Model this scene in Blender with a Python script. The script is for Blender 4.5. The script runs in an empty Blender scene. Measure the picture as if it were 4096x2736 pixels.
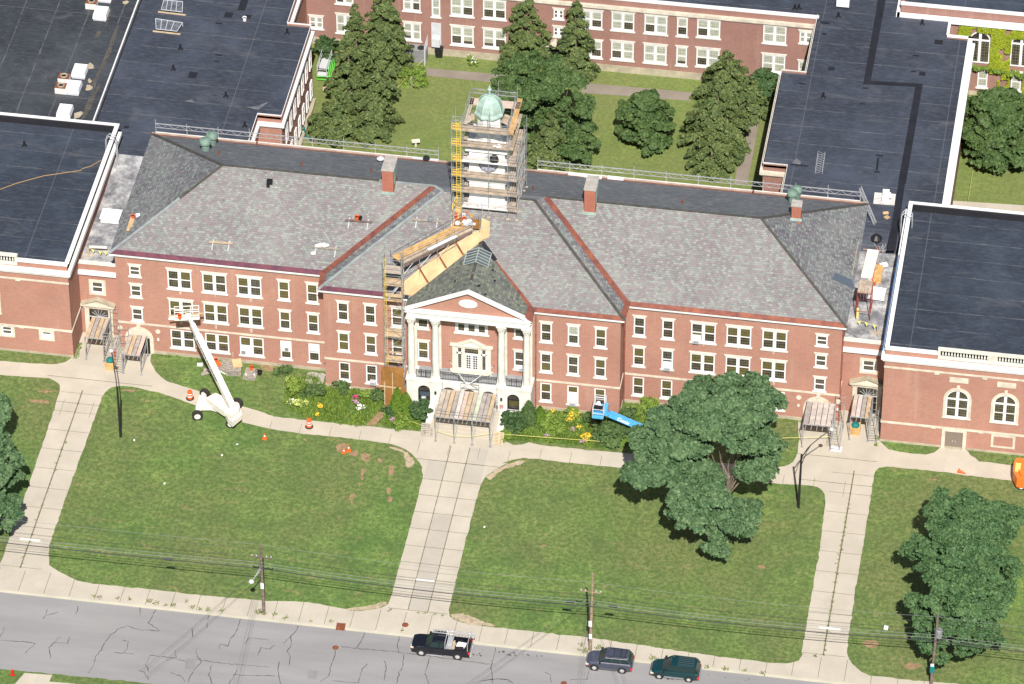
import bpy, math, random
import numpy as np
from mathutils import Vector, Matrix
random.seed(7); rng = np.random.default_rng(7)
S = bpy.context.scene
COL = S.collection
# ------------------------------------------------------------------ camera
CAM = np.array([68.377, -398.840, 339.187]); FW = 20495.8
_pi, _ya, _ro = math.radians(39.4695), math.radians(-9.2029), math.radians(-0.04477)
fwd = np.array([math.sin(_ya)*math.cos(_pi), math.cos(_ya)*math.cos(_pi), -math.sin(_pi)])
_r = np.cross(fwd, [0, 0, 1]); _r /= np.linalg.norm(_r); _u = np.cross(_r, fwd)
rgt = _r*math.cos(_ro)+_u*math.sin(_ro); upv = -_r*math.sin(_ro)+_u*math.cos(_ro)
cd = bpy.data.cameras.new('camera'); cam = bpy.data.objects.new('camera', cd); COL.objects.link(cam)
cam.matrix_world = Matrix(((rgt[0], upv[0], -fwd[0], CAM[0]), (rgt[1], upv[1], -fwd[1], CAM[1]), (rgt[2], upv[2], -fwd[2], CAM[2]), (0, 0, 0, 1)))
cd.sensor_width = 36; cd.sensor_fit = 'HORIZONTAL'; cd.lens = 36*FW/4096; cd.clip_start = 5; cd.clip_end = 4000
S.camera = cam
# ------------------------------------------------------------------ sky, sun, exposure
W = bpy.data.worlds.new('World'); S.world = W; W.use_nodes = True
nt = W.node_tree; bg = nt.nodes['Background']; sky = nt.nodes.new('ShaderNodeTexSky')
sky.sky_type = 'NISHITA'; sky.sun_disc = False; sky.sun_elevation = math.radians(48.3); sky.sun_rotation = math.radians(168.1)
sky.air_density = 1.0; sky.dust_density = 1.0
nt.links.new(sky.outputs[0], bg.inputs[0]); bg.inputs[1].default_value = 0.062
sd = bpy.data.lights.new('sun', 'SUN'); sd.energy = 5.0; sd.angle = math.radians(0.5); sd.color = (1.0, 0.955, 0.895)
sun = bpy.data.objects.new('sun', sd); COL.objects.link(sun)
_el, _az = math.radians(48.3), math.radians(-78.1)
sun.rotation_euler = Vector((math.cos(_az)*math.cos(_el), math.sin(_az)*math.cos(_el), math.sin(_el))).to_track_quat('Z', 'Y').to_euler()
S.view_settings.view_transform = 'Standard'; S.view_settings.look = 'None'; S.view_settings.exposure = 0.47; S.view_settings.gamma = 1
# ------------------------------------------------------------------ survey helpers: a photo sighting cut with a known plane gives a world point
def T(i, j, a, b):
    return [0, 1000, 2000, 3000][j-1]+a*(1096/2338 if j == 4 else 1100/2347), [0, 680, 1350, 2001][i-1]+b*.46875
def ZM(x0, y0, w, n, a, b): s = w/n; return x0+a*s, y0+b*s
def _ray(p):
    d = fwd*FW+rgt*(p[0]-2048)-upv*(p[1]-1368); return d/np.linalg.norm(d)
def gz(p, z=0.0): d = _ray(p); q = CAM+d*((z-CAM[2])/d[2]); return Vector(q)
def gy(p, y=0.0): d = _ray(p); q = CAM+d*((y-CAM[1])/d[1]); return Vector(q)
def G(i, j, pts, z=0.0): return [tuple(gz(T(i, j, a, b), z)[:2]) for a, b in pts]
# ------------------------------------------------------------------ materials
def mat(name, col=(.5, .5, .5), rough=.7, metal=0.0, spec=.4, noise=0, nscale=1.0, col2=None, emit=None):
    m = bpy.data.materials.new(name); m.use_nodes = True; n = m.node_tree; b = n.nodes['Principled BSDF']
    b.inputs['Base Color'].default_value = (*col, 1); b.inputs['Roughness'].default_value = rough; b.inputs['Metallic'].default_value = metal
    b.inputs['Specular IOR Level'].default_value = spec
    if noise:
        g = n.nodes.new('ShaderNodeNewGeometry'); t = n.nodes.new('ShaderNodeTexNoise'); t.inputs['Scale'].default_value = nscale; t.inputs['Detail'].default_value = 6; t.inputs['Roughness'].default_value = .65
        n.links.new(g.outputs['Position'], t.inputs['Vector'])
        r = n.nodes.new('ShaderNodeValToRGB'); c2 = col2 or tuple(c*(1-noise) for c in col)
        r.color_ramp.elements[0].position = .33; r.color_ramp.elements[0].color = (*c2, 1)
        r.color_ramp.elements[1].position = .67; r.color_ramp.elements[1].color = (*[min(1, c*(1+noise*.4)) for c in col], 1)
        n.links.new(t.outputs['Fac'], r.inputs['Fac']); n.links.new(r.outputs['Color'], b.inputs['Base Color'])
    return m
class NG:   # tiny node-graph writer
    def __init__(s, name, rough=.8, spec=.3):
        s.m = bpy.data.materials.new(name); s.m.use_nodes = True; s.n = s.m.node_tree; s.b = s.n.nodes['Principled BSDF']
        s.b.inputs['Roughness'].default_value = rough; s.b.inputs['Specular IOR Level'].default_value = spec
        s.pos = s.n.nodes.new('ShaderNodeNewGeometry').outputs['Position']
    def _in(s, sock, v):
        if v is None: return
        if isinstance(v, bpy.types.NodeSocket): s.n.links.new(v, sock)
        elif isinstance(v, tuple) and len(v) == 3 and sock.type == 'RGBA': sock.default_value = (*v, 1)
        else: sock.default_value = v
    def math(s, op, a, b=None, c=None, clamp=False):
        x = s.n.nodes.new('ShaderNodeMath'); x.operation = op; x.use_clamp = clamp; s._in(x.inputs[0], a); s._in(x.inputs[1], b); s._in(x.inputs[2], c); return x.outputs[0]
    def sep(s, v): x = s.n.nodes.new('ShaderNodeSeparateXYZ'); s._in(x.inputs[0], v); return x.outputs
    def comb(s, a, b, c=0.0):
        x = s.n.nodes.new('ShaderNodeCombineXYZ'); s._in(x.inputs[0], a); s._in(x.inputs[1], b); s._in(x.inputs[2], c); return x.outputs[0]
    def noise(s, v, sc, det=4, ro=.6, dist=0.0):
        x = s.n.nodes.new('ShaderNodeTexNoise'); s._in(x.inputs['Vector'], v); x.inputs['Scale'].default_value = sc; x.inputs['Detail'].default_value = det; x.inputs['Roughness'].default_value = ro; x.inputs['Distortion'].default_value = dist; return x.outputs['Fac']
    def white(s, v): x = s.n.nodes.new('ShaderNodeTexWhiteNoise'); s._in(x.inputs['Vector'], v); return x.outputs['Value']
    def ramp(s, f, els, interp='LINEAR'):
        x = s.n.nodes.new('ShaderNodeValToRGB'); cr = x.color_ramp; cr.interpolation = interp
        while len(cr.elements) < len(els): cr.elements.new(.5)
        for e, (p, c) in zip(cr.elements, els): e.position = p; e.color = (*c, 1)
        s._in(x.inputs['Fac'], f); return x.outputs['Color']
    def mix(s, f, a, b, mode='MIX'):
        x = s.n.nodes.new('ShaderNodeMix'); x.data_type = 'RGBA'; x.blend_type = mode; s._in(x.inputs[0], f); s._in(x.inputs[6], a); s._in(x.inputs[7], b); return x.outputs[2]
    def scale(s, v, k):
        x = s.n.nodes.new('ShaderNodeVectorMath'); x.operation = 'MULTIPLY'; s._in(x.inputs[0], v); x.inputs[1].default_value = k; return x.outputs[0]
    def out(s, c, bump=None, bs=.3, bd=.02):
        s._in(s.b.inputs['Base Color'], c)
        if bump is not None:
            x = s.n.nodes.new('ShaderNodeBump'); x.inputs['Strength'].default_value = bs; x.inputs['Distance'].default_value = bd; s._in(x.inputs['Height'], bump); s.n.links.new(x.outputs[0], s.b.inputs['Normal'])
        return s.m
def mk_brick(name, c1, c2, mort):
    g = NG(name, .9, .2); x, y, z = g.sep(g.pos)[:3]
    v = g.comb(g.math('ADD', x, y), z)
    t = g.n.nodes.new('ShaderNodeTexBrick'); g._in(t.inputs['Vector'], v); t.inputs['Scale'].default_value = 1
    for k, q in (('Color1', c1), ('Color2', c2), ('Mortar', mort)): t.inputs[k].default_value = (*q, 1)
    t.inputs['Mortar Size'].default_value = .012; t.inputs['Brick Width'].default_value = .42; t.inputs['Row Height'].default_value = .15; t.inputs['Bias'].default_value = 0
    n1 = g.noise(v, .35, 5, .7); n2 = g.noise(v, 9, 3, .7); n3 = g.noise(g.scale(g.comb(x, y, z), (1.4, 1.4, .12)), 1, 4, .6)
    c = g.mix(g.math('MULTIPLY', n2, .75), t.outputs['Color'], tuple(q*.55 for q in c1))
    c = g.mix(g.ramp(n1, [(.3, (0, 0, 0)), (.75, (.45, .45, .45))]), c, tuple(min(1, q*1.25) for q in c2))
    c = g.mix(g.ramp(n3, [(.56, (0, 0, 0)), (.82, (.40, .40, .40))]), c, (.50, .37, .30)); c = g.mix(g.ramp(g.noise(g.comb(g.math('ADD', x, y), z), .09, 3, .5), [(.4, (0, 0, 0)), (.65, (.30, .30, .30))]), c, (.20, .075, .055)); c = g.mix(g.ramp(g.noise(v, 22, 2, .8), [(.5, (0, 0, 0)), (.75, (.5, .5, .5))]), c, (.55, .40, .32))
    return g.out(c)
M = {}
M['brick'] = mk_brick('brick', (.365, .155, .110), (.44, .215, .155), (.60, .46, .38))
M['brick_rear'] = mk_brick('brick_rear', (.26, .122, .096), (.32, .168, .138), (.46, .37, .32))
M['brick_chim'] = mk_brick('brick_chimney', (.36, .10, .06), (.42, .14, .09), (.42, .25, .2))
M['stone'] = mat('limestone', (.62, .56, .45), .85, noise=.25, nscale=1.2)
M['stone_w'] = mat('white_stone', (.66, .645, .585), .8, noise=.2, nscale=.9)
M['stone_c'] = mat('cream_stone', (.66, .62, .52), .8, noise=.2, nscale=1)
M['white'] = mat('white_paint', (.76, .76, .75), .55, noise=.08, nscale=.6)
M['trim'] = mat('white_cornice', (.74, .735, .71), .6, noise=.16, nscale=.5)
M['found'] = mat('foundation', (.42, .37, .27), .9, noise=.3, nscale=.8)
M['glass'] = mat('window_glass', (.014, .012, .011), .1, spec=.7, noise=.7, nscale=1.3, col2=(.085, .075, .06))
M['glass_c'] = mat('roof_glass', (.11, .13, .13), .2, spec=.5, noise=.4, nscale=.8)
M['blind'] = mat('olive_blind', (.105, .088, .030), .35, spec=.5, noise=.25, nscale=2)
M['blind_w'] = mat('cream_blind', (.42, .44, .37), .4, noise=.2, nscale=2)
M['muntin'] = mat('muntin', (.19, .17, .09), .6)
M['copper'] = mat('new_copper', (.40, .145, .085), .38, .45, noise=.35, nscale=1.3, col2=(.22, .085, .075))
M['copper_p'] = mat('purple_copper', (.24, .085, .10), .38, .5, noise=.35, nscale=1.1, col2=(.13, .06, .10))
M['flash'] = mat('pale_flashing', (.28, .315, .31), .6, noise=.3, nscale=1)
M['ridge'] = mat('dark_ridge', (.075, .07, .06), .8, noise=.4, nscale=1.5)
M['verd'] = mat('verdigris', (.33, .43, .38), .6, noise=.3, nscale=1.6, col2=(.24, .33, .29))
M['verd_d'] = mat('dark_verdigris', (.17, .25, .20), .6, noise=.35, nscale=1.6)
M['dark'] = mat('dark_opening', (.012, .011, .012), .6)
M['iron'] = mat('black_iron', (.02, .02, .022), .5, noise=.3, nscale=4)
M['steel'] = mat('galvanised_tube', (.42, .43, .43), .45, .35, noise=.45, nscale=1.2)
M['steel_d'] = mat('rusty_tube', (.22, .16, .14), .6, .2, noise=.5, nscale=2)
M['alu'] = mat('aluminium', (.62, .63, .64), .35, .5, noise=.2, nscale=3)
M['yellow'] = mat('yellow_ladder', (.85, .60, .08), .5, noise=.15, nscale=3)
M['plank'] = mat('grey_plank', (.46, .36, .27), .85, noise=.45, nscale=1.4)
M['plank_o'] = mat('orange_plank', (.62, .38, .15), .8, noise=.4, nscale=1.5)
M['plank_w'] = mat('white_board', (.70, .66, .62), .8, noise=.2, nscale=1.5)
M['ply'] = mat('plywood', (.56, .39, .21), .75, noise=.3, nscale=.7, col2=(.44, .29, .15))
M['ply_d'] = mat('weathered_plywood', (.30, .14, .035), .75, noise=.35, nscale=.9)
M['timber'] = mat('timber', (.52, .40, .26), .8, noise=.25, nscale=3)
M['pallet'] = mat('grey_pallet', (.36, .32, .27), .9, noise=.4, nscale=4)
M['orange'] = mat('safety_orange', (.85, .12, .02), .5, noise=.15, nscale=4)
M['tape_y'] = mat('yellow_tape', (.66, .62, .20), .6)
M['rubber'] = mat('tyre_rubber', (.03, .028, .026), .85, noise=.4, nscale=6)
M['lift_w'] = mat('lift_white', (.78, .76, .70), .45, noise=.14, nscale=1.5, col2=(.66, .58, .48))
M['lift_b'] = mat('lift_blue', (.09, .42, .78), .4, noise=.2, nscale=3)
M['lift_o'] = mat('lift_orange', (.85, .18, .03), .4, noise=.1, nscale=2)
M['lift_g'] = mat('lift_green', (.10, .55, .06), .45)
M['grey'] = mat('grey_metal', (.30, .30, .31), .5, .3, noise=.2, nscale=3)
M['lgrey'] = mat('light_grey', (.55, .56, .58), .5, noise=.15, nscale=2)
M['hvac'] = mat('hvac_white', (.74, .75, .78), .5, noise=.12, nscale=1.2)
M['rust'] = mat('rust', (.22, .07, .03), .85, noise=.5, nscale=3)
M['wood_pole'] = mat('pole_wood', (.20, .15, .12), .9, noise=.5, nscale=2.5)
M['wood_pole2'] = mat('pole_wood_tan', (.36, .25, .17), .9, noise=.5, nscale=2.5)
M['black'] = mat('black_plastic', (.015, .015, .018), .45)
M['teal'] = mat('teal_lid', (.01, .16, .15), .4)
M['red'] = mat('red_lens', (.55, .02, .02), .3)
M['amber'] = mat('amber_lens', (.8, .25, .03), .3)
M['wire'] = mat('cable', (.06, .06, .065), .6)
M['wire_l'] = mat('bare_cable', (.35, .37, .37), .4, .4)
M['rope'] = mat('rope', (.42, .27, .12), .9)
M['rope_w'] = mat('white_rope', (.42, .42, .39), .9)
M['white_s'] = mat('white_sheet', (.80, .80, .80), .7, noise=.12, nscale=3)
M['bag'] = mat('tarpaulin', (.62, .66, .72), .4, noise=.3, nscale=3)
# slates, coursed in the roof's own uv (u along the eave, v up the slope, metres)
def mk_slate(name, pal, w=.34, h=.25, dirt=.25):
    g = NG(name, .75, .3); uv = g.n.nodes.new('ShaderNodeUVMap').outputs[0]; u, v = g.sep(uv)[:2]
    row = g.math('FLOOR', g.math('DIVIDE', v, h)); fu = g.math('ADD', g.math('DIVIDE', u, w), g.math('MULTIPLY', g.math('MODULO', row, 2.0), .5))
    wn = g.white(g.comb(g.math('FLOOR', fu), row)); n = g.noise(g.comb(u, v), .55, 4, .7)
    f = g.math('ADD', g.math('MULTIPLY', wn, .8), g.math('MULTIPLY', n, .25))
    c = g.ramp(f, pal, 'CONSTANT')
    ev = g.math('FRACT', g.math('DIVIDE', v, h)); eu = g.math('FRACT', fu)
    gap = g.math('MAXIMUM', g.math('LESS_THAN', ev, .12), g.math('LESS_THAN', eu, .07))
    c = g.mix(g.math('MULTIPLY', gap, .55), c, (.045, .045, .05))
    c = g.mix(g.ramp(g.noise(g.comb(u, v), .16, 5, .6), [(.42, (0, 0, 0)), (.75, (dirt, dirt, dirt))]), c, (.34, .33, .30))
    return g.out(c, g.math('ADD', g.math('MULTIPLY', ev, -1.0), wn), .5, .03)
M['slate'] = mk_slate('slate_mixed', [(0, (.145, .124, .130)), (.12, (.182, .164, .166)), (.24, (.192, .200, .184)), (.36, (.184, .158, .163)), (.46, (.212, .224, .205)), (.56, (.205, .174, .178)), (.66, (.228, .240, .218)), (.76, (.218, .184, .188)), (.85, (.252, .262, .240)), (.95, (.35, .33, .295))])
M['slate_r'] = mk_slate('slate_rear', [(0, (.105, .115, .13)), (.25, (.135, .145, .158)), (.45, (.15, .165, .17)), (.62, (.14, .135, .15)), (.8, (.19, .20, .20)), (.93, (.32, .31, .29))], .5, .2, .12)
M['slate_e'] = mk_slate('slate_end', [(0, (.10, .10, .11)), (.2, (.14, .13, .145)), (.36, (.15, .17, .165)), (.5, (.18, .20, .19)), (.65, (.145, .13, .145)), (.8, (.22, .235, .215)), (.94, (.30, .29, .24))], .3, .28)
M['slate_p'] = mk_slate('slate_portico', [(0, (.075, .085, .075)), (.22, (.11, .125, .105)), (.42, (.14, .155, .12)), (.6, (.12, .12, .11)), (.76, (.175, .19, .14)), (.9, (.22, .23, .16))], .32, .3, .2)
def mk_membrane(name, base, lines=3.05, axis='y', stain=.3):
    g = NG(name, .6, .35); x, y, z = g.sep(g.pos)[:3]
    a, b = (y, x) if axis == 'y' else (x, y)
    n0 = g.noise(g.pos, .13, 6, .65); n1 = g.noise(g.scale(g.pos, (1, 3, 1)), 1.1, 5, .7); n2 = g.noise(g.pos, 3.2, 3, .75)
    c = g.ramp(n0, [(.32, tuple(q*.72 for q in base)), (.5, base), (.66, tuple(q*1.55 for q in base))]); c = g.mix(g.ramp(g.noise(g.scale(g.pos, (.5, 1, 1)), .32, 6, .75, .8), [(.55, (0, 0, 0)), (.72, (.55, .55, .55))]), c, (.11, .11, .115))
    c = g.mix(g.ramp(n1, [(.45, (0, 0, 0)), (.75, (.6, .6, .6))]), c, tuple(min(1, q*2.0+.01) for q in base))
    c = g.mix(g.ramp(n2, [(.66, (0, 0, 0)), (.76, (stain, stain, stain))]), c, (.30, .29, .28))
    l = g.math('FRACT', g.math('DIVIDE', g.math('ADD', a, g.math('MULTIPLY', g.noise(g.pos, .3, 2), .25)), lines))
    ln = g.math('LESS_THAN', l, .035); brk = g.ramp(g.noise(g.scale(g.pos, (1, 1, 1)), .5, 4, .7), [(.42, (.1, .1, .1)), (.62, (.62, .62, .62))])
    c = g.mix(g.math('MULTIPLY', ln, brk), c, (.17, .165, .16))
    l2 = g.math('LESS_THAN', g.math('FRACT', g.math('DIVIDE', g.math('ADD', b, 1.3), 15.2)), .006)
    c = g.mix(g.math('MULTIPLY', l2, .4), c, (.15, .15, .15))
    return g.out(c, n1, .2, .03)
M['mem'] = mk_membrane('roof_membrane', (.037, .043, .058))
M['mem_h'] = mk_membrane('hall_membrane', (.031, .038, .052), 2.9)
M['mem_old'] = mk_membrane('old_membrane', (.034, .038, .044), 3.6, 'x', .6)
M['mem_black'] = mat('fresh_membrane', (.017, .017, .022), .6, noise=.3, nscale=.6)
def _silver():
    g = NG('silver_roof', .5, .5); n = g.noise(g.pos, .6, 6, .7); n2 = g.noise(g.pos, 3.5, 4, .8)
    c = g.ramp(n, [(.30, (.09, .095, .105)), (.46, (.24, .24, .25)), (.62, (.50, .50, .49))]); c = g.mix(g.ramp(n2, [(.48, (0, 0, 0)), (.72, (.6, .6, .6))]), c, (.12, .12, .13)); return g.out(c, n2, .3, .03)
M['silver'] = _silver()
def _grass(name, hue=0.0, dry=.5):
    g = NG(name, .95, .1); n0 = g.noise(g.pos, .055, 4, .6); n1 = g.noise(g.pos, .30, 6, .72, .6); n2 = g.noise(g.pos, 2.2, 5, .8); n3 = g.noise(g.scale(g.pos, (.35, 1, 1)), .75, 5, .7, .3); n4 = g.noise(g.pos, 11, 3, .8)
    c = g.ramp(n1, [(.28, (.080, .138, .042)), (.42, (.116, .190, .054)), (.54, (.160, .245, .064)), (.70, (.235, .335, .092))])
    c = g.mix(g.ramp(n0, [(.38, (0, 0, 0)), (.62, (.75, .75, .75))]), c, (.205, .195, .085))
    c = g.mix(g.ramp(n3, [(.57, (0, 0, 0)), (.68, (dry, dry, dry))]), c, (.34, .25, .13)); c = g.mix(g.ramp(g.noise(g.pos, 1.3, 5, .75, .5), [(.60, (0, 0, 0)), (.70, (.65, .65, .65))]), c, (.32, .24, .13))
    c = g.mix(g.ramp(n2, [(.42, (.75, .75, .75)), (.60, (0, 0, 0))]), c, (.058, .105, .030))
    c = g.mix(g.ramp(n4, [(.30, (.45, .45, .45)), (.55, (0, 0, 0)), (.72, (0, 0, 0))]), c, (.062, .090, .030))
    c = g.mix(g.ramp(n4, [(.60, (0, 0, 0)), (.78, (.35, .35, .35))]), c, (.20, .25, .075))
    if hue: c = g.mix(hue, c, (.22, .235, .075))
    return g.out(c, n2, .6, .08)
M['grass'] = _grass('lawn', dry=.55); M['grass_c'] = _grass('courtyard_lawn', .35, dry=.35)
def _weeds():
    g = NG('weeds', .95, .1); n1 = g.noise(g.pos, .9, 6, .8, .8); n2 = g.noise(g.pos, 4, 5, .8)
    c = g.ramp(n1, [(.25, (.045, .085, .022)), (.42, (.08, .15, .032)), (.55, (.13, .21, .045)), (.68, (.18, .25, .06)), (.8, (.24, .21, .10))])
    c = g.mix(g.ramp(n2, [(.4, (.7, .7, .7)), (.6, (0, 0, 0))]), c, (.04, .08, .022)); return g.out(c, n2, .8, .12)
M['weeds'] = _weeds()
def _conc(name, base, var=.12, grid=None):
    g = NG(name, .9, .2); n = g.noise(g.pos, .35, 5, .6); n2 = g.noise(g.pos, 5, 4, .7)
    c = g.ramp(n, [(.3, tuple(q*(1-var) for q in base)), (.7, tuple(q*(1+var*.5) for q in base))]); c = g.mix(g.ramp(n2, [(.3, (.22, .22, .22)), (.6, (0, 0, 0))]), c, tuple(q*.65 for q in base))
    if grid:
        x, y, z = g.sep(g.pos)[:3]; sl = g.white(g.comb(g.math('FLOOR', g.math('DIVIDE', g.math('ADD', x, .7), grid)), g.math('FLOOR', g.math('DIVIDE', y, grid))))
        c = g.mix(g.math('MULTIPLY', sl, .16), c, tuple(q*.62 for q in base))
    return g.out(c, n2, .15, .02)
M['conc'] = _conc('pavement_concrete', (.49, .44, .36), .12, 3.1); M['conc_old'] = _conc('old_concrete', (.26, .22, .18), .2, 2.6); M['kerb'] = _conc('kerb', (.52, .49, .38), .15)
M['joint'] = mat('joint_weeds', (.18, .17, .10), .95, noise=.55, nscale=1.5)
def _asph():
    g = NG('asphalt', .9, .2); n = g.noise(g.scale(g.pos, (.25, 1.2, 1)), .3, 5, .6); n2 = g.noise(g.pos, 8, 4, .8); n3 = g.noise(g.pos, .22, 5, .6)
    c = g.ramp(n, [(.3, (.235, .228, .228)), (.72, (.31, .30, .295))]); c = g.mix(g.ramp(n2, [(.35, (.35, .35, .35)), (.6, (0, 0, 0))]), c, (.17, .165, .165)); c = g.mix(g.ramp(n3, [(.5, (0, 0, 0)), (.8, (.35, .35, .35))]), c, (.29, .27, .25)); return g.out(c, n2, .2, .02)
M['asphalt'] = _asph()
M['crack'] = mat('crack_sealer', (.095, .092, .10), .8, noise=.4, nscale=3)
M['soil'] = mat('bare_soil', (.30, .20, .11), .95, noise=.4, nscale=2.5)
M['sand'] = mat('dry_sand', (.42, .34, .23), .95, noise=.35, nscale=2)
M['gravel'] = mat('gravel', (.42, .39, .35), .95, noise=.5, nscale=7)
def _leaf(name, c1, c2, tr=.25, mid=None):
    g = NG(name, .6, .25); ri = g.n.nodes['Geometry'].outputs['Random Per Island'] if 'Geometry' in g.n.nodes else g.noise(g.pos, 3)
    n = g.noise(g.pos, .45, 3, .6); f = g.math('ADD', g.math('MULTIPLY', ri, .55), g.math('MULTIPLY', n, .5))
    c = g.ramp(f, [(.2, c1), (.8, c2)]); g._in(g.b.inputs['Base Color'], c)
    tb = g.n.nodes.new('ShaderNodeBsdfTranslucent'); g._in(tb.inputs[0], c); mx = g.n.nodes.new('ShaderNodeMixShader'); mx.inputs[0].default_value = tr
    g.n.links.new(g.b.outputs[0], mx.inputs[1]); g.n.links.new(tb.outputs[0], mx.inputs[2]); g.n.links.new(mx.outputs[0], g.n.nodes['Material Output'].inputs[0]); return g.m
M['leaf'] = _leaf('maple_leaf', (.032, .088, .036), (.165, .255, .115))
M['leaf_l'] = _leaf('locust_leaf', (.028, .085, .034), (.135, .225, .085))
M['leaf_d'] = _leaf('dark_leaf', (.042, .088, .028), (.125, .190, .060))
M['leaf_c'] = _leaf('conifer_leaf', (.040, .074, .026), (.165, .205, .065), .15)
M['leaf_y'] = _leaf('bright_leaf', (.09, .16, .030), (.24, .33, .055))
M['leaf_s'] = _leaf('shrub_leaf', (.032, .075, .025), (.09, .155, .055))
M['bd_a'] = mat('board_tan', (.44, .37, .30), .8, noise=.3, nscale=1.6); M['bd_b'] = mat('board_ochre', (.50, .37, .23), .8, noise=.3, nscale=1.5); M['bd_c'] = mat('board_brown', (.37, .32, .29), .8, noise=.35, nscale=1.6); M['bd_d'] = mat('board_pink', (.54, .42, .35), .8, noise=.25, nscale=1.4); M['bd_e'] = mat('board_mint', (.50, .54, .42), .8, noise=.25, nscale=1.4)
M['leaf_a'] = _leaf('arborvitae_leaf', (.06, .12, .01), (.12, .19, .02), .1)
M['leaf_k'] = _leaf('kerb_leaf', (.10, .15, .04), (.24, .27, .09)); M['bark'] = mat('bark', (.20, .16, .12), .95, noise=.4, nscale=3)
for k, c in (('fl_y', (.75, .46, .03)), ('fl_m', (.55, .02, .22)), ('fl_w', (.8, .8, .78)), ('fl_p', (.42, .22, .36)), ('fl_l', (.50, .54, .16))): M[k] = mat('petal_'+k[-1], c, .6)
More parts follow.
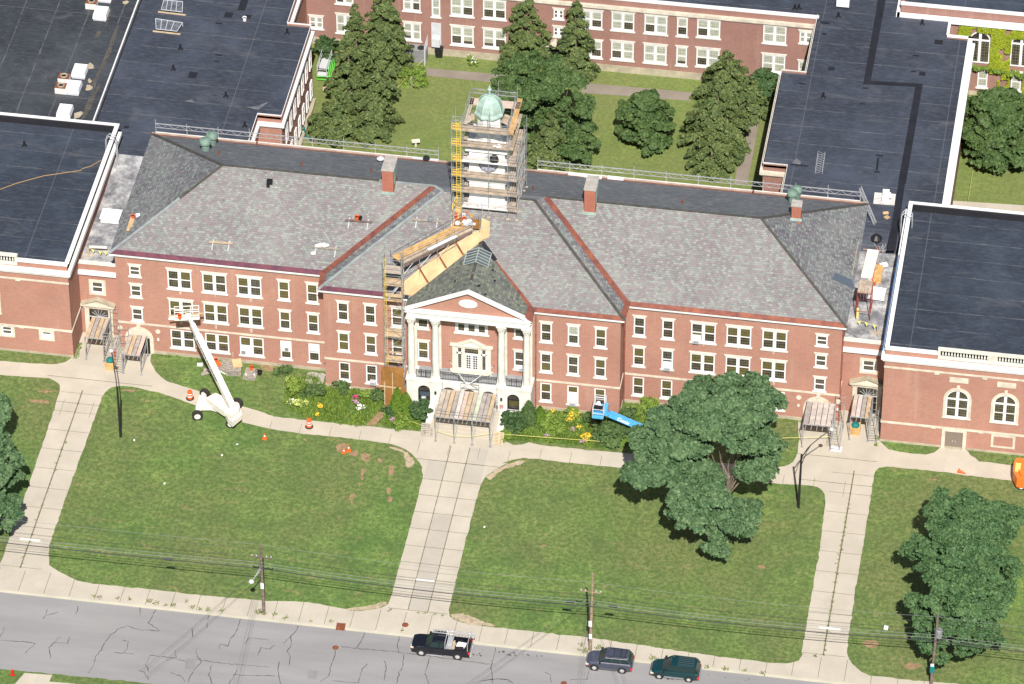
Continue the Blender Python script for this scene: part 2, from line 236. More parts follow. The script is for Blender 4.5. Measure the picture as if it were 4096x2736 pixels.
# ------------------------------------------------------------------ mesh builder
LOC = {}
def tag(o, label=None, cat=None, group=None, kind=None):
    if label: o['label'] = label
    if cat: o['category'] = cat
    if group: o['group'] = group
    if kind: o['kind'] = kind
    return o
def thing(name, label, cat, loc=(0, 0, 0), rz=0, group=None):
    o = bpy.data.objects.new(name, None); o.empty_display_size = .2; COL.objects.link(o); o.location = loc; o.rotation_euler = (0, 0, rz)
    return tag(o, label, cat, group)
class MB:
    def __init__(s): s.v = []; s.f = []; s.uv = {}; s.mi = []; s.cm = 0
    def face(s, pts, uv=None):
        b = len(s.v); s.v += [tuple(p) for p in pts]; s.f.append(tuple(range(b, b+len(pts)))); s.mi.append(s.cm)
        if uv: s.uv[len(s.f)-1] = uv
        return s
    def hexa(s, p):   # p: 8 points, bottom ring 0-3, top ring 4-7
        b = len(s.v); s.v += [tuple(q) for q in p]
        for f in ((3, 2, 1, 0), (4, 5, 6, 7), (0, 1, 5, 4), (1, 2, 6, 5), (2, 3, 7, 6), (3, 0, 4, 7)): s.f.append(tuple(b+i for i in f)); s.mi.append(s.cm)
        return s
    def box(s, x0, x1, y0, y1, z0, z1): return s.hexa([(x0, y0, z0), (x1, y0, z0), (x1, y1, z0), (x0, y1, z0), (x0, y0, z1), (x1, y0, z1), (x1, y1, z1), (x0, y1, z1)])
    def obox(s, c, d, rz=0, tilt=0):   # centre, sizes, rotation about z, then tilt about local x
        m = Matrix.Translation(c) @ Matrix.Rotation(rz, 4, 'Z') @ Matrix.Rotation(tilt, 4, 'X'); a, b, h = d[0]/2, d[1]/2, d[2]/2
        return s.hexa([m @ Vector(q) for q in ((-a, -b, -h), (a, -b, -h), (a, b, -h), (-a, b, -h), (-a, -b, h), (a, -b, h), (a, b, h), (-a, b, h))])
    def beam(s, p, q, w, h, up=(0, 0, 1)):   # rectangular bar
        p, q = Vector(p), Vector(q); d = (q-p).normalized(); sd = d.cross(Vector(up)).normalized()*w/2; u = sd.cross(d).normalized()*h/2
        return s.hexa([p-sd-u, p+sd-u, q+sd-u, q-sd-u, p-sd+u, p+sd+u, q+sd+u, q-sd+u])
    def tube(s, p, q, r, n=5, r2=None, cap=True):
        p, q = Vector(p), Vector(q); d = q-p
        if d.length < 1e-6: return s
        d.normalize(); a = d.orthogonal().normalized(); c = d.cross(a); r2 = r if r2 is None else r2; b = len(s.v)
        for o, rr in ((p, r), (q, r2)):
            for i in range(n):
                t = 2*math.pi*i/n; s.v.append(tuple(o+a*math.cos(t)*rr+c*math.sin(t)*rr))
        for i in range(n): j = (i+1) % n; s.f.append((b+i, b+j, b+n+j, b+n+i)); s.mi.append(s.cm)
        if cap: s.f.append(tuple(b+n-1-i for i in range(n))); s.f.append(tuple(b+n+i for i in range(n))); s.mi += [s.cm]*2
        return s
    def path(s, pts, r, n=5):
        for a, b in zip(pts, pts[1:]): s.tube(a, b, r, n)
        return s
    def prism(s, poly, z0, z1):
        b = len(s.v); n = len(poly); ar = sum(poly[i][0]*poly[(i+1) % n][1]-poly[(i+1) % n][0]*poly[i][1] for i in range(n))
        if ar < 0: poly = poly[::-1]
        s.v += [(x, y, z0) for x, y in poly]+[(x, y, z1) for x, y in poly]
        s.f.append(tuple(b+n-1-i for i in range(n))); s.f.append(tuple(b+n+i for i in range(n)))
        for i in range(n): j = (i+1) % n; s.f.append((b+i, b+j, b+n+j, b+n+i))
        s.mi += [s.cm]*(n+2); return s
    def yprism(s, poly, y0, y1):   # polygon in x,z extruded in y
        b = len(s.v); n = len(poly); ar = sum(poly[i][0]*poly[(i+1) % n][1]-poly[(i+1) % n][0]*poly[i][1] for i in range(n))
        if ar < 0: poly = poly[::-1]
        s.v += [(x, y0, z) for x, z in poly]+[(x, y1, z) for x, z in poly]
        s.f.append(tuple(b+i for i in range(n))); s.f.append(tuple(b+n+n-1-i for i in range(n)))
        for i in range(n): j = (i+1) % n; s.f.append((b+j, b+i, b+n+i, b+n+j))
        s.mi += [s.cm]*(n+2); return s
    def lathe(s, prof, c=(0, 0, 0), n=12, ph=0, cap=True):
        b = len(s.v); c = Vector(c)
        for r, z in prof:
            for i in range(n): t = 2*math.pi*i/n+ph; s.v.append((c.x+r*math.cos(t), c.y+r*math.sin(t), c.z+z))
        for k in range(len(prof)-1):
            for i in range(n): j = (i+1) % n; s.f.append((b+k*n+i, b+k*n+j, b+(k+1)*n+j, b+(k+1)*n+i)); s.mi.append(s.cm)
        if cap:
            e = b+(len(prof)-1)*n; s.f.append(tuple(b+n-1-i for i in range(n))); s.f.append(tuple(e+i for i in range(n))); s.mi += [s.cm]*2
        return s
    def sheet(s, poly, z):
        n = len(poly); ar = sum(poly[i][0]*poly[(i+1) % n][1]-poly[(i+1) % n][0]*poly[i][1] for i in range(n))
        if ar < 0: poly = poly[::-1]
        return s.face([(x, y, z) for x, y in poly])
    def strip(s, pts, w, z):   # thin ribbon following a polyline on a level surface
        pts = [Vector((p[0], p[1], 0)) for p in pts]
        for a, b in zip(pts, pts[1:]):
            d = b-a
            if d.length < 1e-4: continue
            d.normalize(); o = Vector((-d.y, d.x, 0))*w/2; e = d*w*.3; s.face([(q.x, q.y, z) for q in (a-e-o, b+e-o, b+e+o, a-e+o)])
        return s
    def build(s, name, m, parent=None, smooth=False, off=None, uvname=None):
        me = bpy.data.meshes.new(name)
        vs = s.v
        if parent is not None and off is None: off = parent.location
        if off is not None: vs = [(x-off[0], y-off[1], z-off[2]) for x, y, z in vs]
        me.from_pydata(vs, [], s.f)
        ms = m if isinstance(m, (list, tuple)) else [m]
        for q in ms: me.materials.append(q if not isinstance(q, str) else M[q])
        if len(ms) > 1: me.polygons.foreach_set('material_index', s.mi)
        if s.uv:
            l = me.uv_layers.new(name='UVMap')
            for fi, uv in s.uv.items():
                for li, q in zip(me.polygons[fi].loop_indices, uv): l.data[li].uv = q
        if smooth: me.polygons.foreach_set('use_smooth', [True]*len(me.polygons))
        o = bpy.data.objects.new(name, me); COL.objects.link(o)
        if parent is not None: o.parent = parent
        return o
def build_by(mb, key, name, m, parent):   # one object for each separate run of a trim
    par = list(range(len(mb.v)))
    def fd_(a):
        while par[a] != a: par[a] = par[par[a]]; a = par[a]
        return a
    for f in mb.f:
        for q in f[1:]: par[fd_(q)] = fd_(f[0])
    cen = {}
    for i, v in enumerate(mb.v): cen.setdefault(fd_(i), []).append(v)
    ks_ = {r: key(*[sum(c)/len(c) for c in zip(*vs)]) for r, vs in cen.items()}; out = []
    for k in sorted(set(ks_.values())):
        n = MB(); mp = {}
        for f in mb.f:
            if ks_[fd_(f[0])] == k:
                for q in f:
                    if q not in mp: mp[q] = len(n.v); n.v.append(mb.v[q])
                n.f.append(tuple(mp[q] for q in f)); n.mi.append(0)
        out.append(n.build(name, m, parent))
    return out
def child_copy(o, parent, loc=None):
    c = o.copy(); COL.objects.link(c); c.parent = parent
    if loc is not None: c.location = loc
    for g in o.children: child_copy(g, c)
    return c
def dup(root, loc, rz=0, label=None, group=None, sc=None):
    r = root.copy(); COL.objects.link(r); r.location = loc; r.rotation_euler = (0, 0, rz)
    if label: r['label'] = label
    if group: r['group'] = group
    if sc: r.scale = (sc, sc, sc)
    for ch in root.children: child_copy(ch, r)
    return r
def slope(mb, pts, u0, udir, vdir):   # roof plane with slate uv in metres
    u0 = Vector(u0); ud = Vector(udir).normalized(); vd = Vector(vdir).normalized(); mb.face(pts, [((Vector(p)-u0).dot(ud)+200, (Vector(p)-u0).dot(vd)+50) for p in pts])
# ================================================================== THE SETTING
def struct(name, mb, m, parent=None, **k):
    o = mb.build(name, m, parent, **k)
    if parent is None: o['kind'] = 'structure'
    return o
def jitter(poly, step=.5, amp=.06, seed=1):   # ragged grass edge: subdivide and wobble
    r = random.Random(seed); out = []
    for i in range(len(poly)):
        a, b = Vector(poly[i]), Vector(poly[(i+1) % len(poly)]); L = (b-a).length; n = max(1, int(L/step))
        if L > 60: n = 1
        for k in range(n):
            p = a.lerp(b, k/n); out.append((p.x+r.gauss(0, amp), p.y+r.gauss(0, amp)))
    return out
def smooth_poly(poly, it=1):
    for _ in range(it):
        o = []
        for i in range(len(poly)):
            a, b = Vector(poly[i]), Vector(poly[(i+1) % len(poly)])
            o += [tuple(a.lerp(b, .25)), tuple(a.lerp(b, .75))]
        poly = o
    return poly
struct('ground', MB().sheet([(-1500, -1500), (1500, -1500), (1500, 1500), (-1500, 1500)], -.30), 'grass')
YK = -38.0
struct('road', MB().sheet([(-300, -56.2), (300, -58.2), (300, YK-.5), (-300, YK+.05)], -.13), 'asphalt')
# kerb with a real face, campus pavement behind it
struct('kerb', MB().prism([(-300, YK-.02), (300, YK-.55), (300, YK-.35), (-300, YK+.18)], -.2, .012), 'kerb')
struct('pavement', MB().prism([(-300, YK+.19), (300, YK-.34), (300, 24), (-300, 24)], -.2, 0), 'conc')
ZL = .05
def snap(pts):
    o = []
    for x, y in pts:
        for t in (-42.0, -37.8, -2.93, 2.93, 37.8, 42.0):
            if abs(x-t) < .5 and -34 < y < -16.5: x = t
        if abs(y+34.95) < .5 and abs(x) > 4: y = -34.95
        o.append((x, y))
    return o
def lawn(pts, seed, m='grass', name='lawn', z=ZL, sm=1, amp=.035):
    pts = snap(pts); return struct(name, MB().prism(jitter(smooth_poly(pts, sm) if sm else pts, .5, amp, seed), -.15, z), m)
E_ = lambda *x: x
L1 = G(4, 1, [(375, 528), (560, 620), (690, 700), (1150, 745), (1610, 797), (2240, 858)])+G(4, 2, [(500, 892), (850, 938), (960, 948), (1170, 908), (1200, 825), (1245, 660), (1285, 520), (1345, 290), (1400, 92)])+G(3, 2, [(1405, 1480), (1465, 1290), (1478, 1130), (1440, 1050), (1350, 968), (1240, 918), (1100, 893), (740, 853), (300, 808), (0, 745)])+G(3, 1, [(2070, 725), (1860, 652), (1640, 572), (1400, 484), (1150, 424), (1020, 413), (930, 432), (878, 490), (850, 570), (745, 868), (640, 1180), (560, 1385)])
lawn(L1, 3)
L0 = G(3, 1, [(0, 325), (330, 343), (450, 360), (508, 398), (515, 440), (485, 540), (390, 830), (330, 1000), (250, 1260), (150, 1540)])+G(4, 1, [(80, 325), (35, 430), (8, 540)])+[(-42.5, -34.2), (-80, -34.3), (-80, -6.5)]
lawn(L0, 4)
L2 = G(4, 2, [(1690, 972), (1760, 1030), (1980, 1075), (2340, 1110)])+G(4, 3, [(400, 1135), (785, 1172), (1250, 1245), (1900, 1338), (2340, 1388)])+G(4, 4, [(330, 1398), (435, 1358), (470, 1230), (500, 1000), (550, 660), (605, 350), (645, 0)])+G(3, 4, [(630, 1500), (648, 1400), (632, 1330), (590, 1285), (500, 1262), (180, 1247)])+G(3, 3, [(2150, 1225), (1030, 1115), (700, 1082), (500, 1062), (230, 1030), (130, 1040), (0, 1082)])+G(3, 2, [(2230, 1060), (2120, 1110), (2030, 1165), (1985, 1225), (1950, 1360), (1900, 1510)])+G(4, 2, [(1900, 80), (1815, 440), (1725, 820)])
lawn(L2, 5)
L3 = G(3, 4, [(1035, 1330), (1055, 1190), (1085, 1125), (1140, 1104), (1230, 1108), (1600, 1145), (2220, 1225), (2338, 1240)])+[(85, -9.9), (85, -34.7)]+G(4, 4, [(1500, 1548), (1100, 1502), (985, 1492), (820, 1395), (850, 1150), (890, 830), (960, 360), (1020, 60)])
lawn(L3, 6)
# garden beds against the building
BL = G(3, 1, [(1290, 150), (1285, 200), (1325, 290), (1410, 365), (1600, 428), (1700, 462), (2080, 588), (2330, 668)])+G(3, 2, [(200, 672), (550, 712), (800, 740), (1000, 755), (1200, 780), (1462, 800)])+[(-4.1, -7.6), (-4.1, -5.0), (-5.5, -3), (-14, -1.5), (-15, .5), (-33.6, .5)]
lawn(BL, 7, sm=0)
BR = [(4.1, -3), (4.1, -7.7)]+G(3, 3, [(30, 885), (110, 918), (190, 915), (250, 897), (400, 925), (700, 955), (960, 978)])+G(3, 4, [(200, 1108), (300, 1100), (370, 1062), (408, 985), (418, 870), (405, 700)])+[(33.6, .5), (16, .5), (14, -1.5)]
lawn(BR, 8, sm=0)
lawn(G(3, 1, [(0, 200), (300, 221), (480, 229), (555, 210), (612, 172)])+[(-42.6, -1.6), (-80, -1.6), (-80, -4)], 9, sm=0)
lawn(G(3, 4, [(1112, 885), (1180, 950), (1300, 982), (1500, 998), (1575, 978), (1622, 938)])+[(47.9, -1.7), (42.1, -1.7)], 10, sm=0)
lawn(G(3, 4, [(1840, 950), (1885, 1005), (1960, 1056), (2245, 1090), (2338, 1098)])+[(80, -4.3), (80, -1.7), (50.8, -1.7)], 11, sm=0)
# weedy flower ground between the shrubs
WL = G(3, 2, [(330, 420), (300, 520), (330, 620), (520, 700), (800, 738), (1000, 750), (1080, 640), (1150, 560), (1130, 440), (900, 430), (640, 410), (500, 330)])
lawn(WL, 12, 'weeds', 'flower_bed', .09, 1, .12)
lawn(G(3, 2, [(1150, 600), (1100, 700), (1110, 752), (1250, 778), (1455, 790), (1500, 720), (1540, 620), (1300, 520)]), 13, 'weeds', 'flower_bed', .09, 1, .12)
lawn([(4.4, -4.0), (4.4, -7.5)]+G(3, 3, [(60, 870), (200, 890), (380, 890), (700, 935), (930, 955)])+G(3, 3, [(1350, 900), (1450, 620), (1030, 600), (980, 690), (280, 640)]), 14, 'weeds', 'flower_bed', .09, 0, .12)
# soil and gravel patches, worn arcs in the lawn
def patch(pts, m, seed, name='soil_patch', z=ZL+.006, amp=.07): return struct(name, MB().sheet(jitter(smooth_poly(pts, 1), .22, amp, seed), z), m)
patch(G(3, 2, [(1140, 590), (1110, 640), (1050, 680), (1000, 700), (985, 755), (1060, 760), (1110, 720), (1150, 650), (1210, 600), (1200, 575)]), 'soil', 21, z=.10)
for k, p in enumerate([[(745, 915), (790, 902), (835, 915), (815, 950), (800, 985), (740, 975), (735, 950)], [(870, 975), (925, 962), (918, 1020), (880, 1012), (835, 1012)], [(940, 992), (1028, 995), (1010, 1030), (1025, 1058), (960, 1055), (945, 1030)], [(1090, 1040), (1110, 1025), (1145, 1070), (1090, 1070)], [(955, 1125), (992, 1122), (985, 1150), (965, 1175), (975, 1200), (960, 1225), (945, 1215), (950, 1170)], [(1180, 1095), (1235, 1095), (1230, 1175), (1180, 1180)], [(1165, 1290), (1205, 1285), (1200, 1340), (1170, 1340)], [(1170, 1360), (1220, 1355), (1215, 1410), (1175, 1410)], [(860, 1335), (905, 1330), (895, 1370), (850, 1385)], [(850, 1400), (885, 1405), (870, 1435)], [(900, 1245), (960, 1250), (940, 1268)], [(1075, 1185), (1095, 1178), (1090, 1225)], [(440, 870), (490, 872), (480, 888)]]): patch(G(3, 2, p), 'soil', 30+k, amp=.05)
patch(G(3, 2, [(1160, 925), (1260, 945), (1340, 990), (1400, 1040), (1410, 1080), (1370, 1112), (1325, 1100), (1335, 1040), (1310, 985), (1230, 960)]), 'sand', 50)
patch(G(3, 2, [(2340, 1045), (2180, 1085), (2070, 1150), (2010, 1210), (2060, 1215), (2120, 1150), (2200, 1110), (2345, 1070)]), 'sand', 51)
patch(G(4, 2, [(850, 915), (1040, 905), (1170, 850), (1165, 905), (960, 950), (830, 940)]), 'sand', 52)
patch(G(4, 2, [(1690, 985), (1800, 960), (2000, 1040), (2130, 1085), (1900, 1068), (1780, 1042)]), 'sand', 53)
for k, (t, p) in enumerate([((4, 3), [(320, 400), (400, 375), (420, 385), (350, 412)]), ((4, 4), [(65, 562), (120, 560), (115, 590), (70, 590)]), ((3, 4), [(1490, 1235), (1560, 1200), (1630, 1195), (1560, 1222)]), ((3, 1), [(240, 535), (300, 530), (440, 548), (400, 565), (260, 555)]), ((3, 1), [(300, 455), (500, 458), (490, 470), (320, 468)]), ((3, 1), [(1040, 445), (1200, 450), (1180, 465), (1060, 462)]), ((4, 4), [(960, 1210), (1100, 1200), (1090, 1260), (980, 1250)]), ((4, 4), [(1290, 1395), (1470, 1400), (1450, 1440), (1330, 1450)])]): patch(G(*t, p), 'soil', 70+k, amp=.09)
patch(G(3, 2, [(470, 310), (640, 300), (638, 400), (520, 410), (450, 385)]), 'gravel', 60, 'gravel_patch', .10)
patch(G(3, 3, [(365, 640), (425, 650), (430, 720), (395, 725)]), 'gravel', 61, 'gravel_patch', .10)
patch(G(3, 3, [(1060, 595), (1190, 600), (1170, 655), (1090, 645)]), 'gravel', 62, 'gravel_patch', .10)
patch(G(3, 1, [(2200, 235), (2340, 245), (2345, 300), (2230, 280)])+G(3, 2, [(40, 300), (120, 270), (60, 240)]), 'soil', 63, z=.075)
# courtyard
struct('courtyard', MB().prism([(-28.6, 20), (28.6, 20), (28.6, 56.4), (-28.6, 56.4)], -.2, .0), 'grass_c')
cp = MB(); cp.sheet(G(1, 2, [(1350, 568), (2190, 640), (2190, 716), (1480, 642)]), .012); cp.sheet(G(1, 3, [(690, 705), (1630, 788), (1640, 862), (700, 792)]), .012)
cp.sheet(G(1, 3, [(2230, 925), (2190, 1160), (2110, 1568), (2000, 1568), (2100, 1000), (2150, 930)]), .012); cp.sheet([(-27, 20.5), (27, 20.5), (27, 22.6), (-27, 22.6)], .012)
struct('courtyard_path', cp, 'conc_old')
# right lawn beyond the hall and the far pavement
struct('side_lawn', MB().prism([(45.5, 22.5), (120, 22.5), (120, 58.4), (45.5, 58.4)], -.2, .02), 'grass_c')
struct('side_path', MB().sheet(G(2, 4, [(1710, 262), (2338, 303), (2338, 372), (1400, 310), (1660, 300)])+[], .03), 'conc')
# slab joints (traced), pavement joints (regular)
J = MB()
def jl(i, j, pts, w=.07, z=.006): J.strip(G(i, j, pts), w, z)
XC = [(-2.92, 0), (-.95, 0), (.97, 0), (2.92, 0)]
for x in (-.97, .98): J.strip([(x, -9.6), (x, -34.6)], .085, .006)
for k, y in enumerate((-12.1, -15.05, -17.5, -20.1, -22.6, -25.2, -27.7, -30.3, -32.5, -34.6)): J.strip([(-2.95, y), (2.95, y+.02)], .06, .006)
for s in (-1, 1):
    for y in np.arange(-34.5, -5, 3.0): J.strip([(s*39.9-2.15, y), (s*39.9+2.15, y)], .05, .006)
    J.strip([(s*39.9, -7), (s*39.9, -34.6)], .13, .006)
for x in np.arange(-75, 95, 2.55): J.strip([(x, -37.9), (x, -34.9)], .05, .006)
for x in np.arange(-60, 100, 3.1): J.strip([(x, -8.7-.0 if abs(x) > 6 else -9.4), (x, -11.1)], .04, .006)
J.strip([(-44, -5.2), (-33, -5.2)], .07, .006); J.strip([(34, -5.2), (42, -5.2)], .07, .006); J.strip([(-6, -12.1), (6, -12.1)], .06, .006); J.strip([(-44, -9.1), (-35, -9.1)], .07, .006); J.strip([(34.5, -9.1), (44, -9.1)], .07, .006)
struct('pavement_joint', J, 'joint')
# cast panels of newer concrete in the centre walk
NP = MB(); NP.sheet([(-.92, -34.5), (.93, -34.5), (.93, -20.2), (-.92, -20.2)], .004); NP.sheet([(-2.9, -15.0), (-1.0, -15.0), (-1.0, -12.2), (-2.9, -12.2)], .004); NP.sheet([(1.0, -15.0), (2.9, -15.0), (2.9, -9.6), (1.0, -9.6)], .004)
struct('pavement_panel', NP, _conc('new_concrete', (.425, .385, .325), .1))
# white bars at the ends of the walks
for k, (i, j, p) in enumerate([(4, 1, [(170, 330), (345, 349)]), (4, 2, [(1418, 677), (1575, 692)]), (4, 4, [(590, 1085), (770, 1107)])]):
    a, b = G(i, j, p); o = MB().beam((a[0], a[1], .07), (b[0], b[1], .07), .13, .1).build('walk_barrier', 'white'); tag(o, ['white bar lying across the left concrete walk near the street', 'white bar across the wide central walk near the street', 'long white bar across the right concrete walk near the street'][k], 'barrier', 'white bars across the walks')
# road cracks
K = MB()
def ck(i, j, pts, w=.09):
    P_ = [Vector(p) for p in G(i, j, pts, -.13)]; o = []
    for a, b in zip(P_, P_[1:]):
        n = max(1, int((b-a).length/.3))
        for k in range(n): c = a.lerp(b, k/n); o.append((c.x+random.gauss(0, .035), c.y+random.gauss(0, .035)))
    o.append(tuple(P_[-1]))
    for a, b in zip(o, o[1:]): K.strip([a, b], w*random.uniform(.45, 1.25), -.124)
for p in [[(1335, 925), (1300, 985), (1268, 1050), (1340, 1090), (1358, 1115), (1300, 1112), (1190, 1106), (1085, 1072), (1010, 1100), (930, 1165), (890, 1220), (865, 1275), (820, 1330), (800, 1400), (752, 1475)], [(1195, 915), (1195, 980)], [(40, 1085), (0, 1170)], [(0, 1197), (150, 1203), (300, 1218), (215, 1305)], [(520, 1160), (460, 1215), (420, 1255), (430, 1345)], [(460, 1215), (575, 1218), (595, 1165)], [(410, 930), (395, 975), (370, 1010)], [(490, 955), (400, 985)], [(665, 905), (665, 945), (645, 968)], [(1050, 1192), (1102, 1208), (1085, 1265), (1060, 1303)], [(975, 1298), (1140, 1312)], [(1280, 1325), (1480, 1345), (1590, 1378)], [(1410, 1370), (1500, 1340), (1500, 1280)], [(1670, 1355), (1850, 1385), (2060, 1405), (2290, 1425)], [(1675, 1265), (1685, 1340), (1720, 1375), (1660, 1445), (1615, 1510), (1610, 1552)], [(2052, 1010), (2030, 1090), (2010, 1140), (1970, 1175), (1945, 1245), (1880, 1225), (1872, 1270)], [(1785, 975), (1765, 1090)], [(1640, 1090), (1645, 1165)], [(1460, 1475), (1545, 1500), (1580, 1545)], [(1990, 1490), (2347, 1500)], [(2020, 1450), (1985, 1520), (1955, 1566)], [(1805, 1410), (1785, 1490), (1812, 1566)], [(2090, 1230), (2125, 1172), (2290, 1190)], [(2340, 1240), (2300, 1270), (2225, 1258), (2200, 1325)], [(1175, 1450), (1230, 1470), (1265, 1530)], [(1275, 1340), (1245, 1400), (1265, 1460)]]: ck(4, 1, p, .075)
for p in [[(412, 1065), (390, 1120), (350, 1160), (285, 1222)], [(350, 1160), (350, 1240), (315, 1290), (345, 1330), (335, 1410)], [(725, 1275), (728, 1320), (690, 1410), (670, 1500), (600, 1550)], [(775, 1250), (1200, 1290), (1500, 1325), (1800, 1368), (2060, 1400)], [(980, 1130), (950, 1200), (912, 1258)], [(1275, 1160), (1255, 1220), (1268, 1300)], [(1312, 1315), (1300, 1430), (1272, 1470), (1250, 1566)], [(1540, 1320), (1495, 1480), (1525, 1566)], [(2100, 1260), (2058, 1430), (2072, 1566)], [(1150, 1368), (1160, 1430), (1145, 1540)], [(1000, 1398), (955, 1440), (925, 1560), (705, 1538)], [(2072, 1525), (1900, 1560)], [(2000, 1530), (2200, 1528), (2240, 1560)], [(245, 1380), (240, 1450), (260, 1566)]]: ck(4, 2, p, .075)
for p in [[(768, 1425), (740, 1530)], [(0, 1527), (70, 1535), (80, 1560)], [(380, 1468), (430, 1490), (440, 1560)], [(600, 1530), (760, 1525)]]: ck(4, 3, p, .06)
tag(K.build('road_crack', 'crack'), kind='structure')
RS = MB()
for k in range(60):
    i, j, a, b = random.choice([(4, 2, random.uniform(1900, 2340), random.uniform(1260, 1330)), (4, 3, random.uniform(30, 420), random.uniform(1290, 1330)), (4, 3, random.uniform(1720, 2200), random.uniform(1480, 1566)), (4, 3, random.uniform(1420, 1600), random.uniform(1510, 1530))])
    x, y = G(i, j, [(a, b)], -.13)[0]; r = random.uniform(.03, .17)
    if y < YK-.8: RS.sheet([(x+r*math.cos(t)*random.uniform(.6, 1.3), y+r*math.sin(t)*random.uniform(.6, 1.2)) for t in np.arange(0, 6.2, .7)], -.1225+k*.0001)
tag(RS.build('oil_spot', 'crack'), kind='structure')
RP = MB(); RP.sheet(G(4, 1, [(1590, 1350), (1670, 1358), (1660, 1445), (1575, 1440)], -.13), -.121); RP.sheet(G(4, 2, [(500, 1450), (580, 1458), (565, 1530), (490, 1520)], -.13), -.121)
struct('road_patch', RP, _conc('road_patch', (.25, .24, .235), .15))
# far side of the street
va, vb = [Vector(q) for q in G(4, 1, [(0, 1442), (1260, 1566)], -.13)]; vd_ = (vb-va).normalized()
struct('verge', MB().prism(jitter([tuple(va-vd_*58), tuple(va), tuple(vb), tuple(vb+vd_*58), tuple(vb+vd_*400), (400, -400), (-400, -400), tuple(va-vd_*400)], .5, .05, 5), -.29, -.05), 'grass')
struct('verge_path', MB().prism(G(4, 1, [(210, 1475), (445, 1492), (420, 1548), (650, 1566), (100, 1580), (130, 1566), (160, 1530)], -.05), -.1, -.035), 'conc')
o = MB().lathe([(.16, 0), (.16, .3), (.13, .34), (.13, .55), (.15, .57), (.10, .68), (.02, .72)], tuple(gz(T(4, 1, 107, 1492), -.05)), 10)
for s in (-1, 1): o.tube(gz(T(4, 1, 107, 1492), .35), gz(T(4, 1, 107, 1492), .35)+Vector((s*.24, 0, 0)), .06, 8)
tag(o.build('fire_hydrant', mat('hydrant_red', (.6, .015, .01), .4)), 'small red fire hydrant on the grass verge by the street', 'hydrant')
# manholes, drain
for k, (i, j, a, b, r, mt, lb) in enumerate([(4, 2, 1325, 1063, .33, 'rust', 'round rusty manhole cover set in the pale sidewalk'), (4, 2, 730, 1257, .31, 'rust', 'round grated manhole cover in the road left of the pickup'), (4, 3, 545, 1562, .30, 'rust', 'round manhole cover in the road below the silver car')]):
    z = 0 if k == 0 else -.13; c = gz(T(i, j, a, b), z); mb = MB().lathe([(r, .0), (r, .014), (r*.9, .014), (r*.88, .006), (0.01, .008)], tuple(c), 20)
    for q in range(5): mb.box(c.x-r*.6, c.x+r*.6, c.y-r*.6+q*r*.3-.012, c.y-r*.6+q*r*.3+.012, c.z+.006, c.z+.016)
    tag(mb.build('manhole_cover', mt), lb, 'manhole')
q = G(4, 2, [(742, 1046), (818, 1052), (808, 1105), (732, 1098)], 0); mb = MB().prism(q, -.12, .02); c = gz(T(4, 2, 778, 1076), 0)
for k in range(6): mb.box(c.x-.3, c.x+.3, c.y-.3+k*.1, c.y-.26+k*.1, .02, .04)
tag(mb.build('storm_drain', 'rust'), 'rusty square storm drain grate at the kerb', 'drain')
# weeds along the kerb
def tufts(name, spots, m, n=40, r=.35, h=.3, seed=1):
    g = np.random.default_rng(seed); V = []; F = []
    for (x, y, z, k) in spots:
        for _ in range(int(n*k)):
            a = g.uniform(0, 6.28); d = r*k*math.sqrt(g.uniform()); px, py = x+d*math.cos(a), y+d*math.sin(a); hh = h*k*g.uniform(.4, 1); t = g.uniform(0, 6.28); w = .05; ox, oy = math.cos(t)*w, math.sin(t)*w; lx, ly = g.normal(0, .12, 2)
            b = len(V); V += [(px-ox, py-oy, z), (px+ox, py+oy, z), (px+lx+ox*.4, py+ly+oy*.4, z+hh), (px+lx-ox*.4, py+ly-oy*.4, z+hh)]; F.append((b, b+1, b+2, b+3))
    me = bpy.data.meshes.new(name); me.from_pydata(V, [], F); me.materials.append(M[m]); o = bpy.data.objects.new(name, me); COL.objects.link(o); return o
sp = [(*G(4, 1, [(a, b)])[0], 0, k) for a, b, k in [(1000, 835, 1), (1110, 845, 1), (1275, 860, 1), (1330, 880, 1.2), (1420, 890, .8), (1480, 895, .8), (1590, 860, .7), (1640, 915, .9), (1710, 930, 1), (1780, 935, .8), (1890, 945, .7), (800, 820, .7), (850, 830, .8), (2210, 960, 1.2), (2260, 975, 1.1)]]
sp += [(*G(4, 2, [(a, b)])[0], 0, k) for a, b, k in [(210, 975, 1), (85, 950, 1.3), (300, 1005, .8), (520, 1030, .7), (690, 1035, .7), (1300, 1110, .6)]]
sp += [(*G(4, 3, [(a, b)])[0], 0, k) for a, b, k in [(690, 1230, 1.1), (740, 1290, 1.5), (840, 1265, 1.2), (670, 1275, .9), (1305, 1350, 1.1), (1340, 1365, 1), (1770, 1425, .8), (1925, 1440, 1), (2085, 1455, 1.1), (2250, 1475, .8)]]
sp += [(-39.9+random.gauss(0, .05), y, 0, .35) for y in np.arange(-34, -14, 1.1)]+[(39.9+random.gauss(0, .06), y, 0, .45) for y in np.arange(-34.5, -12, .7)]+[(random.uniform(-30, 45), -34.9+random.gauss(0, .08), 0, .4) for _ in range(60)]
tag(tufts('kerb_weeds', [(x, y, z, k*random.uniform(.4, 1.05)) for x, y, z, k in sp], 'leaf_k', 30, .33, .22), kind='stuff')
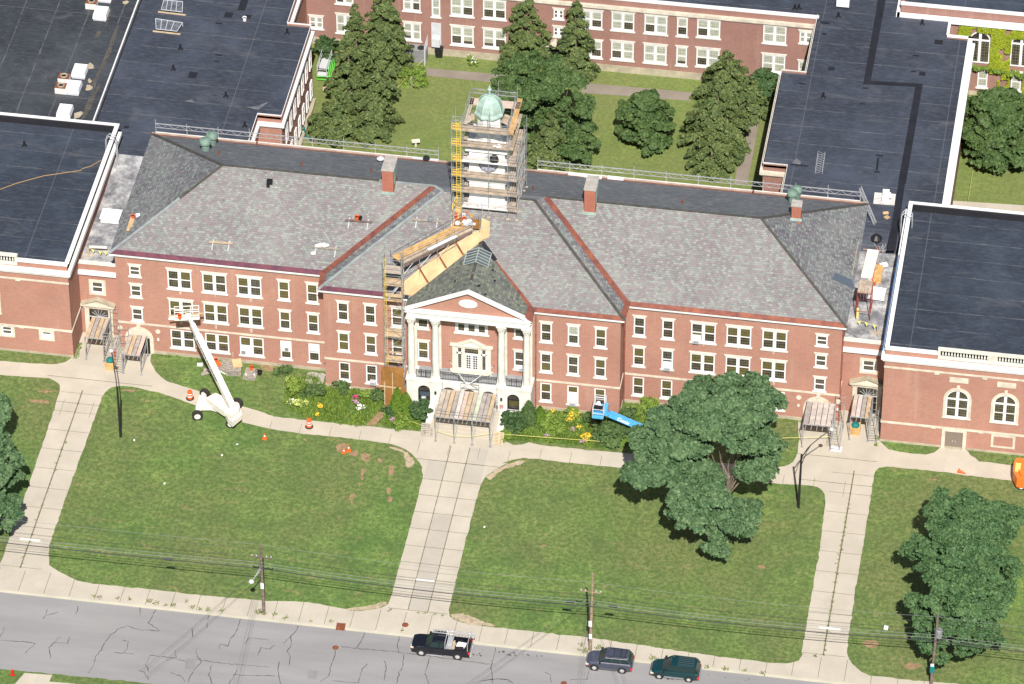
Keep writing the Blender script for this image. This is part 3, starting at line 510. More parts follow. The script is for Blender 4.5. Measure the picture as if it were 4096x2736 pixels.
# ================================================================== BUILDINGS
def facade(mb, x0, x1, z0, z1, y, holes, d=.14, back=False):
    xs = sorted({x0, x1, *[h[0] for h in holes], *[h[1] for h in holes]}); zs = sorted({z0, z1, *[h[2] for h in holes], *[h[3] for h in holes]})
    xs = [x for x in xs if x0 <= x <= x1]; zs = [z for z in zs if z0 <= z <= z1]
    for a, b in zip(xs, xs[1:]):
        run = None
        for c, e in zip(zs, zs[1:]):
            mx, mz = (a+b)/2, (c+e)/2; inh = any(h[0] < mx < h[1] and h[2] < mz < h[3] for h in holes)
            if inh:
                if run is not None: mb.face([(a, y, run), (b, y, run), (b, y, c), (a, y, c)]); run = None
            elif run is None: run = c
        if run is not None: mb.face([(a, y, run), (b, y, run), (b, y, z1), (a, y, z1)])
    for h in holes:
        a, b, c, e = h; mb.face([(a, y, c), (a, y, e), (a, y+d, e), (a, y+d, c)]); mb.face([(b, y, e), (b, y, c), (b, y+d, c), (b, y+d, e)])
        mb.face([(a, y, e), (b, y, e), (b, y+d, e), (a, y+d, e)]); mb.face([(a, y, c), (a, y+d, c), (b, y+d, c), (b, y, c)])
_wc = {}
def window(par, xc, zb, zt, w, y=0.0, n=1, lintel=True, sill=True, pat=None, cols=4, rows=3, rz=0, surround=False, fr=.13, mull=.34, bl='blind', ac=None, panel=None, lw=None, wide=None):
    """frame (part) with glass, blinds, muntins, lintel and sill (sub-parts); front faces local -y"""
    h = zt-zb; pat = pat or tuple((random.random() < .62, random.choice([0, 0, 0, .35, 1])) for _ in range(n))
    key = (round(h, 2), round(w, 2), n, lintel, sill, pat, cols, rows, surround, bl, fr)
    off = par.location
    def place(src): o = src.copy(); COL.objects.link(o); o.parent = par; o.location = (xc-off[0], y-off[1], zb-off[2]); o.rotation_euler = (0, 0, rz); return o
    if key in _wc:
        o = place(_wc[key][0])
        for s in _wc[key][1]: c = s.copy(); COL.objects.link(c); c.parent = o
        return o
    F = MB(); a = -w/2
    sw = (w-2*fr-(n-1)*mull)/n; mid = .12+(h-.12)*.49
    F.box(a, a+fr, -.03, .14, 0, h); F.box(-a-fr, -a, -.03, .14, 0, h); F.box(a+fr, -a-fr, -.03, .14, 0, .20); F.box(a+fr, -a-fr, -.03, .14, h-.10, h)
    Gm, Bs, Um = MB(), [], MB()
    for k in range(n):
        x0 = a+fr+k*(sw+mull); x1 = x0+sw
        if k < n-1: F.box(x1, x1+mull, -.035, .14, .20, h-.10)
        F.box(x0, x1, -.01, .12, mid-.045, mid+.045)
        Gm.box(x0, x1, .06, .10, .20, h-.10)
        up, lo = pat[k]; Bm = MB(); Bs.append(Bm)
        if up: Bm.box(x0, x1, .045, .058, mid+.045, h-.10)
        if lo: Bm.box(x0, x1, .045, .058, mid-.045-(mid-.245)*lo, mid-.045)
        for q in range(1, cols): xx = x0+sw*q/cols; Um.box(xx-.009, xx+.009, .02, .044, .20, h-.10)
        for (za, zb_) in ((.20, mid-.045), (mid+.045, h-.10)):
            for q in range(1, rows): zz = za+(zb_-za)*q/rows; Um.box(x0, x1, .022, .043, zz-.009, zz+.009)
    o = F.build('window', 'white'); o.parent = par; o.location = (xc-off[0], y-off[1], zb-off[2]); o.rotation_euler = (0, 0, rz)
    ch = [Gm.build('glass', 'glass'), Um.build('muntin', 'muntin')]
    ch += [Bm.build('blind', bl) for Bm in Bs if Bm.v]
    if surround:
        R = MB(); s = .27; R.box(a-s, a, -.06, .03, -.25, h+s); R.box(-a, -a+s, -.06, .03, -.25, h+s); R.box(a, -a, -.06, .03, h, h+s); R.box(a, -a, -.06, .03, -.25, -.01); ch.append(R.build('surround', 'stone'))
    if lintel: R = MB().yprism([(a-.02, 0), (-a+.02, 0), (-a+.15, .29), (a-.15, .29)], -.07, .1); R.box(a-.17, -a+.17, -.10, .1, .24, .31); q = R.build('lintel', 'stone_w'); q.location = (0, 0, h); ch.append(q)
    if sill: R = MB().box(a-.15, -a+.15, -.14, .1, -.15, -.005); ch.append(R.build('sill', 'stone_w'))
    for c in ch: c.parent = o
    _wc[key] = (o, ch); return o
def aircon(par, x, z, y, w=.62): # window air conditioner: part with grille
    m = MB().box(x-w/2, x+w/2, y-.42, y+.05, z, z+.42); o = m.build('air_conditioner', 'lgrey', par); g = MB()
    for q in range(5): g.box(x-w/2+.05, x+w/2-.05, y-.435, y-.42, z+.05+q*.07, z+.085+q*.07)
    c = g.build('grille', 'grey', par); c.parent = o; return o
M['board_gutter'] = mat('weathered_gutter_board', (.40, .31, .25), .8, noise=.3, nscale=1)
# ------------------------------------------------------------------ main school building
B = thing('school_building', 'long three storey red brick school with slate hip roof, clock tower and white columned portico', 'school')
WX, CX, YC, EZ = 37.45, 15.26, -2.43, 12.72
wl = MB(); holes0 = []; holesC = []; wins = []
def W1(x, zb, zt, w, y=0., n=1, **k):
    wins.append((x, zb, zt, w, y, n, k)); (holes0 if y == 0 else holesC).append((x-w/2, x+w/2, zb, zt))
P = True; N = False
LD = [-30.76, -27.11, -23.46]; LS = [-19.86, -16.91]; RS_ = [16.85, 19.77]; RD = [23.38, 27.0, 30.64]
pL = {(0, 0): ((N, 0), (P, 0)), (1, 0): ((P, 0), (N, 0)), (2, 0): ((P, 0), (N, 0)), (0, 1): ((P, .35), (N, 0)), (1, 1): ((P, .35), (P, 0)), (2, 1): ((P, 0), (P, 0)), (0, 2): ((N, 0), (N, 0)), (1, 2): ((P, 0), (P, .35)), (2, 2): ((P, 0), (P, .35))}
ZR = [(8.99, 11.39), (5.03, 7.43), (1.12, 3.52)]
for r, (zb, zt) in enumerate(ZR):
    li = r < 2
    for k, x in enumerate(LD): W1(x, zb, zt, 2.5, 0, 2, pat=pL[(k, r)], lintel=li)
    for k, x in enumerate(LS): W1(x, zb, zt, 1.16, 0, 1, pat=(((P, 1 if (k == 0 and r == 0) else 0),) if not (k == 1 and r == 2) else ((N, 0),)), lintel=li)
    for k, x in enumerate(RS_): W1(x, zb, zt, 1.16, 0, 1, pat=(((r != 0), 0 if r != 1 else .35),) if k == 0 else ((r == 2, 0),), lintel=li)
    for k, x in enumerate(RD): W1(x, zb, zt, 2.5, 0, 2, pat=[((N, .35), (P, 0)), ((P, 0), (P, 0)), ((P, 0), (P, 0)), ((P, 0), (P, 0)), ((N, 1), (N, 1)), ((P, 0), (P, 0)), ((P, 0), (N, 0)), ((N, 0), (P, 0)), ((P, 1), (P, 0))][r*3+k], lintel=li)
    for k, x in enumerate((-13.26, -10.45, -7.68)): W1(x, zb, zt, 1.14, YC, 1, pat=((r == 1 or k == 2, 1 if (r == 1 and k == 0) else 0),) if r < 2 else ((N, .35) if k == 0 else (N, 0),), lintel=li)
    for k, x in enumerate((7.66, 10.45, 13.24)): W1(x, zb, zt, 1.14, YC, 1, pat=((k > 0 and r != 1 or (r == 1 and k == 2) or r == 2, 1 if (r == 1 and k == 0) else 0),), lintel=li, bl='blind_w' if (k == 1 and r == 0) else 'blind')
for s in (-1, 1):
    W1(s*35.42, 10.13, 11.42, 1.14, 0, 1, pat=((N, 0),), cols=4, rows=2); W1(s*35.42, 7.36, 8.90, 1.14, 0, 1, pat=((N, 0),), rows=2); W1(s*35.42, 4.20, 5.83, 1.14, 0, 1, pat=((N, 0),), rows=2)
Z1 = lambda a, b: ZM(1580, 1140, 600, 2240, a, b)
Z2 = lambda a, b: ZM(1580, 1480, 600, 2240, a, b)
# portico back wall windows
def pw(a0, b0, a1, b1): p, q = gy(Z1(a0, b0), YC), gy(Z1(a1, b1), YC); return p.x, q.x, q.z, p.z
for sgn in (-1, 1):
    x = 4.98*sgn-.03; W1(x, 9.1, 11.35, 1.14, YC, 1, pat=((N, 0),)); W1(x, 5.02, 7.35, 1.14, YC, 1, pat=((P, .35) if sgn < 0 else (N, 0),))
W1(.0, 9.1, 11.3, 3.35, YC, 3, pat=((N, 0), (N, 0), (N, 0)), cols=3, mull=.42, fr=.3)
DX0, DX1 = -1.92, 1.92
holesC.append((-1.55, 1.55, 4.12, 7.2))
for s in (-1, 1): facade(wl, *((-WX, -CX) if s < 0 else (CX, WX)), 0, EZ, 0, [h for h in holes0 if (h[0] < 0) == (s < 0)])
facade(wl, -CX, CX, 0, EZ, YC, holesC)
for s in (-1, 1):
    wl.face([(s*CX, YC, 0), (s*CX, 0, 0), (s*CX, 0, EZ), (s*CX, YC, EZ)]); wl.face([(s*WX, 0, 0), (s*WX, 19.6, 0), (s*WX, 19.6, EZ), (s*WX, 0, EZ)])
wl.face([(-WX, 19.6, 0), (WX, 19.6, 0), (WX, 19.6, EZ), (-WX, 19.6, EZ)])
wl.build('wall', 'brick', B)
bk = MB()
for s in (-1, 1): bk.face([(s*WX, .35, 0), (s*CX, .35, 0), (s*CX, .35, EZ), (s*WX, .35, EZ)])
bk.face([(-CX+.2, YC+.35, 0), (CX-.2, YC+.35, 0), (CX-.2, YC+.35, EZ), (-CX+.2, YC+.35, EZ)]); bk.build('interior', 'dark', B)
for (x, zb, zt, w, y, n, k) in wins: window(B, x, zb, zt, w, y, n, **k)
# lime streaks under the sills
wm = mat('lime_streak', (.52, .40, .34), .9, noise=.3, nscale=2)
for k, (x, zb) in enumerate([(x+random.uniform(-.1, .1), zb) for x in LD+RD for zb in (8.83, 4.87)]): h_ = random.uniform(.25, .8); w_ = random.uniform(.10, .2); MB().yprism([(x-w_, zb), (x+w_, zb), (x+w_*.5, zb-h_), (x-w_*.6, zb-h_*.9)], -.004, 0).build('lime_streak', wm, B)
# string course, plinth, cornice, copper gutter
sc = MB()
for x0, x1, y in ((-WX, -CX+.02, 0), (CX-.02, WX+.06, 0), (-CX-.06, -6.45, YC), (6.45, CX+.06, YC)): sc.box(x0, x1, y-.07, y+.05, 3.76, 3.98)
for s in (-1, 1): sc.box(min(s*(CX-.05), s*(CX+.06)), max(s*(CX-.05), s*(CX+.06)), YC+.05, -.07, 3.76, 3.98)
sc.box(WX, WX+.07, 0, 2.2, 3.76, 3.98); sc.box(-WX-.07, -WX, 0, 2.2, 3.76, 3.98)
SGN = lambda x, y, z: (x > 0, abs(x) > CX-.3 and y > -2.6)
build_by(sc, SGN, 'string_course', 'stone', B)
fd = MB()
for x0, x1, y in ((-WX-.05, -CX, 0), (CX, WX+.05, 0), (-CX-.06, -6.5, YC), (6.5, CX+.06, YC)): fd.box(x0, x1, y-.06, y+.05, 0, .42)
for s in (-1, 1): fd.box(min(s*(CX-.05), s*(CX+.06)), max(s*(CX-.05), s*(CX+.06)), YC+.05, -.06, 0, .42)
build_by(fd, SGN, 'plinth', 'found', B)
cn = MB()
def cornice_run(mb, pts, prof):   # pts: plan polyline (outer wall line), prof: list of (out, z0, z1)
    for o_, z0, z1 in prof:
        off = []
        for i, p in enumerate(pts):
            p = Vector(p); d1 = (p-Vector(pts[i-1])).normalized() if i else (Vector(pts[1])-p).normalized(); d2 = (Vector(pts[i+1])-p).normalized() if i < len(pts)-1 else d1
            n1, n2 = Vector((d1.y, -d1.x)), Vector((d2.y, -d2.x)); m = n1+n2; m = m/(m.dot(n1)) if m.length > .1 else n1; off.append(p+m*o_)
        for i in range(len(pts)-1):
            a, b, c, e = Vector(pts[i]), Vector(pts[i+1]), off[i+1], off[i]
            mb.hexa([(e.x, e.y, z0), (c.x, c.y, z0), (b.x, b.y, z0), (a.x, a.y, z0), (e.x, e.y, z1), (c.x, c.y, z1), (b.x, b.y, z1), (a.x, a.y, z1)])
PROF = [(.12, 12.50, 12.66), (.26, 12.66, 12.84), (.42, 12.84, 13.12)]
for s in (-1, 1):
    pts = [(-WX, 19.6), (-WX, 0), (-CX, 0), (-CX, YC), (-6.35, YC)]
    if s > 0: pts = [(-x, y) for x, y in pts[::-1]]
    cornice_run(cn, pts, PROF)
cn.box(-WX, WX, 19.6, 20.0, 12.6, 13.12)
cn.build('cornice', 'trim', B)
# roof planes.  o = overhang
OV = .45; EA = 13.14; RZ = 18.39; RX = 27.87; RY = 9.23; BK = 20.05; HX = 4.75; HY = 8.5
XE = WX+OV; YF = -OV; YCF = YC-OV; XCE = CX+OV
def fz(x0, y0, z0, x1, y1, z1, t): return (x0+(x1-x0)*t, y0+(y1-y0)*t, z0+(z1-z0)*t)
LW = thing  # alias kept short
rf = MB()
ks = (RZ-EA)/(RY-YF); kc = (RZ-EA)/(HY-YCF)
PA = 16.15; PY = YCF+(PA-EA)/kc; PYF = -4.62; PX = 6.52  # portico ridge height, where it meets the slope, front, half width
for s in (-1, 1):
    q = (lambda p: [(s*x, y, z) for x, y, z in (p if s > 0 else p[::-1])])
    slope(rf, q([(XCE, YF, EA), (XE, YF, EA), (RX, RY, RZ), (5.8, RY, RZ)]), (0, YF, EA), (1, 0, 0), (0, RY-YF, RZ-EA))
slopeC = MB()
pl = [(-XCE, YCF, EA), (-PX+.1, YCF, EA), (0, PY, PA), (PX-.1, YCF, EA), (XCE, YCF, EA), (HX, HY, RZ), (-HX, HY, RZ)]
u0 = Vector((0, YCF, EA)); vd = Vector((0, HY-YCF, RZ-EA)).normalized()
for tri in ([0, 1, 2, 6], [6, 2, 5], [2, 3, 4, 5]):
    pp = [pl[i] for i in tri]; rf.face(pp, [(Vector(p).x+200, (Vector(p)-u0).dot(vd)+50) for p in pp])
rf.cm = 1
for s in (-1, 1):
    q = (lambda p: [(s*x, y, z) for x, y, z in (p if s > 0 else p[::-1])])
    slope(rf, q([(XCE, YCF, EA), (XCE, YF, EA), (5.8, RY, RZ), (HX, HY, RZ)]), (XCE*s, 0, EA), (0, 1, 0), (-s*(XCE-5.8), 0, RZ-EA))
    slope(rf, q([(XE, YF, EA), (XE, BK, EA), (RX, RY, RZ)]), (XE*s, YF, EA), (0, 1, 0), (-s*(XE-RX), 0, RZ-EA))
rf.cm = 2
slope(rf, [(XE, BK, EA), (-XE, BK, EA), (-RX, RY, RZ), (RX, RY, RZ)], (0, BK, EA), (1, 0, 0), (0, RY-BK, RZ-EA))
slope(rf, [(-HX, HY, RZ), (HX, HY, RZ), (5.8, RY, RZ), (-5.8, RY, RZ)], (0, HY, RZ), (1, 0, 0), (0, 1, 0))
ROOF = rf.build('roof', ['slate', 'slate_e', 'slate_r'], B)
def zf(x, y):   # height of the front slopes
    a = EA+ks*(y-YF); c = EA+kc*(y-YCF) if abs(x) < XCE and y < HY else -9
    if abs(x) < XCE and (XCE-abs(x))*1.0 > (y-YCF)*.0:
        side = EA+(XCE-abs(x))*(RZ-EA)/(XCE-5.3); c = min(c, side)
    return max(a if abs(x) > 5 or y > 6 else -9, c) if y > YF else c
ed = MB(); e = .03
def lift(p, h=.05): return (p[0], p[1], p[2]+h)
# copper gutter strips along the eaves: right wing and centre bright, left purple
def eave(mb, x0, x1, y, k, d=.42, m0=0, m1=0):
    mb.hexa([(x0, y-.03, EA-.02), (x1, y-.03, EA-.02), (x1+m1, y+d, EA+k*d-.02), (x0+m0, y+d, EA+k*d-.02), (x0, y-.03, EA+.04), (x1, y-.03, EA+.04), (x1+m1, y+d, EA+k*d+.04), (x0+m0, y+d, EA+k*d+.04)])
g1 = MB(); eave(g1, -XE, -XCE, YF, ks, m0=.4); eave(g1, -XCE, -9.0, YCF, kc, m0=.4); g1.build('gutter', 'copper_p', B, off=(0, 0, 0))
g2 = MB(); eave(g2, XCE, XE, YF, ks, m1=-.4); eave(g2, PX-.2, XCE, YCF, kc, m1=-.4); g2.build('gutter', 'copper', B)
g3 = MB(); eave(g3, -9.0, -PX+.1, YCF, kc); g3.build('gutter', 'mem_black', B)
vl = MB(); fl = MB(); rd = MB()
for s in (-1, 1):
    vl.beam((s*(XCE+.15), YF-.1, EA+.05), (s*5.85, RY-.1, RZ+.03), .62, .06)
    vl.hexa([(s*(XCE-.02), YCF, EA-.02), (s*(XCE+.02), YCF, EA-.02), (s*(XCE+.02), YF+.3, EA-.02), (s*(XCE-.02), YF+.3, EA-.02), (s*(XCE-.55), YCF+.35, EA+.28), (s*(XCE+.0), YCF, EA+.06), (s*(XCE+.25), YF+.35, EA+.3), (s*(XCE-.3), YF+.5, EA+.36)])
    ed_ = rd if s > 0 else fl
    ed_.beam((s*XCE, YCF, EA+.05), (s*HX, HY, RZ+.04), .30, .07)
vl.beam((PX-.1, YCF-.05, EA+.06), fz(PX-.1, YCF, EA, 0, PY, PA, .73), .55, .06); vl.hexa([(PX-.15, PYF, EA-.02), (PX+.02, PYF, EA-.02), (PX+.02, YCF+.2, EA-.02), (PX-.15, YCF+.2, EA-.02), (PX-.75, PYF+.1, EA+.36), (PX+.0, PYF, EA+.05), (PX+.0, YCF+.25, EA+.1), (PX-.7, YCF+.45, EA+.42)])
build_by(vl, lambda x, y, z: (x > 0, abs(x) > 7), 'valley', 'copper', B)
mv = MB(); mv.beam(fz(PX-.1, YCF, EA+.06, 0, PY, PA+.06, .73), (0.05, PY+.05, PA+.07), .7, .05); mv.build('valley', 'mem_black', B)
fl.beam((-XE, YF, EA+.05), fz(-XE, YF, EA+.05, -RX, RY, RZ+.04, .62), .30, .07); rd.beam(fz(-XE, YF, EA+.05, -RX, RY, RZ+.04, .62), (-RX, RY, RZ+.04), .26, .07)
rd.beam((XE, YF, EA+.05), (RX, RY, RZ+.04), .26, .07)
for s in (-1, 1): rd.beam((s*XE, BK, EA+.05), (s*RX, RY, RZ+.04), .3, .07)
rd.beam((-RX, RY, RZ+.04), (-11.5, RY, RZ+.04), .22, .07); rd.beam((5.8, RY, RZ+.04), (RX, RY, RZ+.04), .22, .07); fl.beam((-11.5, RY, RZ+.05), (-5.8, RY, RZ+.05), .22, .06)
rd.beam((2.4, HY, RZ+.04), (HX, HY, RZ+.04), .2, .06); fl.beam((-HX, HY, RZ+.05), (-5.8, RY, RZ+.05), .3, .06)
build_by(fl, lambda x, y, z: round(x/6), 'hip_flashing', 'flash', B); build_by(rd, lambda x, y, z: (x > 0, y > 9.4, abs(x) > 31), 'ridge_cap', 'ridge', B)
bg_ = MB(); bg_.box(-XE, XE, BK-.05, BK+.16, EA-.02, EA+.12); bg_.build('rear_gutter', 'board_gutter', B)
bc_ = MB(); bc_.hexa([(-XE, BK-.5, EA+.25), (XE, BK-.5, EA+.25), (XE, BK-.06, EA+.02), (-XE, BK-.06, EA+.02), (-XE, BK-.5, EA+.29), (XE, BK-.5, EA+.29), (XE, BK-.06, EA+.07), (-XE, BK-.06, EA+.07)]); bc_.build('rear_eave_copper', 'copper', B)
# portico: roof, pediment, entablature, columns
pr_ = MB()
for s in (-1, 1):
    pts = [(s*PX, PYF, EA), (s*(PX-.05), YCF, EA), (0, PY, PA), (0, PYF, PA)]
    if s < 0: pts = pts[::-1]
    slope(pr_, pts, (s*PX, 0, EA), (0, 1, 0), (-s*PX, 0, PA-EA))
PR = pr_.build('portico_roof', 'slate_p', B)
pm = MB(); pm.beam((0, .2, PA+.03), (0, -1.2, PA+.03), .3, .06); pm.beam((0, -1.7, PA+.03), (0, -2.5, PA+.03), .28, .06); pm.beam((0, 2.6, PA+.03), (0, PY, PA+.03), .35, .06); build_by(pm, lambda x, y, z: round(y), 'portico_ridge', 'ridge', B)
# glazed ridge skylight
sk = MB(); skg = MB()
y0, y1 = .25, 2.55
for s in (-1, 1):
    for k in range(6):
        y = y0+(y1-y0)*k/5; sk.beam((0, y, PA+.16), (s*1.25, y, PA+.16-1.25*(PA-EA)/PX), .05, .05)
    sk.beam((s*1.25, y0, PA+.16-1.25*.462), (s*1.25, y1, PA+.16-1.25*.462), .08, .08)
    skg.face([(0, y0, PA+.14), (s*1.25, y0, PA+.14-1.25*.462), (s*1.25, y1, PA+.14-1.25*.462), (0, y1, PA+.14)])
sk.beam((0, y0, PA+.17), (0, y1, PA+.17), .08, .08); so = sk.build('skylight', mat('skylight_bar', (.36, .42, .41), .5, noise=.2), B); sg = skg.build('glass', 'glass_c', B); sg.parent = so
tp = MB(); tp.face([(-PX+.5, -4.18, EA-.1), (PX-.5, -4.18, EA-.1), (0, -4.18, PA-.3)]); tp.build('tympanum', 'brick', B)
pe = MB()
for s in (-1, 1): pe.hexa([(s*PX, PYF-.06, EA-.16), (0, PYF-.06, PA-.13), (0, -4.1, PA-.13), (s*PX, -4.1, EA-.16), (s*PX, PYF-.06, EA+.03), (0, PYF-.06, PA+.05), (0, -4.1, PA+.03), (s*PX, -4.1, EA+.01)])
pe.box(-PX, PX, PYF-.06, -2.6, EA-.27, EA-.03); pe.box(-PX+.1, PX-.1, -4.5, -2.5, 12.62, 12.88)
for k in range(40): x = -6.2+k*.318; pe.box(x, x+.16, -4.56, -4.3, 12.56, 12.68)
pe.box(-6.28, 6.28, -4.42, -2.42, 12.02, 12.62); pe.build('pediment_cornice', 'trim', B)
ov = MB(); c0 = gy(Z1(1092, 280), -4.2)
ov.yprism([(c0.x+.95*math.cos(t), c0.z+.5*math.sin(t)) for t in np.arange(0, 6.28, .26)], -4.26, -4.15); ov.build('oval_window', 'white', B)
COLX = [-5.98, -3.48, 3.48, 5.98]
COLX = [gy(Z1(252, 1340), -4.05).x, gy(Z1(612, 1360), -4.05).x, gy(Z1(1593, 1470), -4.05).x, gy(Z1(1968, 1500), -4.05).x]
for x in COLX:
    c = MB().lathe([(.41, .22), (.41, .30), (.375, .36), (.37, 2.6), (.345, 5.2), (.31, 7.0), (.33, 7.06), (.30, 7.12), (.33, 7.3), (.44, 7.72)], (x, -4.05, 4.12), 20)
    o = c.build('column', 'stone_w', B, smooth=False)
    b = MB().box(x-.5, x+.5, -4.53, -3.57, 4.12, 4.34); b.build('base', 'stone_w', B).parent = o
    b = MB().box(x-.5, x+.5, -4.5, -3.6, 11.84, 11.98)
    for t in np.arange(0, 6.28, .785): b.tube((x+.36*math.cos(t), -4.05+.36*math.sin(t), 11.3), (x+.46*math.cos(t), -4.05+.46*math.sin(t), 11.62), .09, 5, .05); b.tube((x+.40*math.cos(t+.4), -4.05+.4*math.sin(t+.4), 11.5), (x+.50*math.cos(t+.4), -4.05+.5*math.sin(t+.4), 11.8), .08, 5, .05)
    b.build('capital', 'stone_w', B).parent = o
    MB().box(x-.33, x+.33, YC-.16, YC+.02, 4.12, 12.0).build('pilaster', 'stone_c', B)
# podium with arches
AR = [((345, 525), (230, 470)), ((700, 912), (262, 640)), ((1003, 1212), (292, 640)), ((1295, 1503), (322, 640)), ((1675, 1855), (367, 610))]
YP = -4.55; pd = MB(); archs = []
for (a0, a1), (t, b_) in AR:
    l, r, tp_ = gy(Z2(a0, 400), YP).x, gy(Z2(a1, 400), YP).x, gy(Z2((a0+a1)/2, t), YP).z; bot = gy(Z2((a0+a1)/2, b_), YP).z if b_ < 640 else 1.0
    archs.append([l, r, tp_, bot])
# symmetrise
archs[0][2] = archs[4][2] = (archs[0][2]+archs[4][2])/2; tz = sum(a[2] for a in archs[1:4])/3
for a in archs[1:4]: a[2] = tz
edges = [-6.42]+[v for a in archs for v in (a[0], a[1])]+[6.42]
for i in range(0, len(edges), 2): pd.face([(edges[i], YP, 0), (edges[i+1], YP, 0), (edges[i+1], YP, 4.05), (edges[i], YP, 4.05)])
for l, r, t, b_ in archs:
    R = (r-l)/2; cx = (l+r)/2; zc = t-R; n = 10
    if b_ > 0: pd.face([(l, YP, 0), (r, YP, 0), (r, YP, b_), (l, YP, b_)]); pd.face([(l, YP, b_), (r, YP, b_), (r, YP+.35, b_), (l, YP+.35, b_)])
    pts = [(cx-R*math.cos(math.pi*k/n), zc+R*math.sin(math.pi*k/n)) for k in range(n+1)]
    for (xa, za), (xb, zb_) in zip(pts, pts[1:]):
        pd.face([(xa, YP, za), (xb, YP, zb_), (xb, YP, 4.05), (xa, YP, 4.05)]); pd.face([(xa, YP, za), (xa, YP+.35, za), (xb, YP+.35, zb_), (xb, YP, zb_)])
    for x in (l, r): pd.face([(x, YP, b_), (x, YP+.35, b_), (x, YP+.35, zc), (x, YP, zc)])
for s in (-1, 1): pd.face([(s*6.42, YP, 0), (s*6.42, YC, 0), (s*6.42, YC, 4.05), (s*6.42, YP, 4.05)])
pd.box(-6.5, 6.5, YP-.08, YC+.01, 3.9, 4.12); pd.build('podium', 'stone_w', B)
bf = MB().box(-5.4, 5.4, -4.3, YC, 4.12, 4.15); bf.build('balcony_floor', mat('grey_lead', (.30, .32, .33), .7, noise=.3, nscale=1.2), B)
for k, (l, r, t, b_) in enumerate(archs):
    cx = (l+r)/2; R = (r-l)/2; zc = t-R; arc = [(cx-R*math.cos(math.pi*q/10), zc+R*math.sin(math.pi*q/10)) for q in range(11)]
    w = MB().yprism([(l, b_), (r, b_)]+arc[::-1], YP+.33, YP+.36)
    if k in (0, 4):
        o = w.build('arched_window', 'glass', B); f = MB()
        for x in (l, r-.1): f.box(x, x+.1, YP+.2, YP+.33, b_, zc)
        f.box(l+.1, r-.1, YP+.2, YP+.33, zc-.35, zc-.27); f.box(l+.1, r-.1, YP+.2, YP+.33, b_, b_+.1); q = f.build('frame', 'iron', B); q.parent = o
        d = MB().box(l+.12, r-.12, YP+.24, YP+.28, b_+.5 if k else b_+.55, zc-.4); q = d.build('pane', 'blind' if k else mat('blue_grey_pane', (.06, .08, .10), .3), B); q.parent = o
        MB().box(l-.1, r+.1, YP-.14, YP+.1, b_-.12, b_).build('sill', 'stone_w', B).parent = o
        if k == 0: MB().box(cx-.3, cx+.15, YP-.1, YP+.3, b_+.02, b_+.45).build('air_conditioner', 'lgrey', B).parent = o
    else:
        o = w.build('entrance_door', mat('bronze_door%d' % k, (.14, .11, .075), .5), B); f = MB()
        for x in (l+.18, cx+.08):
            for zz in (.15, .62, 1.1, 1.6, 2.05): f.box(x, x+R-.3, YP+.29, YP+.33, b_+zz, b_+zz+.34)
        f.build('pane', 'glass', B).parent = o; MB().box(cx-.03, cx+.03, YP+.27, YP+.33, b_, t-.3).build('stile', 'ridge', B).parent = o
wl2 = MB()
for a, b_ in ((605, 335), (1588, 432), (1525, 545)): p = gy(Z2(a, b_), YP); wl2.box(p.x-.1, p.x+.1, YP-.14, YP, p.z-.18, p.z+.15)
wl2.build('wall_lantern', 'iron', B)
p = gy(Z2(1590, 552), YP); MB().box(p.x-.2, p.x+.2, YP-.04, YP, p.z-.32, p.z+.3).build('plaque', mat('bronze_plaque', (.42, .22, .2), .5), B)
# steps and cheek walls
yb = gz(Z2(1040, 985)).y; st = MB(); n = 7
for k in range(n): st.box(-3.35, 3.35, yb+k*.42, yb+(k+1)*.42, 0, .155*(k+1))
st.box(-3.35, 3.35, yb+n*.42, YP, 0, .155*n); st.build('steps', 'conc', B)
for s in (-1, 1):
    x0, x1 = sorted((s*3.35, s*4.0)); MB().hexa([(x0, yb+.6, 0), (x1, yb+.6, 0), (x1, YP, 0), (x0, YP, 0), (x0, yb+.6, .75), (x1, yb+.6, .75), (x1, YP, 1.35), (x0, YP, 1.35)]).build('cheek_wall', 'stone_w', B)
# balcony rails
def rail(x0, x1, y, z, h=.95):
    m = MB(); m.beam((x0, y, z+h), (x1, y, z+h), .05, .05); m.beam((x0, y, z+h-.16), (x1, y, z+h-.16), .03, .03); m.beam((x0, y, z+.1), (x1, y, z+.1), .04, .04); n = int((x1-x0)/.17)
    for k in range(n+1): x = x0+(x1-x0)*k/n; m.tube((x, y, z), (x, y, z+h), .014, 4)
    for x in (x0, x0+(x1-x0)/3, x0+2*(x1-x0)/3, x1): m.tube((x, y, z), (x, y, z+h+.1), .035, 5)
    m.build('railing', 'iron', B)
rail(COLX[0]+.5, COLX[1]-.5, -4.2, 4.13); rail(COLX[1]+.5, COLX[2]-.5, -4.2, 4.13); rail(COLX[2]+.5, COLX[3]-.5, -4.2, 4.13)
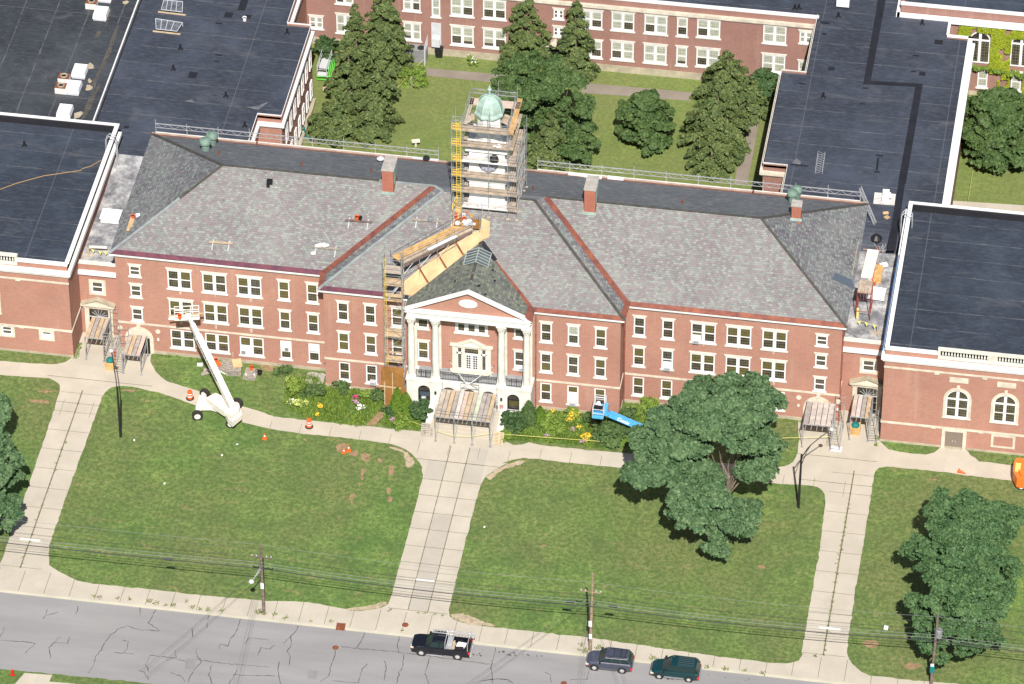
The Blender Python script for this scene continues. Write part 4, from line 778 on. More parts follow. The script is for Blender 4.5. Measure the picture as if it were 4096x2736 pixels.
# balcony doorway
ds = MB(); zt = 7.55
for x0, x1 in ((-1.98, -1.55), (1.55, 1.98), (-.98, -.70), (.70, .98)): ds.box(x0, x1, YC-.16, YC+.1, 4.14, 7.2)
ds.box(-2.05, 2.05, YC-.2, YC+.1, 7.2, 7.5); ds.box(-2.2, 2.2, YC-.38, YC+.1, 7.5, 7.64)
for s in (-1, 1): ds.yprism([(s*1.25, 7.64), (s*.15, 8.2), (s*.15, 8.35), (s*1.45, 7.72)], YC-.34, YC+.05)
ds.yprism([(-1.1, 7.64), (1.1, 7.64), (0, 8.05)], YC-.14, YC+.05); ds.lathe([(.08, 0), (.16, .15), (.14, .4), (.05, .5)], (0, YC-.2, 8.05), 8)
do = ds.build('door_surround', 'stone_c', B)
dd = MB(); dd.box(-.70, .70, YC+.02, YC+.1, 4.14, 6.3); dd.box(-.7, .7, YC+.0, YC+.1, 6.3, 6.42); dd.box(-1.55, 1.55, YC+.0, YC+.1, 7.1, 7.2)
for s in (-1, 1): dd.box(min(s*.98, s*1.55), max(s*.98, s*1.55), YC+.0, YC+.1, 6.25, 6.5); dd.box(min(s*1.42, s*1.55), max(s*1.42, s*1.55), YC, YC+.1, 4.14, 7.1); dd.box(min(s*.98, s*1.08), max(s*.98, s*1.08), YC, YC+.1, 4.14, 7.1); dd.box(min(s*1.08, s*1.42), max(s*1.08, s*1.42), YC, YC+.1, 4.14, 4.4)
dr = dd.build('balcony_door', 'white', B); dp = MB()
for x in (-.56, -.32, .14, .38):
    for k in range(6): dp.box(x, x+.19, YC-.005, YC+.018, 4.42+k*.30, 4.42+k*.30+.21)
dp.build('pane', 'glass', B).parent = dr
tg = MB(); tg.box(-.70, .70, YC+.03, YC+.07, 6.42, 7.1)
for s in (-1, 1): tg.box(min(s*1.08, s*1.42), max(s*1.08, s*1.42), YC+.03, YC+.07, 4.4, 6.25); tg.box(min(s*1.08, s*1.42), max(s*1.08, s*1.42), YC+.03, YC+.07, 6.5, 7.1)
tg.build('sidelight', 'glass', B).parent = dr
mu = MB()
for k in range(1, 6): mu.box(-.7+k*.233-.012, -.7+k*.233+.012, YC+.01, YC+.03, 6.42, 7.1)
mu.box(-.7, .7, YC+.01, YC+.03, 6.74, 6.77)
for s in (-1, 1):
    for k in range(1, 7): mu.box(min(s*1.08, s*1.42), max(s*1.08, s*1.42), YC+.012, YC+.03, 4.4+k*.265, 4.42+k*.265)
    mu.box(min(s*1.24, s*1.26), max(s*1.24, s*1.26), YC+.01, YC+.029, 4.4, 7.1)
mu.build('muntin', 'muntin', B).parent = dr
MB().box(-2.2, 2.2, YC-.55, YC-.02, 4.15, 4.28).build('door_step', 'stone', B)
# flagpoles
b0 = gy(Z1(1080, 1500), -4.75)
for a, b_ in ((820, 1140), (1470, 1215)):
    t = gy(Z1(a, b_), -6.4); m = MB().tube(b0, t, .055, 8, .03); o = m.build('flagpole', 'white', B); MB().tube(t, t+(t-b0).normalized()*.14, .05, 6).build('finial', 'iron', B).parent = o
MB().box(b0.x-.18, b0.x+.18, b0.y, -4.6, b0.z-.25, b0.z+.15).build('flagpole_bracket', 'white', B)
# air conditioners and window panels
for x, z, y in ((-10.3, 1.15, YC), (10.45, 1.15, YC), (19.8, 5.05, 0), (22.7, 9.02, 0), (5.25, 5.05, YC), (-7.55, 5.1, YC)): aircon(B, x, z, y)
def wpanel(x0, x1, z0, z1, y, m='white'): MB().box(x0, x1, y-.045, y+.02, z0, z1).build('window_panel', m, B)
wpanel(-20.35, -19.35, 2.15, 3.5, 0); wpanel(-17.4, -16.42, 2.55, 3.5, 0); wpanel(-24.6, -23.6, 1.2, 2.4, 0); wpanel(9.98, 10.92, 1.5, 2.7, YC); wpanel(19.3, 20.24, 5.1, 6.0, 0); wpanel(22.25, 23.15, 9.05, 9.9, 0); wpanel(4.5, 5.5, 5.08, 5.55, YC)
p = gy(ZM(600, 1180, 400, 2240, 2095, 1280)); MB().box(p.x-.22, p.x+.22, -.10, -.045, p.z-.22, p.z+.22).build('vent_grille', 'grey', B)
p = gy(ZM(1580, 1140, 600, 2240, 1, 1)); MB().box(-20.0, -19.6, -.12, -.046, 2.3, 2.7).build('vent_grille', 'grey', B)
# plinth vents
for x in (-13.0, -9.6): MB().box(x-.35, x+.35, YC-.09, YC, .12, .34).build('plinth_vent', 'white', B)
# bricked-up arched doorways with stone tympanum and roundels
for s, t in ((-1, 0), (1, 0)):
    xc = s*35.35; arch = [(xc-1.5*math.cos(math.pi*q/12), 1.9+1.5*math.sin(math.pi*q/12)) for q in range(13)]
    MB().yprism([(xc-1.5, 0), (xc+1.5, 0)]+arch[::-1], -.09, .05).build('doorway', 'stone', B)
    MB().box(xc-1.1, xc+1.1, -.13, -.06, 0, 2.05).build('door', 'dark', B)
    MB().box(xc-.2, xc+.2, -.16, .05, 3.3, 3.85).build('keystone', 'stone', B)
    for d in (-1, 1): c = MB().yprism([(xc+d*2.0+.27*math.cos(a), 3.05+.27*math.sin(a)) for a in np.arange(0, 6.28, .52)], -.05, .02); c.build('roundel', 'stone', B); MB().box(xc+d*2.0-.1, xc+d*2.0+.1, -.1, 0, 1.85, 2.15).build('wall_lamp', 'stone_w', B)
# downpipes at the centre block corners
for x in (CX+.12, 6.6, -6.6): MB().box(x-.07, x+.07, (YC if abs(x) < 10 else -.12)-.1, (YC if abs(x) < 10 else -.12), .1, 12.5).build('downpipe', 'copper' if x > 0 and abs(x) > 10 else 'steel_d', B)
MB().box(WX+.02, WX+.14, .05, .18, .1, 12.5).build('downpipe', 'copper', B)
# links with pedimented doors at both ends
YL = 2.3
for s in (-1, 1):
    xs0, xs1 = sorted((s*WX, s*42.0)); hx = s*40.1; LK = thing('link_building', ['low brick link with pedimented doorway between the left hall and the school', 'low brick link with pedimented doorway between the school and the right hall'][s > 0], 'building', (s*39.7, YL, 0), group='brick links at the ends of the school')
    m = MB(); facade(m, xs0, xs1, 0, 7.9, YL, [(hx-.62, hx+.62, 5.45, 6.95)]); m.box(xs0, xs1, YL, YL+.35, 8.45, 9.2); m.face([(xs0, YL, 7.9), (xs1, YL, 7.9), (xs1, YL, 8.46), (xs0, YL, 8.46)]); m.build('wall', 'brick', LK)
    m = MB().box(xs0, xs1, YL-.35, YL+.02, 8.0, 8.42); m.box(xs0, xs1, YL-.2, YL+.02, 7.84, 8.0); m.build('cornice', 'trim', LK); MB().box(xs0, xs1, YL-.08, YL+.43, 9.2, 9.36).build('coping', 'stone_w', LK)
    window(LK, hx, 5.45, 6.95, 1.24, YL, 1, lintel=False, sill=False, surround=True, pat=((N, 0),), rows=2)
    d = MB(); x = hx
    for q in (-1, 1): d.box(x+q*1.25-.24, x+q*1.25+.24, YL-.22, YL+.02, 0, 3.55)
    d.box(x-1.6, x+1.6, YL-.3, YL+.02, 3.55, 3.95); d.box(x-1.8, x+1.8, YL-.55, YL+.02, 3.95, 4.1); d.yprism([(x-1.5, 4.1), (x+1.5, 4.1), (x, 4.75)], YL-.3, YL)
    d.build('door_surround', 'stone', LK)
    d = MB()
    for q in (-1, 1): d.hexa([(x+q*1.85, YL-.58, 4.08), (x, YL-.58, 4.85), (x, YL, 4.85), (x+q*1.85, YL, 4.08), (x+q*1.85, YL-.58, 4.22), (x, YL-.58, 5.0), (x, YL, 5.0), (x+q*1.85, YL, 4.22)])
    d.build('pediment_roof', 'found', LK)
    d = MB().box(x-1.01, x+1.01, YL-.1, YL-.01, 2.35, 3.4); o = d.build('fanlight', 'glass', LK); f = MB(); f.box(x-1.01, x+1.01, YL-.13, YL-.09, 2.3, 2.4); f.box(x-1.01, x+1.01, YL-.13, YL-.09, 3.36, 3.45)
    for t in np.arange(.3, 2.9, .45): f.beam((x, YL-.12, 2.4), (x+.9*math.cos(t), YL-.12, 2.4+.9*math.sin(t)), .03, .03)
    f.build('tracery', 'lgrey', LK).parent = o; MB().box(x-1.01, x+1.01, YL-.09, YL-.02, 0, 2.35).build('door', 'dark', LK)
    ysl = 15.0 if s < 0 else 17.5; MB().box(xs0, xs1, YL+.35, ysl, 8.5, 8.88).build('roof', 'silver', LK)
    MB().hexa([(xs0, ysl, 8.4), (xs1, ysl, 8.4), (xs1, 20.2, 9.4), (xs0, 20.2, 9.4), (xs0, ysl, 8.88), (xs1, ysl, 8.88), (xs1, 20.2, 9.895), (xs0, 20.2, 9.895)]).build('roof_slope', 'silver' if s < 0 else 'mem', LK)
# chimneys
def chimney(parent, x, y, w, d, z0, z1, cap=True, side=True):
    o = MB().box(x-w/2, x+w/2, y-d/2, y+d/2, z0, z1).build('chimney', 'brick_chim', parent)
    c = MB().box(x-w/2-.07, x+w/2+.07, y-d/2-.07, y+d/2+.07, z1, z1+.14); q = c.build('cap', mat('chimney_cap', (.40, .37, .33), .85, noise=.3, nscale=1.5), parent); q.parent = o
    r = MB()
    for k in range(5): r.box(x-w/2+.22+k*(w-.44)/4.4, x-w/2+.28+k*(w-.44)/4.4, y-d/2-.03, y-d/2, z0+1.0, z1-.35)
    q = r.build('brick_rib', 'brick_chim', parent); q.parent = o
    f = MB().box(x-w/2-.12, x+w/2+.12, y-d/2-.12, y-d/2, z0+.55, z0+.85); q = f.build('flashing', 'verd', parent); q.parent = o; q = MB().box(x+w/2, x+w/2+.03, y-d/2+.4, y+d/2-.1, z0+1.6, z1-.3).build('side_flashing', 'verd', parent); q.parent = o
    return o
for (tile, pts, zt) in (((2, 2), [(1130, 205), (1225, 205)], 0), ((2, 3), [(718, 378), (812, 378)], 0)):
    # base on the front slope: intersect sight line with the slope
    best = None
    for yy_ in np.arange(5, 9.3, .02):
        p = gy(T(*tile, *pts[0]), yy_); 
        if best is None or abs(p.z-(EA+ks*(yy_-YF))) < best[0]: best = (abs(p.z-(EA+ks*(yy_-YF))), yy_, p)
    yf = best[1]; x0 = best[2].x; x1 = gy(T(*tile, *pts[1]), yf).x
    top = gy(T(*tile, pts[0][0], 1470-1450.7+(-450) if False else 0), yf)
    chimney(B, (x0+x1)/2, yf+1.15, x1-x0, 2.3, best[2].z-.5, gy(T(1, 2, 1122, 1455) if tile[1] == 2 else T(2, 3, 722, 172), yf).z)
q0 = gy(T(2, 4, 352, 420), 12.0)
def on_end(p):   # hit the right end slope
    for yy_ in np.arange(2, 18, .02):
        g_ = gy(p, yy_); z = EA+(XE-g_.x)*(RZ-EA)/(XE-RX)
        if g_.z <= z: return g_
p0 = on_end(T(2, 4, 352, 425)); p1 = gy(T(2, 4, 432, 425), p0.y)
chimney(B, (p0.x+p1.x)/2, p0.y+.45, p1.x-p0.x, .9, p0.z-.6, gy(T(2, 4, 355, 310), p0.y).z)
# round green roof ventilators on the rear slope
def on_rear(p):
    for yy_ in np.arange(RY, BK, .02):
        g_ = gy(p, yy_); z = RZ-(yy_-RY)*(RZ-EA)/(BK-RY)
        if g_.z <= z: pass
        if g_.z >= z-.001 and yy_ > RY: last = g_
        if g_.z < z: return g_
    return gy(p, BK)
def on_front(p, cen=None):
    for yy_ in np.arange(YCF, 9.2, .02):
        g_ = gy(p, yy_); z = zf(g_.x, yy_)
        if g_.z <= z: return g_
    return gy(p, 9)
for i, j, a, b, r in ((1, 1, 1755, 1285, .62), (1, 1, 1812, 1235, .62), (2, 4, 392, 245, .62), (2, 4, 360, 275, .55)):
    p = on_rear(T(i, j, a, b)); z = RZ-(p.y-RY)*(RZ-EA)/(BK-RY)
    MB().lathe([(r*.72, -.4), (r*.72, .7), (r*.66, .75), (r*.66, 1.0), (r*1.05, 1.02), (r*1.05, 1.25), (r*.9, 1.42), (r*.4, 1.58), (.02, 1.6)], (p.x, p.y, z), 16).build('roof_ventilator', 'verd_d', B, smooth=False)
for i, j, a, b in ((1, 1, 1868, 1325), (1, 2, 443, 1420), (1, 2, 1036, 1475), (2, 3, 284, 170), (2, 3, 1560, 285), (1, 2, 60, 1235), (2, 3, 2162, 205)):
    p = on_rear(T(i, j, a, b)); MB().tube((p.x, p.y, p.z-.1), (p.x, p.y, p.z+.55), .09, 8).build('vent_pipe', 'rust', B)
# missing slates on the portico slope and front slope
ms = MB()
def on_port(p):
    for yy_ in np.arange(PYF, PY, .02):
        g_ = gy(p, yy_); z = EA+(PX-abs(g_.x))*(PA-EA)/PX
        if g_.z <= z: return g_
for a, b in ((1945, 990), (1955, 985), (2065, 853), (2085, 945), (1753, 952), (2005, 1060)):
    p = on_port(T(2, 2, a, b)); ms.obox((p.x, p.y, p.z+.02), (.3, .33, .02), 0)
ms.build('slate_gap', 'mem_black', B)
# ------------------------------------------------------------------ the clock tower (part of the school)
TY = 9.2; TH = 1.82
t = MB().box(-TH, TH, TY-TH, TY+TH, 15.5, 25.3); TW = t.build('tower', 'white', B)
t = MB().box(-TH-.28, TH+.28, TY-TH-.28, TY+TH+.28, 21.3, 21.75); t.box(-TH-.15, TH+.15, TY-TH-.15, TY+TH+.15, 21.05, 21.3); t.box(-TH-.35, TH+.35, TY-TH-.35, TY+TH+.35, 25.0, 25.4); t.box(-TH-.2, TH+.2, TY-TH-.2, TY+TH+.2, 18.0, 18.4); build_by(t, lambda x, y, z: int(z/3.3), 'tower_cornice', 'trim', B)
ck_ = MB(); cz = 23.35; ck_.yprism([(.15+.95*math.cos(a), cz+.95*math.sin(a)) for a in np.arange(0, 6.28, .3)], TY-TH-.07, TY-TH); co = ck_.build('clock_face', mat('clock_glass', (.34, .34, .42), .4), B)
hn = MB()
for k in range(12): a = k*math.pi/6; hn.beam((.15+.72*math.cos(a), TY-TH-.085, cz+.72*math.sin(a)), (.15+.92*math.cos(a), TY-TH-.085, cz+.92*math.sin(a)), .06, .03, (0, 1, 0))
for k in range(24): a, c = k*math.pi/12, (k+1)*math.pi/12; hn.tube((.15+.96*math.cos(a), TY-TH-.08, cz+.96*math.sin(a)), (.15+.96*math.cos(c), TY-TH-.08, cz+.96*math.sin(c)), .03, 4)
hn.beam((.15, TY-TH-.1, cz), (.15, TY-TH-.1, cz+.7), .05, .03, (0, 1, 0)); hn.beam((.15, TY-TH-.1, cz), (.15+.5, TY-TH-.1, cz-.2), .05, .03, (0, 1, 0)); hn.build('numeral_ring', 'iron', B).parent = co
lo = MB().lathe([(1.55, 25.3), (1.5, 25.6), (1.28, 25.9), (1.24, 28.3), (1.36, 28.4), (1.36, 28.62)], (0, TY, 0), 8, math.pi/8); lo.build('lantern', 'white', B)
dm = MB().lathe([(1.56, 28.55), (1.54, 28.72), (1.36, 28.95), (1.33, 29.3), (1.2, 29.75), (.95, 30.2), (.62, 30.5), (.25, 30.66)], (0, TY, 0), 8, math.pi/8); DM = dm.build('dome', 'verd', B)
rb = MB()
for k in range(8):
    a = math.pi/8+k*math.pi/4; pr = [(1.57, 28.7), (1.37, 28.96), (1.34, 29.3), (1.21, 29.76), (.96, 30.22), (.63, 30.52), (.25, 30.68)]
    rb.path([(r_*math.cos(a), TY+r_*math.sin(a), z) for r_, z in pr], .035, 4)
rb.build('rib', mat('pale_verdigris', (.40, .55, .47), .6), B).parent = DM
MB().lathe([(.26, 30.6), (.28, 30.75), (.14, 30.8), (.11, 31.2), (.2, 31.25), (.24, 31.45), (.12, 31.7), (.02, 31.95)], (0, TY, 0), 10).build('finial', 'verd', B).parent = DM
# ------------------------------------------------------------------ flanking halls
ZH = 12.28
def hall(s, label):
    H = thing('brick_hall', label, 'building', (s*50, -1.95, 0), group='brick halls flanking the school')
    X0, X1 = 42.0, 78.0; yF, yB = -1.95, 22.0
    def sx(a, b): return tuple(sorted((s*a, s*b)))
    holes = []; av = []
    arches = [(49.55, 1.42, 4.25, 8.05), (54.35, 1.42, 4.25, 8.05), (59.15, 1.42, 4.25, 8.05), (63.95, 1.42, 4.25, 8.05), (68.7, 1.42, 4.25, 8.05)]
    if s < 0: arches = [(50.75, 1.42, 5.1, 9.2)]+[(50.75+4.8*k, 1.42, 5.1, 9.2) for k in range(1, 5)]
    m = MB()
    for xc, R, z0, z1 in arches: holes.append((s*xc-R+.35 if s > 0 else s*xc-R+.35, s*xc+R-.35, z0+.1, z1-R+.3))
    small = []
    if s < 0: small = [(-44.7, 2.2, 3.15, 1.1), (-48.9, 2.15, 3.3, 1.1), (-54.5, 2.15, 3.3, 1.1), (-59.5, 2.15, 3.3, 1.1)]
    for xc, z0, z1, w in small: holes.append((xc-w/2, xc+w/2, z0, z1))
    facade(m, *sx(X0, X1), 0, 10.8, yF, holes); a, b = sx(X0, X1)
    m.face([(s*X0, yF, 0), (s*X0, yB, 0), (s*X0, yB, ZH-.1), (s*X0, yF, ZH-.1)]); m.face([(a, yB, 0), (b, yB, 0), (b, yB, ZH-.1), (a, yB, ZH-.1)]); m.face([(s*X1, yF, 0), (s*X1, yB, 0), (s*X1, yB, ZH-.1), (s*X1, yF, ZH-.1)])
    c, e = sx(X0, 47.2); m.box(c, e, yF, yF+.35, 10.79, 12.12); c, e = sx(47.2, X1); m.face([(c, yF, 10.8), (e, yF, 10.8), (e, yF, 11.6), (c, yF, 11.6)]); m.build('wall', 'brick', H)
    bm = MB(); bm.box(a, b, yF+.3, yF+.35, 0, 11); bm.build('interior', 'dark', H)
    c = MB(); c0, c1 = sx(X0-.35, X1); c.box(c0, c1, yF-.36, yF+.02, 11.02, 11.48); c.box(*sx(X0-.2, X1), yF-.2, yF+.02, 10.75, 11.02)
    e0, e1 = sx(X0-.36, X0); c.box(e0, e1, yF+.02, yB, 11.02, 11.48); e0, e1 = sx(X0-.2, X0); c.box(e0, e1, yF+.02, yB, 10.75, 11.02); c.build('cornice', 'trim' if s < 0 else 'white', H)
    p = MB(); p.box(*sx(X0-.02, 47.25), yF-.08, yF+.42, 12.12, ZH); p.box(*sx(X0-.08, X0+.35), yF+.42, yB, 12.1, ZH); p.box(*sx(X0-.08, X1), yB, yB+.35, 12.1, ZH); p.build('coping', 'white', H)
    MB().box(*sx(X0, X0+.3), yF+.35, yB, 11.5, 12.1).build('parapet', 'brick', H); mp = MB(); mp.box(*sx(X0+.31, X1), yB-.25, yB-.01, 11.4, 12.18); mp.box(*sx(X0+.31, X0+.36), yF+.35, yB-.3, 11.4, 12.05); mp.build('parapet_lining', 'mem_black', H)
    MB().box(*sx(X0+.36, X1), yF+.4, yB-.25, 11.2, 11.45).build('roof', 'mem_h', H)
    # balustrade on the front
    bl = MB(); bl.box(*sx(47.25, X1), yF-.02, yF+.38, 11.6, 11.75); bl.box(*sx(47.25, X1), yF-.04, yF+.4, 12.65, 12.83)
    x = 47.25
    while x < X1-5: bl.box(*sx(x, x+.28 if x < 48 else x+.95), yF, yF+.36, 11.75, 12.65); x += 5.05
    B_ = bl.build('balustrade', 'stone_c', H); bb = MB(); x = 47.75; k = 0
    while x < 72:
        if ((x-47.25) % 5.05) > 1.0 or x < 52: bb.lathe([(.07, 0), (.05, .12), (.10, .38), (.04, .68), (.07, .86), (.07, .9)], (s*x, yF+.18, 11.75), 7)
        x += .30
    
    for q in build_by(bb, lambda x, y, z: int((abs(x)-47.25)/5.05), 'baluster', 'stone_w', H): q.parent = B_
    sc_ = MB(); sc_.box(*sx(X0-.05, X1), yF-.07, yF+.02, 9.78 if s > 0 else 9.72, 9.99 if s > 0 else 9.93)
    for z in (2.55,) if s > 0 else (3.38,):
        sc_.box(*sx(X0-.06, X1), yF-.08, yF+.02, z, z+.24)
        q0, q1 = sx(X0-.07, X0); sc_.box(q0, q1, yF+.02, yB-14, z, z+.24)
    for x in (47.3, 52.1, 57.0): sc_.box(*sx(x-.25, x+.25), yF-.16, yF-.07, 9.6, 10.0); sc_.box(*sx(x-.25, x+.25), yF-.15, yF-.08, 2.5 if s > 0 else 3.33, 2.85 if s > 0 else 3.68)
    sc_.build('string_course', 'stone', H); MB().box(*sx(X0-.05, X1), yF-.05, yF+.02, 0, .3).build('plinth', 'found', H)
    for xc, R, z0, z1 in arches:
        x = s*xc; zc = z1-R; o = MB(); n = 12
        arc = [(math.cos(math.pi*q/n), math.sin(math.pi*q/n)) for q in range(n+1)]
        for (ca, sa), (cb, sb) in zip(arc, arc[1:]): o.hexa([(x+ca*R, yF-.09, zc+sa*R), (x+cb*R, yF-.09, zc+sb*R), (x+cb*(R-.28), yF-.09, zc+sb*(R-.28)), (x+ca*(R-.28), yF-.09, zc+sa*(R-.28)), (x+ca*R, yF+.02, zc+sa*R), (x+cb*R, yF+.02, zc+sb*R), (x+cb*(R-.28), yF+.02, zc+sb*(R-.28)), (x+ca*(R-.28), yF+.02, zc+sa*(R-.28))])
        for q in (-1, 1): p0, p1 = sorted((x+q*R, x+q*(R-.28))); o.box(p0, p1, yF-.09, yF+.02, z0-.1, zc)
        o.box(x-R-.05, x+R+.05, yF-.16, yF+.02, z0-.2, z0-.1); o.box(x-.15, x+.15, yF-.15, yF+.02, z1-.1, z1+.32)
        so_ = o.build('arch_surround', 'stone', H); r = R-.28
        g_ = MB().yprism([(x-r, z0-.1), (x+r, z0-.1)]+[(x+ca*r, zc+sa*r) for ca, sa in arc], yF-.02, yF+.005); wo = g_.build('arched_window', 'glass', H)
        f = MB(); f.box(x-r, x-r+.13, yF-.07, yF-.021, z0-.1, zc); f.box(x+r-.13, x+r, yF-.07, yF-.021, z0-.1, zc); f.box(x-.15, x+.15, yF-.07, yF-.021, z0-.1, zc+r-.05); f.box(x-r, x+r, yF-.072, yF-.022, zc-.1, zc+.1); f.box(x-r+.13, x+r-.13, yF-.073, yF-.023, z0-.1, z0+.12); f.box(x-r+.13, x+r-.13, yF-.06, yF-.025, (z0+zc)/2-.04, (z0+zc)/2+.04)
        for (ca, sa), (cb, sb) in zip(arc, arc[1:]): f.hexa([(x+ca*r, yF-.07, zc+sa*r), (x+cb*r, yF-.07, zc+sb*r), (x+cb*(r-.1), yF-.07, zc+sb*(r-.1)), (x+ca*(r-.1), yF-.07, zc+sa*(r-.1)), (x+ca*r, yF-.02, zc+sa*r), (x+cb*r, yF-.02, zc+sb*r), (x+cb*(r-.1), yF-.02, zc+sb*(r-.1)), (x+ca*(r-.1), yF-.02, zc+sa*(r-.1))])
        f.build('frame', 'white', H).parent = wo
        u = MB()
        for q in (-1, 1):
            for k in range(1, 4): xx = x+q*(.15+k*(r-.28)/4); u.box(xx-.009, xx+.009, yF-.05, yF-.03, z0, zc)
            for t_ in (.45, .8, 1.15): u.beam((x+q*.15, yF-.04, zc+.1), (x+q*r*math.cos(t_)*.95, yF-.04, zc+r*math.sin(t_)*.95), .025, .02, (0, 1, 0))
        for k in range(1, 7): zz = z0+.1+k*(zc-z0-.1)/7; u.box(x-r, x+r, yF-.049, yF-.031, zz-.012, zz+.012)
        u.build('muntin', 'muntin', H).parent = wo
        if s > 0: MB().box(x-.95, x+.95, yF-.05, yF+.01, 8.75, 9.4).build('stone_panel', 'stone', H)
    for xc, z0, z1, w in small: window(H, xc, z0, z1, w, yF, 1, lintel=False, sill=False, surround=True, pat=((N, 0),), rows=2)
    if s < 0: MB().box(-45.15, -44.25, yF-.05, yF+.03, 2.22, 2.75).build('window_panel', 'white', H)
    if s > 0:
        o = MB(); o.box(48.2, 48.55, yF-.1, yF+.02, 0, 2.55); o.box(50.35, 50.7, yF-.1, yF+.02, 0, 2.55); o.box(48.55, 50.35, yF-.1, yF+.02, 2.3, 2.55); o.build('door_surround', 'stone', H)
        for k in (0, 1):
            d = MB().box(48.57+k*.895, 49.43+k*.895, yF-.04, yF+.01, .06, 2.28); d.box(48.65+k*.895, 49.35+k*.895, yF-.055, yF-.04, 1.2, 2.15); o = d.build('door', mat('brown_door%d' % k, (.20, .165, .13), .6), H); MB().box(49.28+k*.3, 49.34+k*.3, yF-.12, yF-.05, .95, 1.2).build('handle', 'alu', H).parent = o
        p = MB(); p.box(53.2, 53.45, yF-.07, yF+.02, .8, 2.5); p.box(55.4, 55.65, yF-.07, yF+.02, .8, 2.5); p.box(53.45, 55.4, yF-.07, yF+.02, 2.25, 2.5); p.box(53.45, 55.4, yF-.07, yF+.02, .8, .98); p.build('blind_panel_frame', 'stone', H)
    # roof ladder on the link side
    ld = MB(); x = s*(X0-.55); yl = gz(T(1, 1, 900, 1240), 12).y if s < 0 else gz(T(2, 4, 1370, 450), 12).y
    for q in (-.25, .25):
        ld.path([(x, yl+q, 8.9), (x, yl+q, 12.9), (x+s*.25, yl+q, 13.35), (x+s*.75, yl+q, 13.4), (x+s*1.1, yl+q, 13.0), (x+s*1.15, yl+q, 11.5)], .05, 5)
    for z in np.arange(9, 12.9, .35): ld.tube((x, yl-.25, z), (x, yl+.25, z), .025, 4)
    ld.build('roof_ladder', 'alu', H)
    return H
HL = hall(-1, 'left brick hall with flat dark roof and tall arched windows behind the left lawn')
HR = hall(1, 'right brick hall with flat dark roof, arched windows and brown double doors')
bx = MB().box(41.62, 41.75, -1.5, 14.0, 11.55, 11.62); bx.build('cornice_flashing', mat('blue_flashing', (.10, .22, .42), .35, .4), HR)
# ------------------------------------------------------------------ rear range, back wings, ivy building
YR = 56.3
R_ = thing('rear_building', 'two storey brick range with stone base across the back of the courtyard', 'building', (0, YR, 0))
m = MB(); hs = []; rw = []
def RWn(x, zb, zt, w, n, **k): rw.append((x, zb, zt, w, n, k)); hs.append((x-w/2, x+w/2, zb, zt))
def yr(i, j, a, b, c, d): p, q = gy(T(i, j, a, b), YR), gy(T(i, j, c, d), YR); return p.x, p.z, q.x, q.z
for (i, j, a, b, c, d, n) in [(1, 2, 495, 120, 635, 258, 2), (1, 2, 725, 105, 900, 300, 2), (1, 2, 1300, 175, 1470, 360, 2), (1, 2, 1705, 205, 1920, 405, 2), (1, 2, 1980, 230, 2195, 430, 2), (1, 3, 668, 320, 880, 507, 2), (1, 3, 940, 335, 1150, 530, 2), (1, 3, 1220, 360, 1430, 557, 2), (1, 3, 1497, 383, 1603, 572, 1), (1, 3, 1668, 395, 1880, 590, 2), (1, 3, 2230, 445, 2440, 640, 2), (1, 4, 405, 505, 530, 680, 2), (1, 4, 415, 250, 535, 385, 2)]:
    x0, z1, x1, z0 = yr(i, j, a, b, c, d); w = x1-x0-.28; RWn((x0+x1)/2, z0+.15, z1-.3, w, n, pat=tuple((True, random.choice([.6, 1, 0])) for _ in range(n)), cols=3 if w < 1.3 else 4, mull=.3, bl='blind_w')
    if i == 1 and b > 100 and a not in (495, 415) and not (j == 4 and a > 400): RWn((x0+x1)/2, z0+.15+4.0, z1-.3+4.0, w, n, pat=tuple((True, random.choice([0, 0, 1])) for _ in range(n)), cols=4, mull=.3, bl='blind_w')
RWn(gy(T(1, 3, 500, 150), YR).x, 6.5, 7.7, 1.1, 2, pat=((N, 0), (N, 0)), rows=2); RWn(gy(T(1, 3, 500, 150), YR).x, 4.1, 5.3, 1.1, 2, pat=((N, 0), (N, 0)), rows=2)
x0, z1, x1, z0 = yr(1, 2, 1540, 190, 1640, 380); RWn((x0+x1)/2, 5.05+.15, 7.6, .95, 1, pat=((True, 1),), bl='blind_w')
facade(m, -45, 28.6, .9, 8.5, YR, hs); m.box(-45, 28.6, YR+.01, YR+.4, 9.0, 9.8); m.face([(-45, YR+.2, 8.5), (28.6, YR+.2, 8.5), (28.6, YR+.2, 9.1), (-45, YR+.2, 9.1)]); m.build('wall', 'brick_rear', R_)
MB().box(-45, 28.6, YR+.4, YR+.45, 0, 9).build('interior', 'dark', R_)
m = MB().box(-45, 28.6, YR-.06, YR+.01, 0, .9); m.build('plinth', 'found', R_); m = MB().box(-45, 28.6, YR-.3, YR+.01, 8.62, 9.02); m.box(-45, 28.6, YR-.14, YR+.01, 8.42, 8.62); m.build('cornice', 'stone', R_); MB().box(-45, 28.7, YR-.06, YR+.46, 9.8, 9.95).build('coping', 'trim', R_)
MB().box(-45, 37.3, YR+.46, 90, 9.3, 9.6).build('roof', 'mem', R_)
for (x, zb, zt, w, n, k) in rw: window(R_, x, zb, zt, w, YR, n, **k)
x0, z1, x1, z0 = yr(1, 2, 1540, 190, 1640, 380)
m = MB().box(x0+.1, x1-.1, YR-.08, YR+.05, z0, z1); m.box(x0+.18, x1-.18, YR-.5, YR-.08, z0-.1, z0+1.0); m.build('boarded_opening', 'lgrey', R_)
p = gy(T(1, 3, 470, 350), YR); m = MB().yprism([(p.x-1.0, p.z-.5), (p.x+1.0, p.z-.5), (p.x, p.z+.45)], YR-.6, YR); m.build('porch_pediment', 'stone', R_); MB().box(p.x-.75, p.x+.75, YR-.1, YR, .4, p.z-.5).build('door', 'dark', R_)
